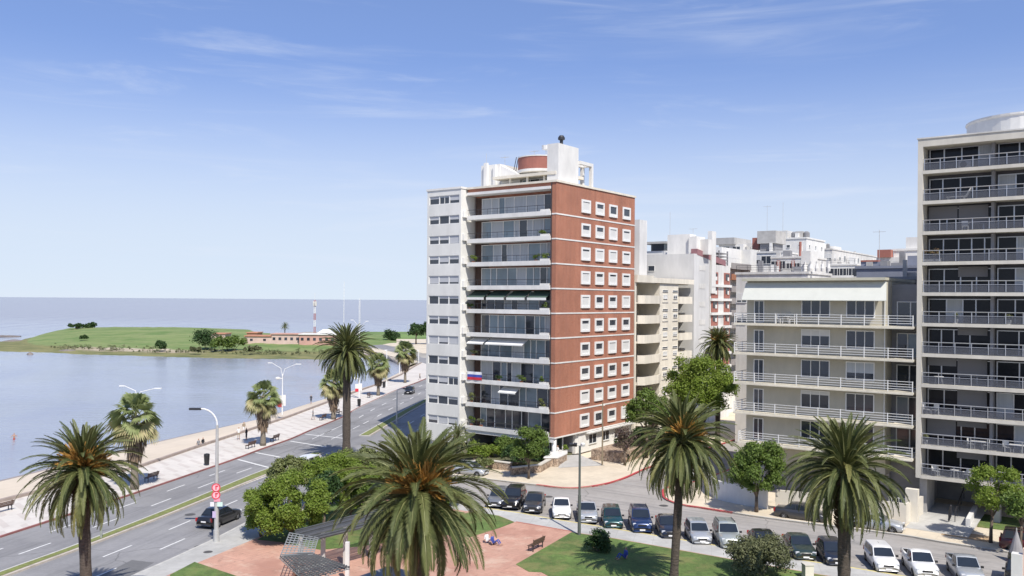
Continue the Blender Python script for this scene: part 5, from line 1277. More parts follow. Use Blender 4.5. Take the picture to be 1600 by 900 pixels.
x, y = at(575, 752); shrub('broad olive green shrub around the foot of the tall palm', x, y, 3.9, 2.6, 3.9, M_lfo, 11000, .13, 7, ncl=34, cr=(.5, .85))
x, y = at(535, 745); shrub('olive shrub at the plaza corner touching the median', x, y, 2.5, 2.0, 3.3, M_lfo, 7000, .12, 8, ncl=22, cr=(.4, .7))
x, y = at(610, 775); shrub('grey green shrub between the largest palm and the street corner', x, y, 3.0, 1.8, 1.9, M_lfg, 5000, .13, 9, ncl=20)
x, y = at(700, 790); shrub('dark clipped shrub behind the largest palm beside the parking street', x, y, 2.2, 1.5, 1.6, M_lfm, 4000, .12, 19, ncl=16)
# right of centre
x, y = at(826, 748); tree('small leafy street tree before the stone wall of the brick tower', x, y, 6.0, 1.6, (2.2, 2.0, 2.3), M_lfm, 14000, .10, 10, .12, ncl=30, cr=(.4, .75))
x, y = at(976, 727); tree('nearly bare little tree with dark purple leaves beside the stone planter', x, y, 4.3, 1.6, (1.8, 1.6, 1.5), M_lfp, 1700, .09, 11, .13, ncl=16, cr=(.4, .8), limbs=14)
x, y = at(1182, 800); tree('round dense green street tree by the white curved garden wall', x, y, 6.6, 1.4, (3.0, 2.7, 2.75), M_lfm, 25000, .095, 12, .15, ncl=64, cr=(.3, .75))
x, y = PX(1095, 108), 108; tree('big leafy tree on the side street in front of the grey party wall', x, y, 12.6, 3, (4.9, 4.5, 4.1), M_lfb, 28000, .14, 14, .28, ncl=80, cr=(.55, 1.3))
x, y = PX(1012, 105), 105; tree('light leafy tree between the cream balconies and the big tree', x, y, 8.4, 2.5, (3.2, 2.8, 2.6), M_lfm, 8000, .15, 15, .18, ncl=28, cr=(.5, .9))
x, y = at(1548, 848); tree('young street tree with a thin leaning trunk in front of the tall block', x, y, 6.2, 2.1, (2.5, 2.2, 2.0), M_lfb, 8500, .095, 16, .12, ncl=36, cr=(.3, .65), lean=(.3, 0))
x, y = at(1596, 866); tree('leafy branch of a street tree cut off by the right edge behind the parked suv', x, y, 4.8, 2.2, (1.7, 1.5, 1.1), M_lfm, 3500, .13, 18, .1, ncl=14, cr=(.4, .7))
x, y = at(1189, 898); shrub('big round clipped grey green shrub on the lawn beside the parking path', x, y, 2.55, 2.3, 2.75, M_lfg, 17000, .085, 20, ncl=46, cr=(.5, .8))
x, y = at(936, 862); shrub('spiky dark shrub on the lawn at the edge of the palm shadow', x, y, 1.1, 1.0, 1.5, M_lfd, 3500, .09, 22, ncl=16)
# bank below the brick tower
for i, (px, py, rx, h, ml, lab) in enumerate([(742, 716, 2.0, 1.9, M_lfb, 'yellow green shrub on the bank beside the young palm'), (765, 712, 1.3, 1.6, M_lfb, 'round bright shrub second from the young palm on the bank'), (786, 710, 1.0, 2.3, M_lfm, 'upright shrub in the middle of the bank below the brick tower'),
                                              (806, 722, 2.0, 2.2, M_lfd, 'dark shrub just left of the small street tree'), (846, 718, 1.8, 1.8, M_lfd, 'dark shrub right of the small street tree'), (755, 727, 1.4, 1.0, M_lfo, 'low olive shrub over the stone wall by the silver car'), (686, 712, 2.2, 1.6, M_lfd, 'dark shrub under the grey apartment tower')]):
    x, y = at(px, py, .7); shrub(lab, x, y, rx, 1.2, h, ml, 2600, .12, 60 + i, z0=.5, ncl=14, group='shrubs on the bank of the brick tower')
x, y = at(883, 708, .9); shrub('low bright green plant on the white entrance wall', x, y, .5, .4, .5, M_lfb, 500, .07, 71, z0=1.3, ncl=6)
# hedge over the stone planter
x0, y0 = RB.w(3.0, 5.2); x1, y1 = RB.w(6.3, 18.5)
hx, hy = RB.w(4.1, 11.5); shrub('long dark hedge growing above the rubble stone planter', hx, hy, 1.6, 7.2, 1.3, M_lfd, 6500, .12, 72, z0=1.3, name='hedge', cat='hedge', ncl=44, cr=(.4, .65), rz=ANG)
# spit vegetation
rg_ = np.random.default_rng(77); q_ = []
for i in range(150):
    px = rg_.uniform(75, 520); Yw = G(px, lerp_tab(WLY, px), SEA)[1]; Y = Yw + rg_.uniform(14, 40); h_ = rg_.uniform(.25, .9)
    q_.append(leaf_cloud(900 + i, [(PX(px, Y) + rg_.normal(0, .5), Y, -.7 + rg_.uniform(0, .5), h_), (PX(px, Y) + rg_.normal(0, 1.2), Y + .5, -.7, h_ * .7)], 40, .22))
tag(inst('shore_scrub', quads_mesh('shore_scrub', np.concatenate(q_), M_lfg)), 'low grey green scrub scattered along the sandy bank of the spit', 'scrub', kind='stuff')
def spit(px, py): return G(px, py, 1.0)
for i, (px, py, w_, h, ml, lab) in enumerate([(120, 521, 4.5, 3.0, M_lfd, 'dark bush on the crest of the grassy spit, left of its twin'), (143, 521, 4, 2.8, M_lfd, 'dark bush on the crest of the grassy spit, right of its twin'), (322, 540, 6, 8.0, M_lfd, 'tallest dark tree on the spit beside the clay roofed club'),
                                              (345, 542, 6, 5.0, M_lfm, 'rounded bush in the middle of the clump on the spit'), (366, 541, 6, 5.0, M_lfm, 'rounded bush at the right end of the clump on the spit'), (252, 541, 2.2, 3.0, M_lfd, 'lone dark bush at the sandy edge of the spit'), (131, 531, 2.0, 1.6, M_lfd, 'tiny dark bush on the grass slope of the spit'),
                                              (610, 530, 4.0, 5.5, M_lfd, 'dark round tree on the grass beyond the coast road bend'), (305, 545, 3, 1.6, M_lfg, 'low grey scrub at the foot of the tree clump on the spit'), (395, 545, 4, 2.0, M_lfg, 'low grey scrub right of the bush clump on the spit')]):
    x, y = spit(px, py); zz = max(0.2, .3 + (CAMH - 0) * 0 + 0)
    zz = {0: 3.2, 1: 3.5, 6: 1.6}.get(i, .2)
    if i in (0, 1): y = 436 if i == 0 else 440; x = PX(px, y)
    shrub(lab, x, y, w_, w_ * .8, h, ml, 2200, .35, 80 + i, z0=zz - .3, ncl=14, cr=(h * .2, h * .34))
for px, py, lab, h in ((650, 538, 'dark bushy tree on the far green beside the pavement', 8.5), (667, 538, 'second dark tree on the far green, mostly behind the grey tower', 9.0)):
    x, y = G(px, py); tree(lab, x, y, h, 3.0, (4.3, 4, 3.0), M_lfd, 2600, .4, int(px), .3, ncl=16, cr=(1.0, 1.8))
X, Y = G(445, 531, 1.0)
t = thing('palm_tree', 'lone thin palm standing up against the sea on the spit', 'palm tree', (X, Y, 1.0)); m = MB(); m.tube((0, 0, 0), (0, 0, 6.0), .25, .2, 7); m.build('trunk', M_palmbark, t)
for nm, me in zip(('crown', 'old_fronds', 'frond_ribs'), CR_SMALL): inst(nm, me, t, (0, 0, 6.0), (0, 0, 0), .55)
# potted greenery on the balconies
def balc_plant(px, py, k, w_, h, ml, lab, i):
    lx = RB.front(px, py, .35)[0]; x, y = RB.w(lx, .30); t = thing('balcony_plant', lab, 'potted plant', (x, y, F0 + FH * k + .13), ANG, 'plants on the balconies of the brick tower')
    m = MB(); m.lathe((0, 0, 0), [(.16, 0), (.22, .38), (.24, .4), (.2, .41)], 10); m.build('pot', mat('terracotta', (.30, .13, .08), .8), t)
    bl = clumps(i, 0, 0, .45 + h * .4, w_ * .7, .22, h * .4, 8, .14, .26, .3); inst('foliage', quads_mesh('foliage', leaf_cloud(i, bl, 420, .075), ml), t)
for i, (px, py, k, w_, h, ml, lab) in enumerate([(740, 404, 7, .8, .9, M_lfb, 'bushy yellow green plant at the left end of the third balcony from the top'), (838, 404, 7, .9, .7, M_lfm, 'spreading plant on the right of the third balcony from the top'), (852, 402, 7, .7, .9, M_lfb, 'light green plant at the right end of the third balcony from the top'),
        (848, 368, 8, .7, .5, M_lfm, 'small plants at the right end of the second balcony from the top'), (735, 478, 5, .8, .8, M_lfm, 'plant at the left end of the balcony with green awnings'), (852, 478, 5, .8, .9, M_lfm, 'plant at the right end of the balcony with green awnings'),
        (740, 552, 3, .9, .6, M_lfo, 'low plants at the left of the balcony two above the flag row'), (780, 590, 2, 1.0, .6, M_lfd, 'dark trailing plants next to the striped banner'), (815, 592, 2, 1.2, .8, M_lfm, 'leafy plants in the middle right of the banner balcony'), (848, 594, 2, .9, .8, M_lfm, 'plants at the right end of the banner balcony'),
        (737, 623, 1, .7, 1.2, M_lfo, 'tall plant at the left of the balcony below the banner'), (847, 632, 1, .7, 1.2, M_lfo, 'tall plant at the right of the balcony below the banner'), (737, 655, 0, .8, 1.4, M_lfm, 'tall plant at the left end of the lowest balcony'), (752, 660, 0, .9, .9, M_lfg, 'grey green plants second from the left on the lowest balcony'), (838, 668, 0, .9, .9, M_lfm, 'leafy plants on the right of the lowest balcony')]):
    balc_plant(px, py, k, w_, h, ml, lab, 200 + i)
lx = TB.front(1452, 400, .2)[0]; x, y = TB.w(lx, .35); t = thing('balcony_plant', 'bare reddish plants in a trough on a balcony of the tall block by its fin', 'potted plant', (x, y, zs[7] + .02), ANG)
MB().box(-.7, .9, -.15, .15, 0, .35).build('trough', M_offw, t); bl = clumps(5, 0.1, 0, .8, .8, .15, .4, 8, .12, .25, .3); inst('foliage', quads_mesh('foliage', leaf_cloud(5, bl, 350, .07), leafmat('leaf_rust', (.2, .1, .06), (.15, .16, .06))), t)
for px, k, lab in ((1493, 5, 'white flowering plant in a pot on the middle balcony of the tall block'), (1576, 5, 'leafy pot plant near the right edge on the middle balcony of the tall block'), (1447, 1, 'pale plant beside the fin on the second lowest balcony of the tall block')):
    lx = TB.front(px, 500, .4)[0]; x, y = TB.w(lx, .4); t = thing('balcony_plant', lab, 'potted plant', (x, y, zs[k] + .02), ANG)
    m = MB(); m.lathe((0, 0, 0), [(.16, 0), (.22, .38), (.2, .4)], 10); m.build('pot', M_white, t); bl = clumps(px, 0, 0, .65, .3, .25, .25, 6, .12, .2, .3); inst('foliage', quads_mesh('foliage', leaf_cloud(px, bl, 260, .06), M_lfg), t)
# ------------------------------------------------------------------ vehicles
def wheel_meshes():
    ty = MB(); ty.lathe((0, 0, 0), [(.17, -.09), (.27, -.10), (.30, -.06), (.30, .06), (.27, .10), (.17, .09)], 20)
    ri = MB(); ri.lathe((0, 0, 0), [(.185, .03), (.185, .085), (.16, .088), (.15, .06), (.05, .075), (.04, .09)], 20)
    for k in range(5):
        a = k * 2 * PI / 5; ri.tube((.03 * math.cos(a), .03 * math.sin(a), .085), (.16 * math.cos(a), .16 * math.sin(a), .085), .025, n=4)
    return ty.mesh('tyre', M_rubber, True), ri.mesh('rim', M_rim)
TYRE, RIM = wheel_meshes()
# side profile: x from rear (-.5) to front (.5) as fractions of length ; heights in metres
STY = {
 'hatch': dict(L=3.9, W=1.66, H=1.46, belt=.86, deck=[(-.5, .62), (-.485, .84), (-.44, .88), (.18, .90), (.30, .88), (.44, .76), (.485, .66), (.5, .48)], cab=[(-.455, .87), (-.37, 1.42), (-.02, 1.46), (.055, 1.43), (.24, .895)], ),
 'sedan': dict(L=4.45, W=1.72, H=1.44, belt=.88, deck=[(-.5, .60), (-.49, .86), (-.46, .93), (-.30, .95), (.18, .92), (.28, .90), (.43, .79), (.485, .68), (.5, .48)], cab=[(-.335, .93), (-.20, 1.38), (-.05, 1.44), (.04, 1.42), (.215, .91)]),
 'suv': dict(L=4.3, W=1.76, H=1.68, belt=1.0, deck=[(-.5, .68), (-.49, .98), (-.45, 1.02), (.17, 1.05), (.29, 1.03), (.44, .95), (.49, .82), (.5, .52)], cab=[(-.465, 1.0), (-.42, 1.60), (-.05, 1.68), (.05, 1.65), (.205, 1.04)], rails=True),
 'wagon': dict(L=4.2, W=1.68, H=1.46, belt=.88, deck=[(-.5, .62), (-.49, .86), (-.45, .90), (.18, .91), (.29, .89), (.44, .78), (.485, .66), (.5, .48)], cab=[(-.475, .89), (-.40, 1.42), (-.05, 1.46), (.05, 1.43), (.22, .905)]),
 'pickup': dict(L=4.45, W=1.68, H=1.55, belt=.92, deck=[(-.5, .70), (-.495, .96), (-.10, .96), (.20, .96), (.30, .94), (.44, .84), (.487, .70), (.5, .5)], cab=[(-.115, .955), (-.085, 1.50), (.02, 1.55), (.085, 1.52), (.235, .95)], bed=True),
 'beetle': dict(L=4.05, W=1.66, H=1.50, belt=.90, deck=[(-.5, .50), (-.47, .74), (-.40, .90), (-.32, .94), (.15, .94), (.26, .92), (.38, .84), (.46, .68), (.5, .46)], cab=[(-.36, .93), (-.22, 1.36), (-.06, 1.50), (.03, 1.48), (.17, .94)]),
 'van': dict(L=4.9, W=1.85, H=2.1, belt=1.15, deck=[(-.5, .6), (-.495, 1.1), (-.45, 1.15), (.30, 1.15), (.38, 1.1), (.47, .9), (.5, .5)], cab=[(-.49, 1.14), (-.47, 2.05), (.05, 2.1), (.20, 2.05), (.37, 1.12)]),
}
CACHE = {}
def car_meshes(style):
    if style in CACHE: return CACHE[style]
    S = STY[style]; L_, W_, H_ = S['L'], S['W'], S['H']; hw = W_ / 2
    dk = S['deck']; xs = [-.5] + list(np.linspace(-.49, .49, 27)) + [.5]
    def deck(x):
        for (a, za), (b, zb) in zip(dk, dk[1:]):
            if a <= x <= b: return za + (zb - za) * (x - a) / (b - a)
        return dk[-1][1]
    wf, wrr = .315, -.295                                # axle positions
    m = MB(); n = 0
    for x in xs:
        t = min(1.0, (0.5 - abs(x)) / .16); wd = hw * (.80 + .20 * math.sin(t * PI / 2)); zt = deck(x); zb = .20 if abs(x) < .47 else .26
        # wheel arches are lifted lower edges
        ar = 0
        for ax in (wf, wrr):
            dx = abs(x - ax) * L_
            if dx < .37: ar = math.sqrt(.37 ** 2 - dx ** 2)
        zlow = max(zb, .28 + ar if ar else zb); zlow = min(zlow, zt - .14)
        zm = zlow + (zt - zlow) * .5
        sec = [(0, zb if not ar else zb), (wd * .80, zb), (wd * .985, zlow), (wd, zm), (wd * .985, zt - .10), (wd * .90, zt - .01), (wd * .5, zt + .035), (0, zt + .05)]
        m.v += [(x * L_, y, z) for y, z in sec] + [(x * L_, -y, z) for y, z in sec[1:-1]]
    k = 14
    ring = [0, 1, 2, 3, 4, 5, 6, 7, 13, 12, 11, 10, 9, 8]
    for i in range(len(xs) - 1):
        for j in range(14):
            a, b = ring[j], ring[(j + 1) % 14]; under = j in (0, 1, 12, 13)
            m.f.append((i * k + a, i * k + b, (i + 1) * k + b, (i + 1) * k + a)); m.m.append(1 if under else 0)
    m.f.append(tuple(ring)); m.m.append(0); m.f.append(tuple((len(xs) - 1) * k + r for r in ring[::-1])); m.m.append(0)
    if S.get('bed'):
        m.box(-.475 * L_, -.135 * L_, -hw * .80, hw * .80, .95, 1.022, 1)
        for s in (-1, 1): m.box(-.485 * L_, -.125 * L_, s * hw * .80, s * hw * .95, .95, 1.05, 0)
        m.box(-.492 * L_, -.475 * L_, -hw * .9, hw * .9, .8, 1.05, 0)
    # cabin
    cb = S['cab']; c = MB(); ws = [.90, .80, .77, .77, .89]; cs = []
    for (x, z), q in zip(cb, ws): cs.append((x * L_, hw * q, z))
    for x, y, z in cs: c.v += [(x, y, z), (x, y * .55, z + (.03 if z > 1.2 else 0)), (x, 0, z + (.04 if z > 1.2 else 0)), (x, -y * .55, z + (.03 if z > 1.2 else 0)), (x, -y, z)]
    for i in range(4):
        for j in range(4): c.f.append((i * 5 + j, i * 5 + j + 1, i * 5 + j + 6, i * 5 + j + 5)); c.m.append(0)
    zb0 = S['belt'] - .05
    for s in (0, 4):
        base = [(cs[0][0], cs[0][1] * (1 if s == 0 else -1), zb0), (cs[4][0], cs[4][1] * (1 if s == 0 else -1), zb0)]
        n0 = len(c.v); c.v += base; c.f.append((s, 5 + s, 10 + s, 15 + s, 20 + s, n0 + 1, n0)); c.m.append(0)
    # glass
    P = [Vector(q) for q in cs]
    def panel(mb, a, b, cc, d, off):                      # slightly proud quad
        mb.add([tuple(Vector(q) + Vector(off)) for q in (a, b, cc, d)], [(0, 1, 2, 3)])
    wsn = MB(); f0, f1 = P[3], P[4]; A_ = f1.lerp(f0, .08); B_ = f1.lerp(f0, .90)
    wsn.add([(A_.x + .012, A_.y * .92, A_.z + .012), (A_.x + .012, -A_.y * .92, A_.z + .012), (B_.x + .012, -B_.y * .90, B_.z + .025), (B_.x + .012, 0, B_.z + .05), (B_.x + .012, B_.y * .90, B_.z + .025)], [(0, 1, 2, 3, 4)])
    rw = MB(); f0, f1 = P[1], P[0]; A_ = f1.lerp(f0, .14); B_ = f1.lerp(f0, .86); dx = -.014
    rw.add([(A_.x + dx, A_.y * .88, A_.z + .01), (B_.x + dx, B_.y * .86, B_.z + .02), (B_.x + dx, -B_.y * .86, B_.z + .02), (A_.x + dx, -A_.y * .88, A_.z + .01)], [(0, 1, 2, 3)])
    sw = {}
    for s in (1, -1):
        g = MB(); zl = cb[0][1] + .05; zh = max(z for _, z in cb) - .10
        def pt(f, z):                                     # along the belt to the roof, f 0..1 rear to front
            xr = P[0].x + (P[1].x - P[0].x) * (z - P[0].z) / (P[1].z - P[0].z); xf = P[4].x + (P[3].x - P[4].x) * (z - P[4].z) / (P[3].z - P[4].z)
            fr_ = (z - P[0].z) / (P[2].z - P[0].z); y = hw * (.895 + (.775 - .895) * fr_) + .012
            return (xr + (xf - xr) * f, s * y, z)
        spl = [(.06, .30), (.34, .62), (.655, .955)] if style in ('suv', 'wagon', 'van') else ([(.10, .40), (.46, .93)] if style == 'pickup' else [(.09, .47), (.51, .945)])
        for a, b in spl: g.add([pt(a, zl), pt(b, zl), pt(b, zh), pt(a, zh)], [(0, 1, 2, 3)])
        sw[s] = g.mesh('side_window', M_carglass)
    parts = dict(body=m, cabin=c, windscreen=wsn.mesh('windscreen', M_carglass), rear_window=rw.mesh('rear_window', M_carglass), sw=sw)
    zf = deck(.46); hl = MB(); hl.add([(0, 0, 0), (-.30, .10, .045), (-.26, .36, .05), (.02, .30, .0), (.015, 0, -.13), (-.24, .40, -.10), (.03, .30, -.13)], [(0, 1, 2, 3), (0, 3, 6, 4), (3, 2, 5, 6)])
    parts['hl'] = hl
    CACHE[style] = parts; return parts
COLS = dict(black=(.012, .012, .014), darkgrey=(.05, .052, .058), white=(.74, .74, .73), silver=(.42, .44, .46), teal=(.012, .06, .065), blue=(.015, .035, .11), green=(.02, .035, .03), maroon=(.08, .012, .016), grey=(.20, .21, .23), silverg=(.40, .43, .41), navy=(.012, .016, .03))
BODY = {}
def car(label, style, colour, x, y, heading, name='parked_car', cat='car', group=None, z=0.0, rearlights=True):
    """heading: unit direction of the nose"""
    rz = math.atan2(heading[1], heading[0]); S = STY[style]; P = car_meshes(style); L_, hw = S['L'], S['W'] / 2
    t = thing(name, label, cat, (x, y, z), rz, group)
    key = (style, colour)
    if key not in BODY:
        pm = carpaint('car_paint_' + colour, COLS[colour], .35 if colour in ('silver', 'grey', 'teal', 'blue', 'silverg', 'darkgrey') else .0)
        roof = pm
        BODY[key] = (P['body'].mesh('body', [pm, M_black], True), P['cabin'].mesh('cabin', [roof]))
    b, c = BODY[key]
    bo = inst('body', b, t); inst('cabin', c, t); inst('windscreen', P['windscreen'], t); inst('rear_window', P['rear_window'], t)
    for s in (1, -1): inst('side_window', P['sw'][s], t)
    for ax in (.315, -.295):
        for s in (1, -1):
            wo = inst('wheel', TYRE, t, (ax * L_, s * (hw - .10), .30), (PI / 2 * -s, 0, 0)); inst('rim', RIM, wo)
    zf = [z_ for x_, z_ in S['deck'] if x_ > .42][0]
    if 'hlm' not in P:
        hm = MB(); hm.box(-.05, .05, -.17, .17, -.075, .075); P['hlm'] = hm.mesh('headlight', M_lamp)
        tm = MB(); tm.box(-.04, .04, -.10, .10, -.15, .15); P['tlm'] = tm.mesh('taillight', M_tail)
        pm_ = MB(); pm_.box(-.012, .012, -.22, .22, -.055, .055); P['plm'] = pm_.mesh('licence_plate', M_plate)
        gm = MB(); gm.box(-.03, .03, -.34, .34, -.06, .06); P['grm'] = gm.mesh('grille', M_black)
        bm_ = MB(); bm_.box(-.05, .06, -.70, .70, -.05, .05); P['bpm'] = bm_.mesh('bumper', M_black)
        mm = MB(); mm.box(-.06, .06, -.09, .09, -.055, .075); P['mim'] = mm.mesh('mirror', M_black)
    for s in (1, -1):
        inst('headlight', P['hlm'], t, (.463 * L_, s * hw * .68, zf - .12), (0, .35, -s * .38)); inst('taillight', P['tlm'], t, (-.486 * L_, s * hw * .80, S['deck'][1][1] - .10), (0, 0, s * .25))
        inst('mirror', P['mim'], t, (S['cab'][4][0] * L_ - .22, s * (hw + .05), S['belt'] + .08))
    inst('grille', P['grm'], t, (.492 * L_, 0, zf - .18)); inst('licence_plate', P['plm'], t, (.506 * L_, 0, .40)); inst('licence_plate', P['plm'], t, (-.505 * L_, 0, .62 if style != 'pickup' else .5))
    inst('bumper', P['bpm'], t, (.478 * L_, 0, .31)); inst('bumper', P['bpm'], t, (-.482 * L_, 0, .33))
    if S.get('rails'):
        for s in (1, -1):
            r = MB(); r.tube((-.40 * L_, s * hw * .70, S['H'] - .01), (.0, s * hw * .70, S['H'] + .06), .025, n=5); r.build('roof_rail', M_dkmetal, t)
    if style in ('hatch', 'wagon', 'suv'):
        MB().box(-.20, .20, -.008, .008, 0, .015).build('aerial', M_black, t, loc=(-.2 * L_, 0, S['H'] + .02))
    return t
def front_at(px, py, style, hd):
    fx, fy = G(px, py, .2); L_ = STY[style]['L']; return fx - hd[0] * L_ / 2, fy - hd[1] * L_ / 2
def U(x, y): l = math.hypot(x, y); return (x / l, y / l)
ROW = [  # front bumper pixel, style, colour, heading, label
 (772, 792, 'hatch', 'grey', (-.22, -1), 'grey car at the left end of the parking row, mostly hidden by palm leaves'),
 (796, 795, 'suv', 'black', (-.20, -1), 'black car with a white plate, first one fully visible in the parking row'),
 (831, 801, 'sedan', 'darkgrey', (-.14, -1), 'dark grey car between the black car and the small white round car'),
 (878, 810, 'beetle', 'white', (-.03, -1), 'small white round roofed car in the parking row'),
 (920, 817, 'pickup', 'silver', (-.02, -1), 'silver pickup with a dark load bed behind the lamp post'),
 (959, 825, 'hatch', 'teal', (-.03, -1), 'dark teal hatchback right of the lamp post'),
 (1004, 832, 'suv', 'blue', (-.05, -1), 'dark blue off-road car with a bull bar in the parking row'),
 (1049, 841, 'sedan', 'navy', (-.05, -1), 'dark blue car partly behind the bare palm trunk'),
 (1098, 850, 'hatch', 'silver', (-.02, -1), 'small silver hatchback just right of the bare palm trunk'),
 (1144, 857, 'suv', 'silverg', (-.06, -1), 'boxy silver green car with roof rails beside the round shrub'),
 (1203, 868, 'sedan', 'black', (-.06, -1), 'black car with its nose behind the round shrub'),
 (1260, 875, 'sedan', 'green', (-.08, -1), 'very dark green car right of the round shrub'),
 (1310, 884, 'hatch', 'navy', (-.12, -1), 'dark hatchback partly behind the stout palm trunk'),
 (1389, 894, 'wagon', 'white', (-.16, -1), 'white station wagon right of the stout palm trunk'),
 (1450, 904, 'pickup', 'white', (-.20, -1), 'white pickup with a dark covered bed at the bottom edge'),
 (1521, 913, 'pickup', 'silver', (-.25, -1), 'silver pickup with an open empty bed near the right edge'),
 (1592, 922, 'suv', 'black', (-.60, -1), 'black car at the right end of the row, cut by the cream wall')]
for px, py, st, cl, hd, lab in ROW:
    h = U(*hd); x, y = front_at(px, py, st, h); car(lab, st, cl, x, y, h, group='cars in the parking row')
kd = U(.843, -.54)
x, y = G(1254, 813); car('dark grey sedan parked along the far kerb behind the hanging palm leaves', 'sedan', 'darkgrey', x, y + .3, kd, group='cars along the far kerb')
x, y = G(1371, 829); car('silver sedan parked along the far kerb behind the stout palm', 'sedan', 'silver', x, y + .4, kd, group='cars along the far kerb')
x, y = G(1598, 864); car('dark red suv with alloy wheels at the far kerb, cut off by the right edge', 'suv', 'maroon', x + .8, y + .2, kd, group='cars along the far kerb')
x, y = G(735, 742); car('silver hatchback by the stone wall, seen through the palm leaves', 'hatch', 'silver', x, y, U(.9, -.44), group='cars along the far kerb')
x, y = RB.w(16.2, 3.5); car('white van entering from the side street, seen through palm leaves', 'van', 'white', x - .2, y, U(-RB.b[0], -RB.b[1]), name='van', cat='van')
x, y = G(343, 817); car('black sedan driving away along the avenue beside the tall lamp post', 'sedan', 'black', x, y, U(.27, .96), name='moving_car', group=None)
x, y = G(640, 615); car('dark hatchback far off on the avenue next to the promenade', 'hatch', 'black', x, y, U(-.06, -1), name='moving_car')
x, y = G(482, 742); car('white van on the avenue with only its roof showing above the shrubs', 'van', 'white', x, y, U(.3, .95), name='van', cat='van')

# ------------------------------------------------------------------ street furniture
def lamp_single(label, px, py, ptop, arm, base_r=.14, name='street_lamp'):
    X, Y = G(px, py, .13); zt = ZP(px, ptop, Y) - .13; t = thing(name, label, 'street lamp', (X, Y, .13))
    m = MB(); m.path([(0, 0, 0), (0, 0, zt * .6), (0, 0, zt)], [base_r * 1.1, base_r * .8, base_r * .6], 10); m.tube((0, 0, 0), (0, 0, .9), base_r * 1.35, n=10); m.build('pole', M_pole, t, smooth=False)
    ax, ah = arm; m = MB(); pts = [(ax * (1 - math.cos(a)) , 0, zt + ah * math.sin(a)) for a in np.linspace(0, PI / 2, 8)]; m.path(pts, .06, 7); m.build('arm', M_wpole, t)
    m = MB(); s = 1 if ax > 0 else -1; m.box(min(ax, ax + s * .9), max(ax, ax + s * .9), -.16, .16, zt + ah - .10, zt + ah + .06); m.build('lamp_head', M_dkmetal, t); return t, zt, X, Y
t, zt, LX, LY = lamp_single('tall grey lamp post with a curved arm and round red signs beside the avenue', 338, 846, 664, (-1.25, 1.25), .17)
def sign(label, zc, r, ang=PI * .5 + .2, kind='ban'):
    s = thing('road_sign', label, 'road sign', (LX + .02, LY - .22, zc), .12)
    m = MB(); m.lathe((0, 0, 0), [(r, -.012), (r, .012)], 24, 0); m.build('plate', mat('red_sign', (.60, .04, .07), .5), s, rot=(PI / 2, 0, 0))
    m = MB(); m.lathe((0, 0, 0), [(r * .76, .0125), (r * .76, .018)], 24, 0); m.build('face', mat('pale_sign_face', (.80, .42, .47), .5), s, rot=(PI / 2, 0, 0))
    m = MB(); m.box(-.045, .045, -.022, -.019, -r * .5, r * .5); m.box(-.05, .16, -.022, -.0185, r * .18, r * .5); m.build('symbol', mat('red_sign', (0, 0, 0)), s)
    return s
zs0 = lambda py: ZP(338, py, LY)
sign('upper round red ban sign on the tall lamp post', zs0(761), .33); sign('middle round red ban sign on the tall lamp post', zs0(772.5), .33)
for lab, py, dx, w_, h_, cl in (('small pink plate under the round signs on the lamp post', 780.5, .1, .5, .25, (.70, .30, .38)), ('little white plate low left on the lamp post', 787, -.28, .30, .34, (.72, .70, .75)), ('pale green plate low right on the lamp post', 787, .32, .42, .34, (.55, .72, .66)), ('small lilac oval plate lowest on the lamp post', 803, -.12, .26, .5, (.5, .42, .62))):
    s = thing('road_sign', lab, 'road sign', (LX + dx, LY - .20, zs0(py)), 0); m = MB(); m.box(-w_ / 2, w_ / 2, -.012, .012, -h_ / 2, h_ / 2); m.build('plate', mat('plate_' + str(py) + str(dx), cl, .5, .1, 6), s)
lamp_single('slim white street lamp standing in the median in front of the dark road shadow', 620, 662, 610, (.9, .3), .10)
lamp_single('small white lamp far off on the green by the coast road', 637, 523, 508, (1.6, .5), .14)
# dark pole with a floodlight cluster at the parking row
X, Y = G(905, 836, .13); zt = ZP(905, 697, Y) - .13; t = thing('lamp_post', 'straight dark lamp post with a cluster of floodlights by the parking row', 'lamp post', (X, Y, .13))
m = MB(); m.path([(0, 0, 0), (0, 0, zt * .45), (0, 0, zt * .451), (0, 0, zt)], [.14, .13, .10, .09], 10); m.build('pole', mat('dark_pole', (.10, .115, .105), .6), t)
m = MB(); m.tube((-.75, 0, zt + .05), (.25, 0, zt + .05), .035, n=6); m.build('crossbar', M_pole, t)
for x_, r_ in ((-.7, .3), (-.38, -.2), (.22, .5)):
    m = MB(); m.box(-.14, .14, -.12, .12, -.10, .12); m.build('floodlight', M_dkmetal if x_ < 0 else M_white, t, loc=(x_, -.12, zt + .12), rot=(.4, 0, r_))
X, Y = G(941, 727, .13); t = thing('sign_post', 'thin wooden post in front of the rubble stone planter', 'post', (X, Y, .13)); m = MB(); m.tube((0, 0, 0), (0, 0, 7.2), .10, .07, 8); m.build('pole', mat('wood_pole', (.22, .18, .12), .9), t); m = MB(); m.tube((-.25, 0, 6.9), (.25, 0, 6.9), .04, n=5); m.build('crossarm', M_pole, t)
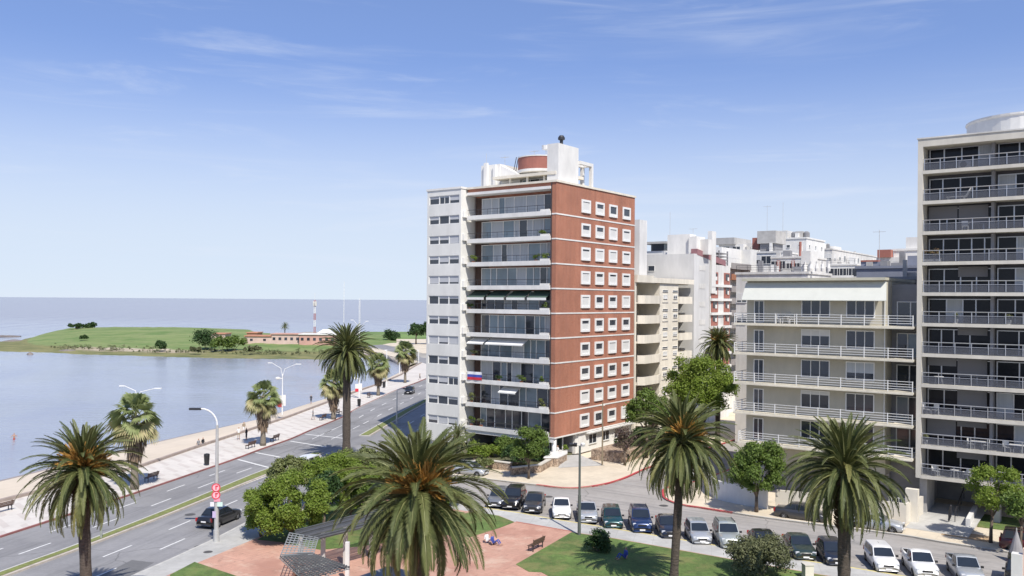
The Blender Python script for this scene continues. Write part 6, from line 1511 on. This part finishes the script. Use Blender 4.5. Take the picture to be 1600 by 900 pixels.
def lamp_double(label, px, py, pl, pr, pknee, banner=None):
    X, Y = G(px, py, .13); t = thing('double_lamp', label, 'street lamp', (X, Y, .13)); k = Y / FPX
    zj = ZP(px, pknee, Y) - .13; m = MB(); m.path([(0, 0, 0), (0, 0, zj * .5), (0, 0, zj)], [.12, .09, .06], 9); m.build('pole', M_wpole, t)
    for (ax, ay), lab in ((pl, 'l'), (pr, 'r')):
        dx = (ax - px) * k; z1 = ZP(ax, ay, Y) - .13; m = MB()
        m.path([(0, 0, zj - .5), (dx * .12, 0, zj + (z1 - zj) * .5), (dx * .75, 0, z1)], [.045, .04, .032], 6); m.build('arm', M_wpole, t)
        m = MB(); s = 1 if dx > 0 else -1; m.box(min(dx * .74, dx + s * .1), max(dx * .74, dx + s * .1), -.12, .12, z1 - .04, z1 + .06); m.build('lamp_head', M_wpole, t)
    if banner:
        z0 = ZP(px, banner[1], Y) - .13; z1 = ZP(px, banner[0], Y) - .13; m = MB(); m.box(-.75, -.1, -.03, .03, z0, z0 + (z1 - z0) * .4, 1); m.box(-.75, -.1, -.03, .03, z0 + (z1 - z0) * .4, z1, 0); m.build('banner', [M_white, mat('red_cloth', (.5, .03, .04), .9)], t)
        MB().box(.1, .55, -.03, .03, z0 + .2, z1 + .1).build('banner', M_white, t)
        m = MB(); m.lathe((-.75, 0, ZP(px, 593, Y) - .13), [(.1, 0), (.42, .12), (.42, .3), (.1, .42)], 10); m.build('floodlight', M_white, t); MB().box(-.7, 0, -.03, .03, ZP(px, 592, Y) - .1, ZP(px, 592, Y)).build('bracket', M_wpole, t)
    return t
lamp_double('white double lamp rising just behind the biggest fan palm', 214, 738, (187, 603), (250, 607), 618)
lamp_double('white double lamp with red and white banners beside the second fan palm', 441, 648, (419, 567), (469, 569), 584, (618, 636))
lamp_double('white double lamp behind the tall dark palm trunk', 561, 622, (548, 500), (574, 502), 520, (600, 612))
for px, py, pt, lab in ((604, 604, 548, 'thin white pole on the beach edge right of the tall palm'), (624, 585, 561, 'short white pole near the bend of the beach'), (654, 567, 548, 'white post at the edge of the grey tower near the bay')):
    X, Y = G(px, py, .1); t = thing('light_pole', lab, 'pole', (X, Y, .1)); m = MB(); m.tube((0, 0, 0), (0, 0, ZP(px, pt, Y) - .1), .12, .09, 7); m.build('pole', M_wpole, t); m = MB(); m.box(-.5, .1, -.12, .12, ZP(px, pt, Y) - .1, ZP(px, pt, Y) + .1); m.build('lamp_head', M_wpole, t)

def bench_meshes():
    s = MB()
    for k in range(4): s.box(-.9, .9, -.22 + k * .12, -.13 + k * .12, .43, .46)
    b = MB()
    for k in range(3): b.box(-.9, .9, .24 + k * .03, .27 + k * .03, .52 + k * .13, .62 + k * .13)
    l = MB(); l.box(-.03, .03, -.2, .2, .36, .43); l.box(-.03, .03, -.22, -.16, 0, .43); l.box(-.03, .03, .16, .22, 0, .43); l.box(-.03, .03, .20, .25, .4, .9)
    return s.mesh('seat', M_wood), b.mesh('backrest', M_wood), l.mesh('leg', M_dkmetal)
BN = bench_meshes()
def bench(label, px, py, rz, z=.14, sc=1.0):
    X, Y = G(px, py, z); t = thing('park_bench', label, 'bench', (X, Y, z), rz, 'park benches'); inst('seat', BN[0], t, scale=sc); inst('backrest', BN[1], t, scale=sc)
    for x in (-.7, .7): inst('leg', BN[2], t, (x * sc, 0, 0), scale=sc)
bench('dark slatted bench on the salmon brick paving of the plaza', 837, 858, R_(58) + PI, sc=1.0)
bench('dark bench on the promenade beside the biggest fan palm', 236, 751, R_(75) + PI, sc=1.0); bench('bench on the promenade to the left of the second fan palm', 391, 700, R_(75) + PI, sc=1.0); bench('bench on the promenade to the right of the second fan palm', 429, 689, R_(78) + PI, sc=1.0)
bench('bench on the promenade at the far left edge', 5, 799, R_(72) + PI, sc=1.0); bench('bench in the shade of the third fan palm', 504, 656, R_(80) + PI, sc=1.0); bench('bench close behind the third fan palm', 530, 648, R_(80), sc=1.0); bench('bench in the shade of the fourth fan palm', 578, 621, R_(80), sc=1.0)
for px, py, lab in ((323, 727, 'dark litter bin at the kerb of the promenade near the tall lamp post'), (561, 635, 'dark litter bin at the promenade kerb past the tall palm trunk'), (600, 606, 'dark litter bin beside the fourth fan palm')):
    X, Y = G(px, py, .13); t = thing('litter_bin', lab, 'bin', (X, Y, .13)); m = MB(); m.lathe((0, 0, 0), [(.26, 0.1), (.32, 1.1), (.30, 1.12)], 14); m.build('body', M_black, t); m = MB(); m.lathe((0, 0, 1.13), [(.33, 0), (.30, .16), (.05, .22)], 14); m.build('lid', M_black, t)
X, Y = G(90, 842, .15); t = thing('marker_post', 'short grey post standing in the median strip', 'post', (*G(158, 840, .15), .15)); m = MB(); m.tube((0, 0, 0), (0, 0, 1.2), .09, n=8); m.build('pole', mat('grey_post', (.28, .30, .27), .7), t); m = MB(); m.lathe((0, 0, 1.2), [(.09, 0), (.12, .05), (.03, .14)], 8); m.build('cap', M_dkmetal, t)

# stone walls and planters
def wall(name, label, pts, th, z0, z1, mtl, cap=None, cat='wall'):
    t = thing(name, label, cat, (pts[0][0], pts[0][1], 0)); P = [(p[0] - pts[0][0], p[1] - pts[0][1]) for p in pts]
    m = MB(); ribbon(m, P, th, z0, z1); o0 = offset(P, th)
    for i in (0, -1): m.quad((*P[i], z0), (*o0[i], z0), (*o0[i], z1), (*P[i], z1))
    m.build('masonry', mtl, t)
    if cap:
        m = MB(); ribbon(m, offset(P, -.06), th + .12, z1, z1 + .10); m.build('coping', cap, t)
    return t
wall('garden_wall', 'rubble stone garden wall with a pale coping below the shrubs of the brick tower', [G(640, 738), G(720, 736), G(760, 733), G(797, 738)], .4, .1, .95, M_stone, M_fin)
wall('garden_wall', 'short rubble stone wall beside the little street tree under the brick tower', [G(800, 745), G(845, 740), G(862, 730)], .4, .1, .9, M_stone, M_fin)
structure(MB().prism([G(640, 736), G(720, 734), G(760, 731), G(862, 729), RB.w(-.4, -.8), RB.w(-.4, 4.5), RB.w(-18, 4.5), RB.w(-18.5, -4)], .10, .5).build('garden_bed', mat('garden_soil', (.10, .10, .05), .95, .4, 1.0)))
pl = [RB.w(2.6, 4.0), RB.w(6.4, 4.2), RB.w(6.8, 5.5), RB.w(6.0, 19)]
t = thing('stone_planter', 'reddish rubble stone planter holding the long hedge along the side street', 'planter', (0, 0, 0)); m = MB(); m.prism(pl + [RB.w(2.6, 19)], .1, 1.35); m.build('masonry', M_stone, t)
t = thing('entrance_wall', 'white topped stone wall block at the entrance corner of the brick tower', 'wall', (0, 0, 0)); q0 = G(862, 728); q = [G(850, 731), G(872, 731), G(886, 724), G(886, 719), G(862, 719)]
m = MB(); m.prism(q, .1, 1.1); m.build('masonry', M_stone, t); c_ = Vector((sum(p[0] for p in q) / 5, sum(p[1] for p in q) / 5)); m = MB(); m.prism([tuple(c_ + (Vector(p) - c_) * 1.04) for p in q], 1.1, 1.22); m.build('coping', M_white, t)
structure(MB().add([(*G(872, 733), .15), (*G(945, 729), .15), (*G(905, 711, .5), .55), (*G(884, 712, .5), .55)], [(0, 1, 2, 3)]).build('entrance_ramp', M_path))
wall('garden_wall', 'white curved garden wall behind the round dense street tree', smooth_line([G(1093, 735), G(1097, 752), G(1112, 773), G(1122, 781), G(1150, 788), G(1200, 797)], 5), -.25, .1, 1.9, M_white)
wall('garden_wall', 'long pale garden wall behind the cars parked along the far kerb', [G(1212, 797), G(1300, 806), G(1414, 821), G(1438, 808)], -.25, .1, 1.9, mat('pale_wall', (.62, .58, .50), .85, .08, .8))
t = thing('gate_pier', 'pale rendered pier and gate beside the driveway of the tall block', 'gate', (*G(1425, 818), .1), TB.ang); MB().box(-.5, .5, -.3, .3, 0, 2.9).build('pier', M_cream, t)
m = MB()
for k in range(7): m.box(-1.9 + k * .2, -1.85 + k * .2, -.03, .03, .1, 2.0)
m.box(-1.95, -.5, -.03, .03, 1.9, 1.98); m.build('gate_leaf', M_white, t)
# stair rails and lawn at the tall block
for (a, b, lab) in (((1492, 818), (1506, 779), 'sloping black handrail up the steps of the tall block'), ((1482, 817), (1486, 808), 'short black handrail at the foot of the steps of the tall block')):
    p = G(*a, .15); q = G(*b, .8); t = thing('handrail', lab, 'handrail', (p[0], p[1], .15)); d = (q[0] - p[0], q[1] - p[1], .65); m = MB()
    for k in range(5): m.tube((d[0] * k / 4, d[1] * k / 4, d[2] * k / 4), (d[0] * k / 4, d[1] * k / 4, d[2] * k / 4 + 1.0), .035, n=5)
    m.tube((0, 0, 1.0), (d[0], d[1], d[2] + 1.0), .05, n=6); m.build('bars', M_dkmetal, t)
wall('low_wall', 'low white wall at the side of the steps of the tall block', [G(1516, 828), G(1527, 806)], .35, .1, .9, M_white)
structure(MB().prism([G(1527, 826), G(1590, 834), G(1600, 815), G(1533, 806)], .1, .2).build('front_lawn', M_lawn))
structure(MB().prism([G(1470, 838), G(1545, 850), G(1552, 842), G(1478, 829)], .1, .136).build('bare_soil', mat('bare_earth', (.36, .25, .15), .95, .25, 1.2, var2=.2, scale2=.8)))
# cream wall cut off by the lower right corner
t = thing('gate_wall', 'cream rendered wall end with a pinkish top in the lower right corner', 'wall', (*G(1590, 930), .13), ANG); MB().box(-.35, .3, -.3, .3, 0, 2.6).build('pier', M_white, t); MB().box(.3, 5, -.2, .2, 0, 3.0).build('wall_panel', mat('pink_render', (.62, .45, .37), .85), t)
t = thing('folded_parasol', 'folded grey parasol leaning up beside the dark red suv', 'parasol', (*G(1588, 878), .0), 0); m = MB(); m.lathe((0, 0, .2), [(.62, 0), (.36, 1.0), (.10, 1.9), (.04, 2.1)], 12); m.build('canopy', mat('parasol_cloth', (.28, .27, .27), .9), t); m = MB(); m.tube((0, 0, 0), (0, 0, 2.5), .04, n=6); m.build('pole', M_pole, t)
t = thing('litter_bin', 'beige box shaped bin at the edge of the parking path beside the round shrub', 'bin', (*G(1262, 903, .14), .14), .1); MB().box(-.3, .3, -.3, .3, 0, .9).build('body', M_cream, t); MB().box(-.33, .33, -.33, .33, .9, .98).build('lid', M_fin, t)

# ------------------------------------------------------------------ pergola
t = thing('pergola', 'curved grey metal pergola with slatted and lattice roof panels in the plaza', 'pergola', (*G(500, 880), .14)); ox, oy = G(500, 880)
def gp(px, py, z): X, Y = G(px, py, z); return (X - ox, Y - oy, z - .14)
HZ = 2.9
M_slat = mat('slat_grey', (.12, .125, .13), .6, .15, 2, metal=.2); M_latt = mat('lattice_grey', (.36, .38, .38), .5, .1, metal=.3)
def panel(a, b, c, d, nu, nv, wd, name, mt, th=.05):
    a, b, c, d = map(Vector, (a, b, c, d)); m = MB()
    def bar(p, q, w_):
        m.tube(tuple(p), tuple(q), w_, n=4)
    for i in range(nu + 1): f = i / nu; bar(a.lerp(b, f), d.lerp(c, f), wd)
    for j in range(nv + 1): f = j / nv; bar(a.lerp(d, f) + Vector((0, 0, wd * 2)), b.lerp(c, f) + Vector((0, 0, wd * 2)), wd)
    return m.build(name, mt, t)
A_, B_, C_, D_ = gp(462, 831, HZ), gp(533, 809, HZ), gp(545, 818, HZ), gp(494, 838, HZ)
panel(gp(461, 831, HZ), gp(600, 795, HZ), gp(605, 806, HZ), gp(476, 839, HZ), 70, 2, .045, 'slatted_roof', M_slat); panel(gp(478, 840, HZ), gp(610, 807, HZ), gp(612, 814, HZ), gp(500, 842, HZ), 62, 2, .045, 'slatted_roof', M_slat)
panel(gp(452, 834, HZ), gp(497, 842, HZ), gp(489, 868, HZ), gp(438, 869, HZ), 8, 9, .035, 'lattice_roof', M_latt)
panel(gp(438, 869, HZ), gp(489, 866, HZ), gp(546, 887, HZ), gp(478, 908, HZ), 9, 16, .04, 'lattice_roof', M_slat); panel(gp(437, 872, HZ - .25), gp(489, 869, HZ - .25), gp(546, 890, HZ - .25), gp(478, 911, HZ - .25), 6, 12, .03, 'lattice_roof', M_latt)
def post(px, py, mt, w_=.16):
    p = gp(px, py, HZ); MB().box(p[0] - w_, p[0] + w_, p[1] - w_, p[1] + w_, -.02, p[2] - .04).build('column', mt, t)
for px, py in ((470, 838), (505, 832), (540, 823), (580, 812)): post(px, py, M_conc, .14)
M_brown = mat('rust_column', (.17, .085, .06), .7)
for px, py in ((462, 877), (472, 880)): post(px, py, M_brown, .13)
for px, py in ((543, 846),): post(px, py, M_offw, .13)
t = thing('kiosk', 'flat grey roofed kiosk mostly hidden under the largest palm', 'kiosk', (*G(640, 985), .14), ANG); MB().box(-3.2, 2.6, -1.4, 1.6, 0, 2.3).build('wall', M_cream, t); MB().box(-3.6, 3.0, -1.8, 2.0, 2.3, 2.42).build('roof', M_dkconc, t)

# ------------------------------------------------------------------ the spit: club houses and masts
def club(label, px0, px1, pyb, pyt, Y, mtl, roof=None, dep=8, nwin=4, cat='club building'):
    x0, x1 = PX(px0, Y), PX(px1, Y); zt = ZP(px0, pyt, Y); zb = 0.3; o = thing('club_house', label, cat, (x0, Y, zb)); w_ = x1 - x0; h_ = zt - zb
    MB().box(0, w_, 0, dep, -1.5, h_).build('wall', mtl, o); MB().box(-.3, w_ + .3, -.4, dep + .3, h_, h_ + .35).build('roof', roof or M_offw, o)
    for i in range(nwin): MB().box(w_ * (i + .5) / nwin - .55, w_ * (i + .5) / nwin + .55, -.06, 0, h_ * .45, h_ * .72).build('window', M_glass, o)
    return o
M_pink = mat('salmon_render', (.52, .31, .26), .85, .15, .3); M_rose = mat('rose_render', (.56, .42, .37), .85, .12, .3); M_tile = mat('clay_tile', (.46, .22, .14), .85, .2, .6)
club('long low salmon pink club house on the spit', 424, 470, 537, 522.5, 352, M_rose, M_pink, nwin=5); club('white topped club house with red panels on the spit', 468, 525, 537, 523, 350, M_pink, M_white, nwin=6)
club('pale pink club wall with a clay roof at the left end of the spit houses', 383, 424, 537, 525.5, 352, M_rose, M_tile, nwin=2); club('small orange roofed hut above the club houses', 386, 402, 530, 520.5, 368, M_tile, M_tile, nwin=1); club('little clay roofed hut left of the club houses behind the tree clump', 330, 352, 532, 522, 366, M_rose, M_tile, nwin=1)
X0 = PX(483, 356); t = thing('tent', 'white peaked marquee roof behind the club house on the spit', 'tent', (X0, 356, 3.0)); m = MB(); m.add([(0, 0, 0), (11, 0, 0), (11, 9, 0), (0, 9, 0), (4.8, 4.5, 3.4), (7.5, 4.5, 3.4), (0, 0, -2.6), (11, 0, -2.6), (11, 9, -2.6), (0, 9, -2.6)], [(0, 1, 5, 4), (1, 2, 5), (2, 3, 4, 5), (3, 0, 4), (0, 6, 7, 1), (1, 7, 8, 2), (2, 8, 9, 3), (3, 9, 6, 0)]); m.build('canopy', M_white, t)
def mast(label, px, pyb, pyt, Y, wd=.45, heads=True, plain=False):
    x = PX(px, Y); zt = ZP(px, pyt, Y); t = thing('radio_mast', label, 'radio mast', (x, Y, 1.0)); h = zt - 1; n = 6; mw = mat('mast_white', (.75, .75, .75), .5); mr = mat('mast_red', (.42, .16, .15), .5)
    for i in range(n):
        m = MB(); z0, z1 = h * i / n, h * (i + 1) / n
        for sx in (-1, 1):
            for sy in (-1, 1): m.tube((sx * wd, sy * wd, z0), (sx * wd, sy * wd, z1), (.10 if heads else .05), n=4)
        for j in range(3):
            za, zb = z0 + (z1 - z0) * j / 3, z0 + (z1 - z0) * (j + 1) / 3; m.tube((-wd, -wd, za), (wd, -wd, zb), .05, n=4); m.tube((wd, -wd, zb), (wd, wd, za), .07, n=4)
        m.build('section', mw if (i % 2 == 0 or plain) else mr, t)
    if heads:
        m = MB()
        for k in range(6): a = k * PI / 3; m.box(wd * 2 * math.cos(a) - .2, wd * 2 * math.cos(a) + .2, wd * 2 * math.sin(a) - .2, wd * 2 * math.sin(a) + .2, h * .86, h * .97)
        m.tube((0, 0, h), (0, 0, h + 3), .08, n=4); m.build('antenna_panel', M_offw, t)
mast('red and white lattice mast with antenna panels behind the club houses', 492, 525, 469, 380, .30); mast('white lattice mast rising behind the crown of the tall palm', 562, 530, 466, 380, .22, False, True); mast('thin faint mast behind the top of the tall palm', 537.5, 525, 440, 400, .06, False, True)
for px, py, w_, lab in ((47, 553.5, 1.3, 'dark rock sticking out of the bay water off the spit'), (8, 526, 9, 'long flat reef in the open water at the far left'), (62, 529, 7, 'flat dark reef just off the tip of the spit'), (22, 533, 5, 'low rock at the outer tip of the spit'), (105, 549, 4, 'brown rock on the waterline of the spit')):
    x, y = G(px, py, SEA + .1); o = thing('shore_rock', lab, 'rock', (x, y, SEA - .1)); rg = random.Random(px); m = MB()
    m.lathe((0, 0, 0), [(w_ * rg.uniform(.8, 1), 0), (w_ * .8, .35), (w_ * .4, .7), (w_ * .1, .85)], 9); m.v = [(a + rg.uniform(-.2, .2) * w_ * .4, b + rg.uniform(-.2, .2) * w_ * .4, c + rg.uniform(0, .15)) for a, b, c in m.v]; m.build('stone', M_rock, o)

for px, py, r_, lab in ((315, 854, .5, 'dark round drain cover in the near avenue lane'), (297, 804, .42, 'dark drain cover in the avenue behind the black sedan'), (857, 776, .38, 'iron cover in the street above the small white round car'), (1037, 790, .38, 'iron cover in the street near the red kerb corner'), (325, 865, .3, 'small iron lid on the avenue pavement near the tall lamp post')):
    x, y = G(px, py, .01); zz = .132 if 'pavement' in lab else .0045
    o = thing('drain_cover', lab, 'drain cover', (x, y, zz)); m = MB(); m.lathe((0, 0, 0), [(r_, 0), (r_, .012)], 20); m.build('lid', mat('cast_iron', (.075, .072, .07), .7, .3, 4), o); m = MB(); m.lathe((0, 0, 0), [(r_ * 1.15, -.001), (r_ * 1.15, .006), (r_, .007)], 20); m.build('frame', mat('cover_frame', (.16, .155, .15), .8), o)
# ------------------------------------------------------------------ people
def person_mesh(pose, shirt, pants, skin=(.40, .24, .17), top_bare=False):
    V = dict(pelvis=(0, 0, .92), waist=(0, 0, 1.08), chest=(0, .0, 1.32), neck=(0, 0, 1.47), headb=(0, -.02, 1.56), head=(0, -.02, 1.68))
    J = {}
    for s, n in ((-1, 'l'), (1, 'r')):
        V['sh' + n] = (s * .19, 0, 1.40); V['el' + n] = (s * .25, .02, 1.13); V['ha' + n] = (s * .26, -.08, .88); V['hi' + n] = (s * .09, 0, .88); V['kn' + n] = (s * .11, -.02, .48); V['an' + n] = (s * .11, .02, .08); V['to' + n] = (s * .12, -.14, .04)
    if pose == 'walk':
        V['knl'] = (-.10, -.14, .50); V['anl'] = (-.10, -.20, .09); V['tol'] = (-.11, -.36, .05); V['knr'] = (.10, .06, .49); V['anr'] = (.10, .26, .13); V['tor'] = (.11, .14, .04); V['hal'] = (-.26, .14, .92); V['har'] = (.26, -.2, .94)
    if pose == 'sit':
        d = .92 - .5
        for k in list(V):
            if k[:2] not in ('kn', 'an', 'to'): V[k] = (V[k][0], V[k][1], V[k][2] - d)
        for s, n in ((-1, 'l'), (1, 'r')): V['kn' + n] = (s * .13, -.44, .50); V['an' + n] = (s * .13, -.46, .08); V['to' + n] = (s * .13, -.62, .04); V['ha' + n] = (s * .15, -.32, .55); V['el' + n] = (s * .26, -.08, .72)
    if pose == 'wade':
        for s, n in ((-1, 'l'), (1, 'r')): V['ha' + n] = (s * .42, -.12, 1.0); V['el' + n] = (s * .34, -.02, 1.18)
    if pose == 'ground':
        for k in list(V):
            if k[:2] not in ('kn', 'an', 'to'): V[k] = (V[k][0], V[k][1] + (V[k][2] - .92) * .12, (V[k][2] - .92) * .98 + .12)
        for s, n in ((-1, 'l'), (1, 'r')): V['kn' + n] = (s * .14, -.40, .42); V['an' + n] = (s * .14, -.66, .07); V['to' + n] = (s * .14, -.82, .05)
    E = [('pelvis', 'waist'), ('waist', 'chest'), ('chest', 'neck'), ('neck', 'headb'), ('headb', 'head')]
    for n in 'lr': E += [('chest', 'sh' + n), ('sh' + n, 'el' + n), ('el' + n, 'ha' + n), ('pelvis', 'hi' + n), ('hi' + n, 'kn' + n), ('kn' + n, 'an' + n), ('an' + n, 'to' + n)]
    Rr = dict(pelvis=.14, waist=.125, chest=.15, neck=.055, headb=.085, head=.10, sh=.065, el=.045, ha=.035, hi=.095, kn=.06, an=.042, to=.035)
    ks = list(V); me = bpy.data.meshes.new('person'); me.from_pydata([V[k] for k in ks], [(ks.index(a), ks.index(b)) for a, b in E], [])
    ob = bpy.data.objects.new('person_build', me); col.objects.link(ob)
    sk = ob.modifiers.new('skin', 'SKIN'); sub = ob.modifiers.new('sub', 'SUBSURF'); sub.levels = 1; sub.render_levels = 1
    for i, k in enumerate(ks):
        r = Rr.get(k, Rr.get(k[:2], .05)); d = me.skin_vertices[0].data[i]; d.radius = (r, r * .85); d.use_root = (k == 'pelvis')
    dg = bpy.context.evaluated_depsgraph_get(); dg.update(); ev = ob.evaluated_get(dg); out = bpy.data.meshes.new_from_object(ev); bpy.data.objects.remove(ob); out.name = 'person'
    out.materials.clear()
    for c in (mat('skin%.2f' % skin[0], skin, .6), mat('cloth_%.2f_%.2f_%.2f' % shirt, shirt, .9), mat('cloth_%.2f_%.2f_%.2f' % pants, pants, .9), mat('dark_hair', (.03, .022, .018), .7)): out.materials.append(c)
    zp, zn, zk = V['pelvis'][2], V['neck'][2], V['knl'][2]; hz = V['head'][2]
    mi = []
    for p in out.polygons:
        c = p.center; i = 0
        far = abs(c.x) > .24 or False
        if c.z > hz - .02 and c.y > V['head'][1] - .05: i = 3
        elif c.z > zn - .02: i = 0
        elif c.z > zp + .02 and not (far and c.z < V['ell'][2] + .02): i = 0 if top_bare else 1
        elif pose == 'ground' or pose == 'sit': i = 2 if (c.y > V['knl'][1] + .05 and not far) else 0
        elif c.z > zk - .05 and not far: i = 2
        else: i = 0
        mi.append(i)
    out.polygons.foreach_set('material_index', mi); out.polygons.foreach_set('use_smooth', [True] * len(mi)); out.update(); return out
PC = {}
def person(label, px, py, z, rz, pose, shirt, pants, skin=(.40, .24, .17), bare=False, group=None):
    k = (pose, shirt, pants, bare)
    if k not in PC: PC[k] = person_mesh(pose, shirt, pants, skin, bare)
    X, Y = G(px, py, z); o = inst('person', PC[k], None, (X, Y, z), (0, 0, rz)); return tag(o, label, 'person', group)
BL_, WH_, GR_, RD_, NV_, KH_ = (.02, .02, .025), (.75, .75, .75), (.25, .25, .26), (.45, .05, .05), (.05, .08, .32), (.35, .28, .2)
person('person in red trunks standing waist deep in the bay', 22, 695, SEA - .75, .4, 'wade', RD_, RD_, bare=True)
person('person in light top walking at the foot of the sea wall, left of a pair', 310, 706, -.45, 1.2, 'walk', GR_, BL_); person('person in dark clothes walking beside another at the foot of the sea wall', 317, 704, -.45, 1.2, 'walk', BL_, GR_)
person('person in grey on the sand by the second fan palm, leftmost of three', 373, 687, .13, .5, 'stand', WH_, KH_); person('person in black standing near the second fan palm', 385, 688, .13, -.8, 'stand', BL_, BL_); person('person in pale clothes on the sand behind the black dressed one', 381, 677, -.4, 1.0, 'walk', KH_, WH_)
person('dark figure standing at the edge of the wet sand', 486, 631, -1.0, .5, 'stand', BL_, BL_); person('person walking on the promenade near the third fan palm', 489, 656, .13, 1.9, 'walk', GR_, GR_); person('person with a light top far along the promenade near the grey tower', 656, 594, .13, 1.9, 'walk', KH_, BL_)
person('person in a white shirt sitting on the plaza edge under the palm leaves', 761, 848, .15, 1.0, 'ground', WH_, NV_); person('person in a blue shirt sitting on the plaza beside the white shirted one', 770, 851, .15, 1.2, 'ground', NV_, BL_)
person('person in blue resting on the grass in the shadow of the palm', 977, 873, .16, -1.2, 'ground', NV_, NV_)
person('person in light clothes walking on the pavement past the bare purple tree', 981, 722, .13, 2.5, 'walk', KH_, BL_); person('person in dark clothes by the entrance of the brick tower', 871, 718, .15, 2.2, 'stand', WH_, BL_)
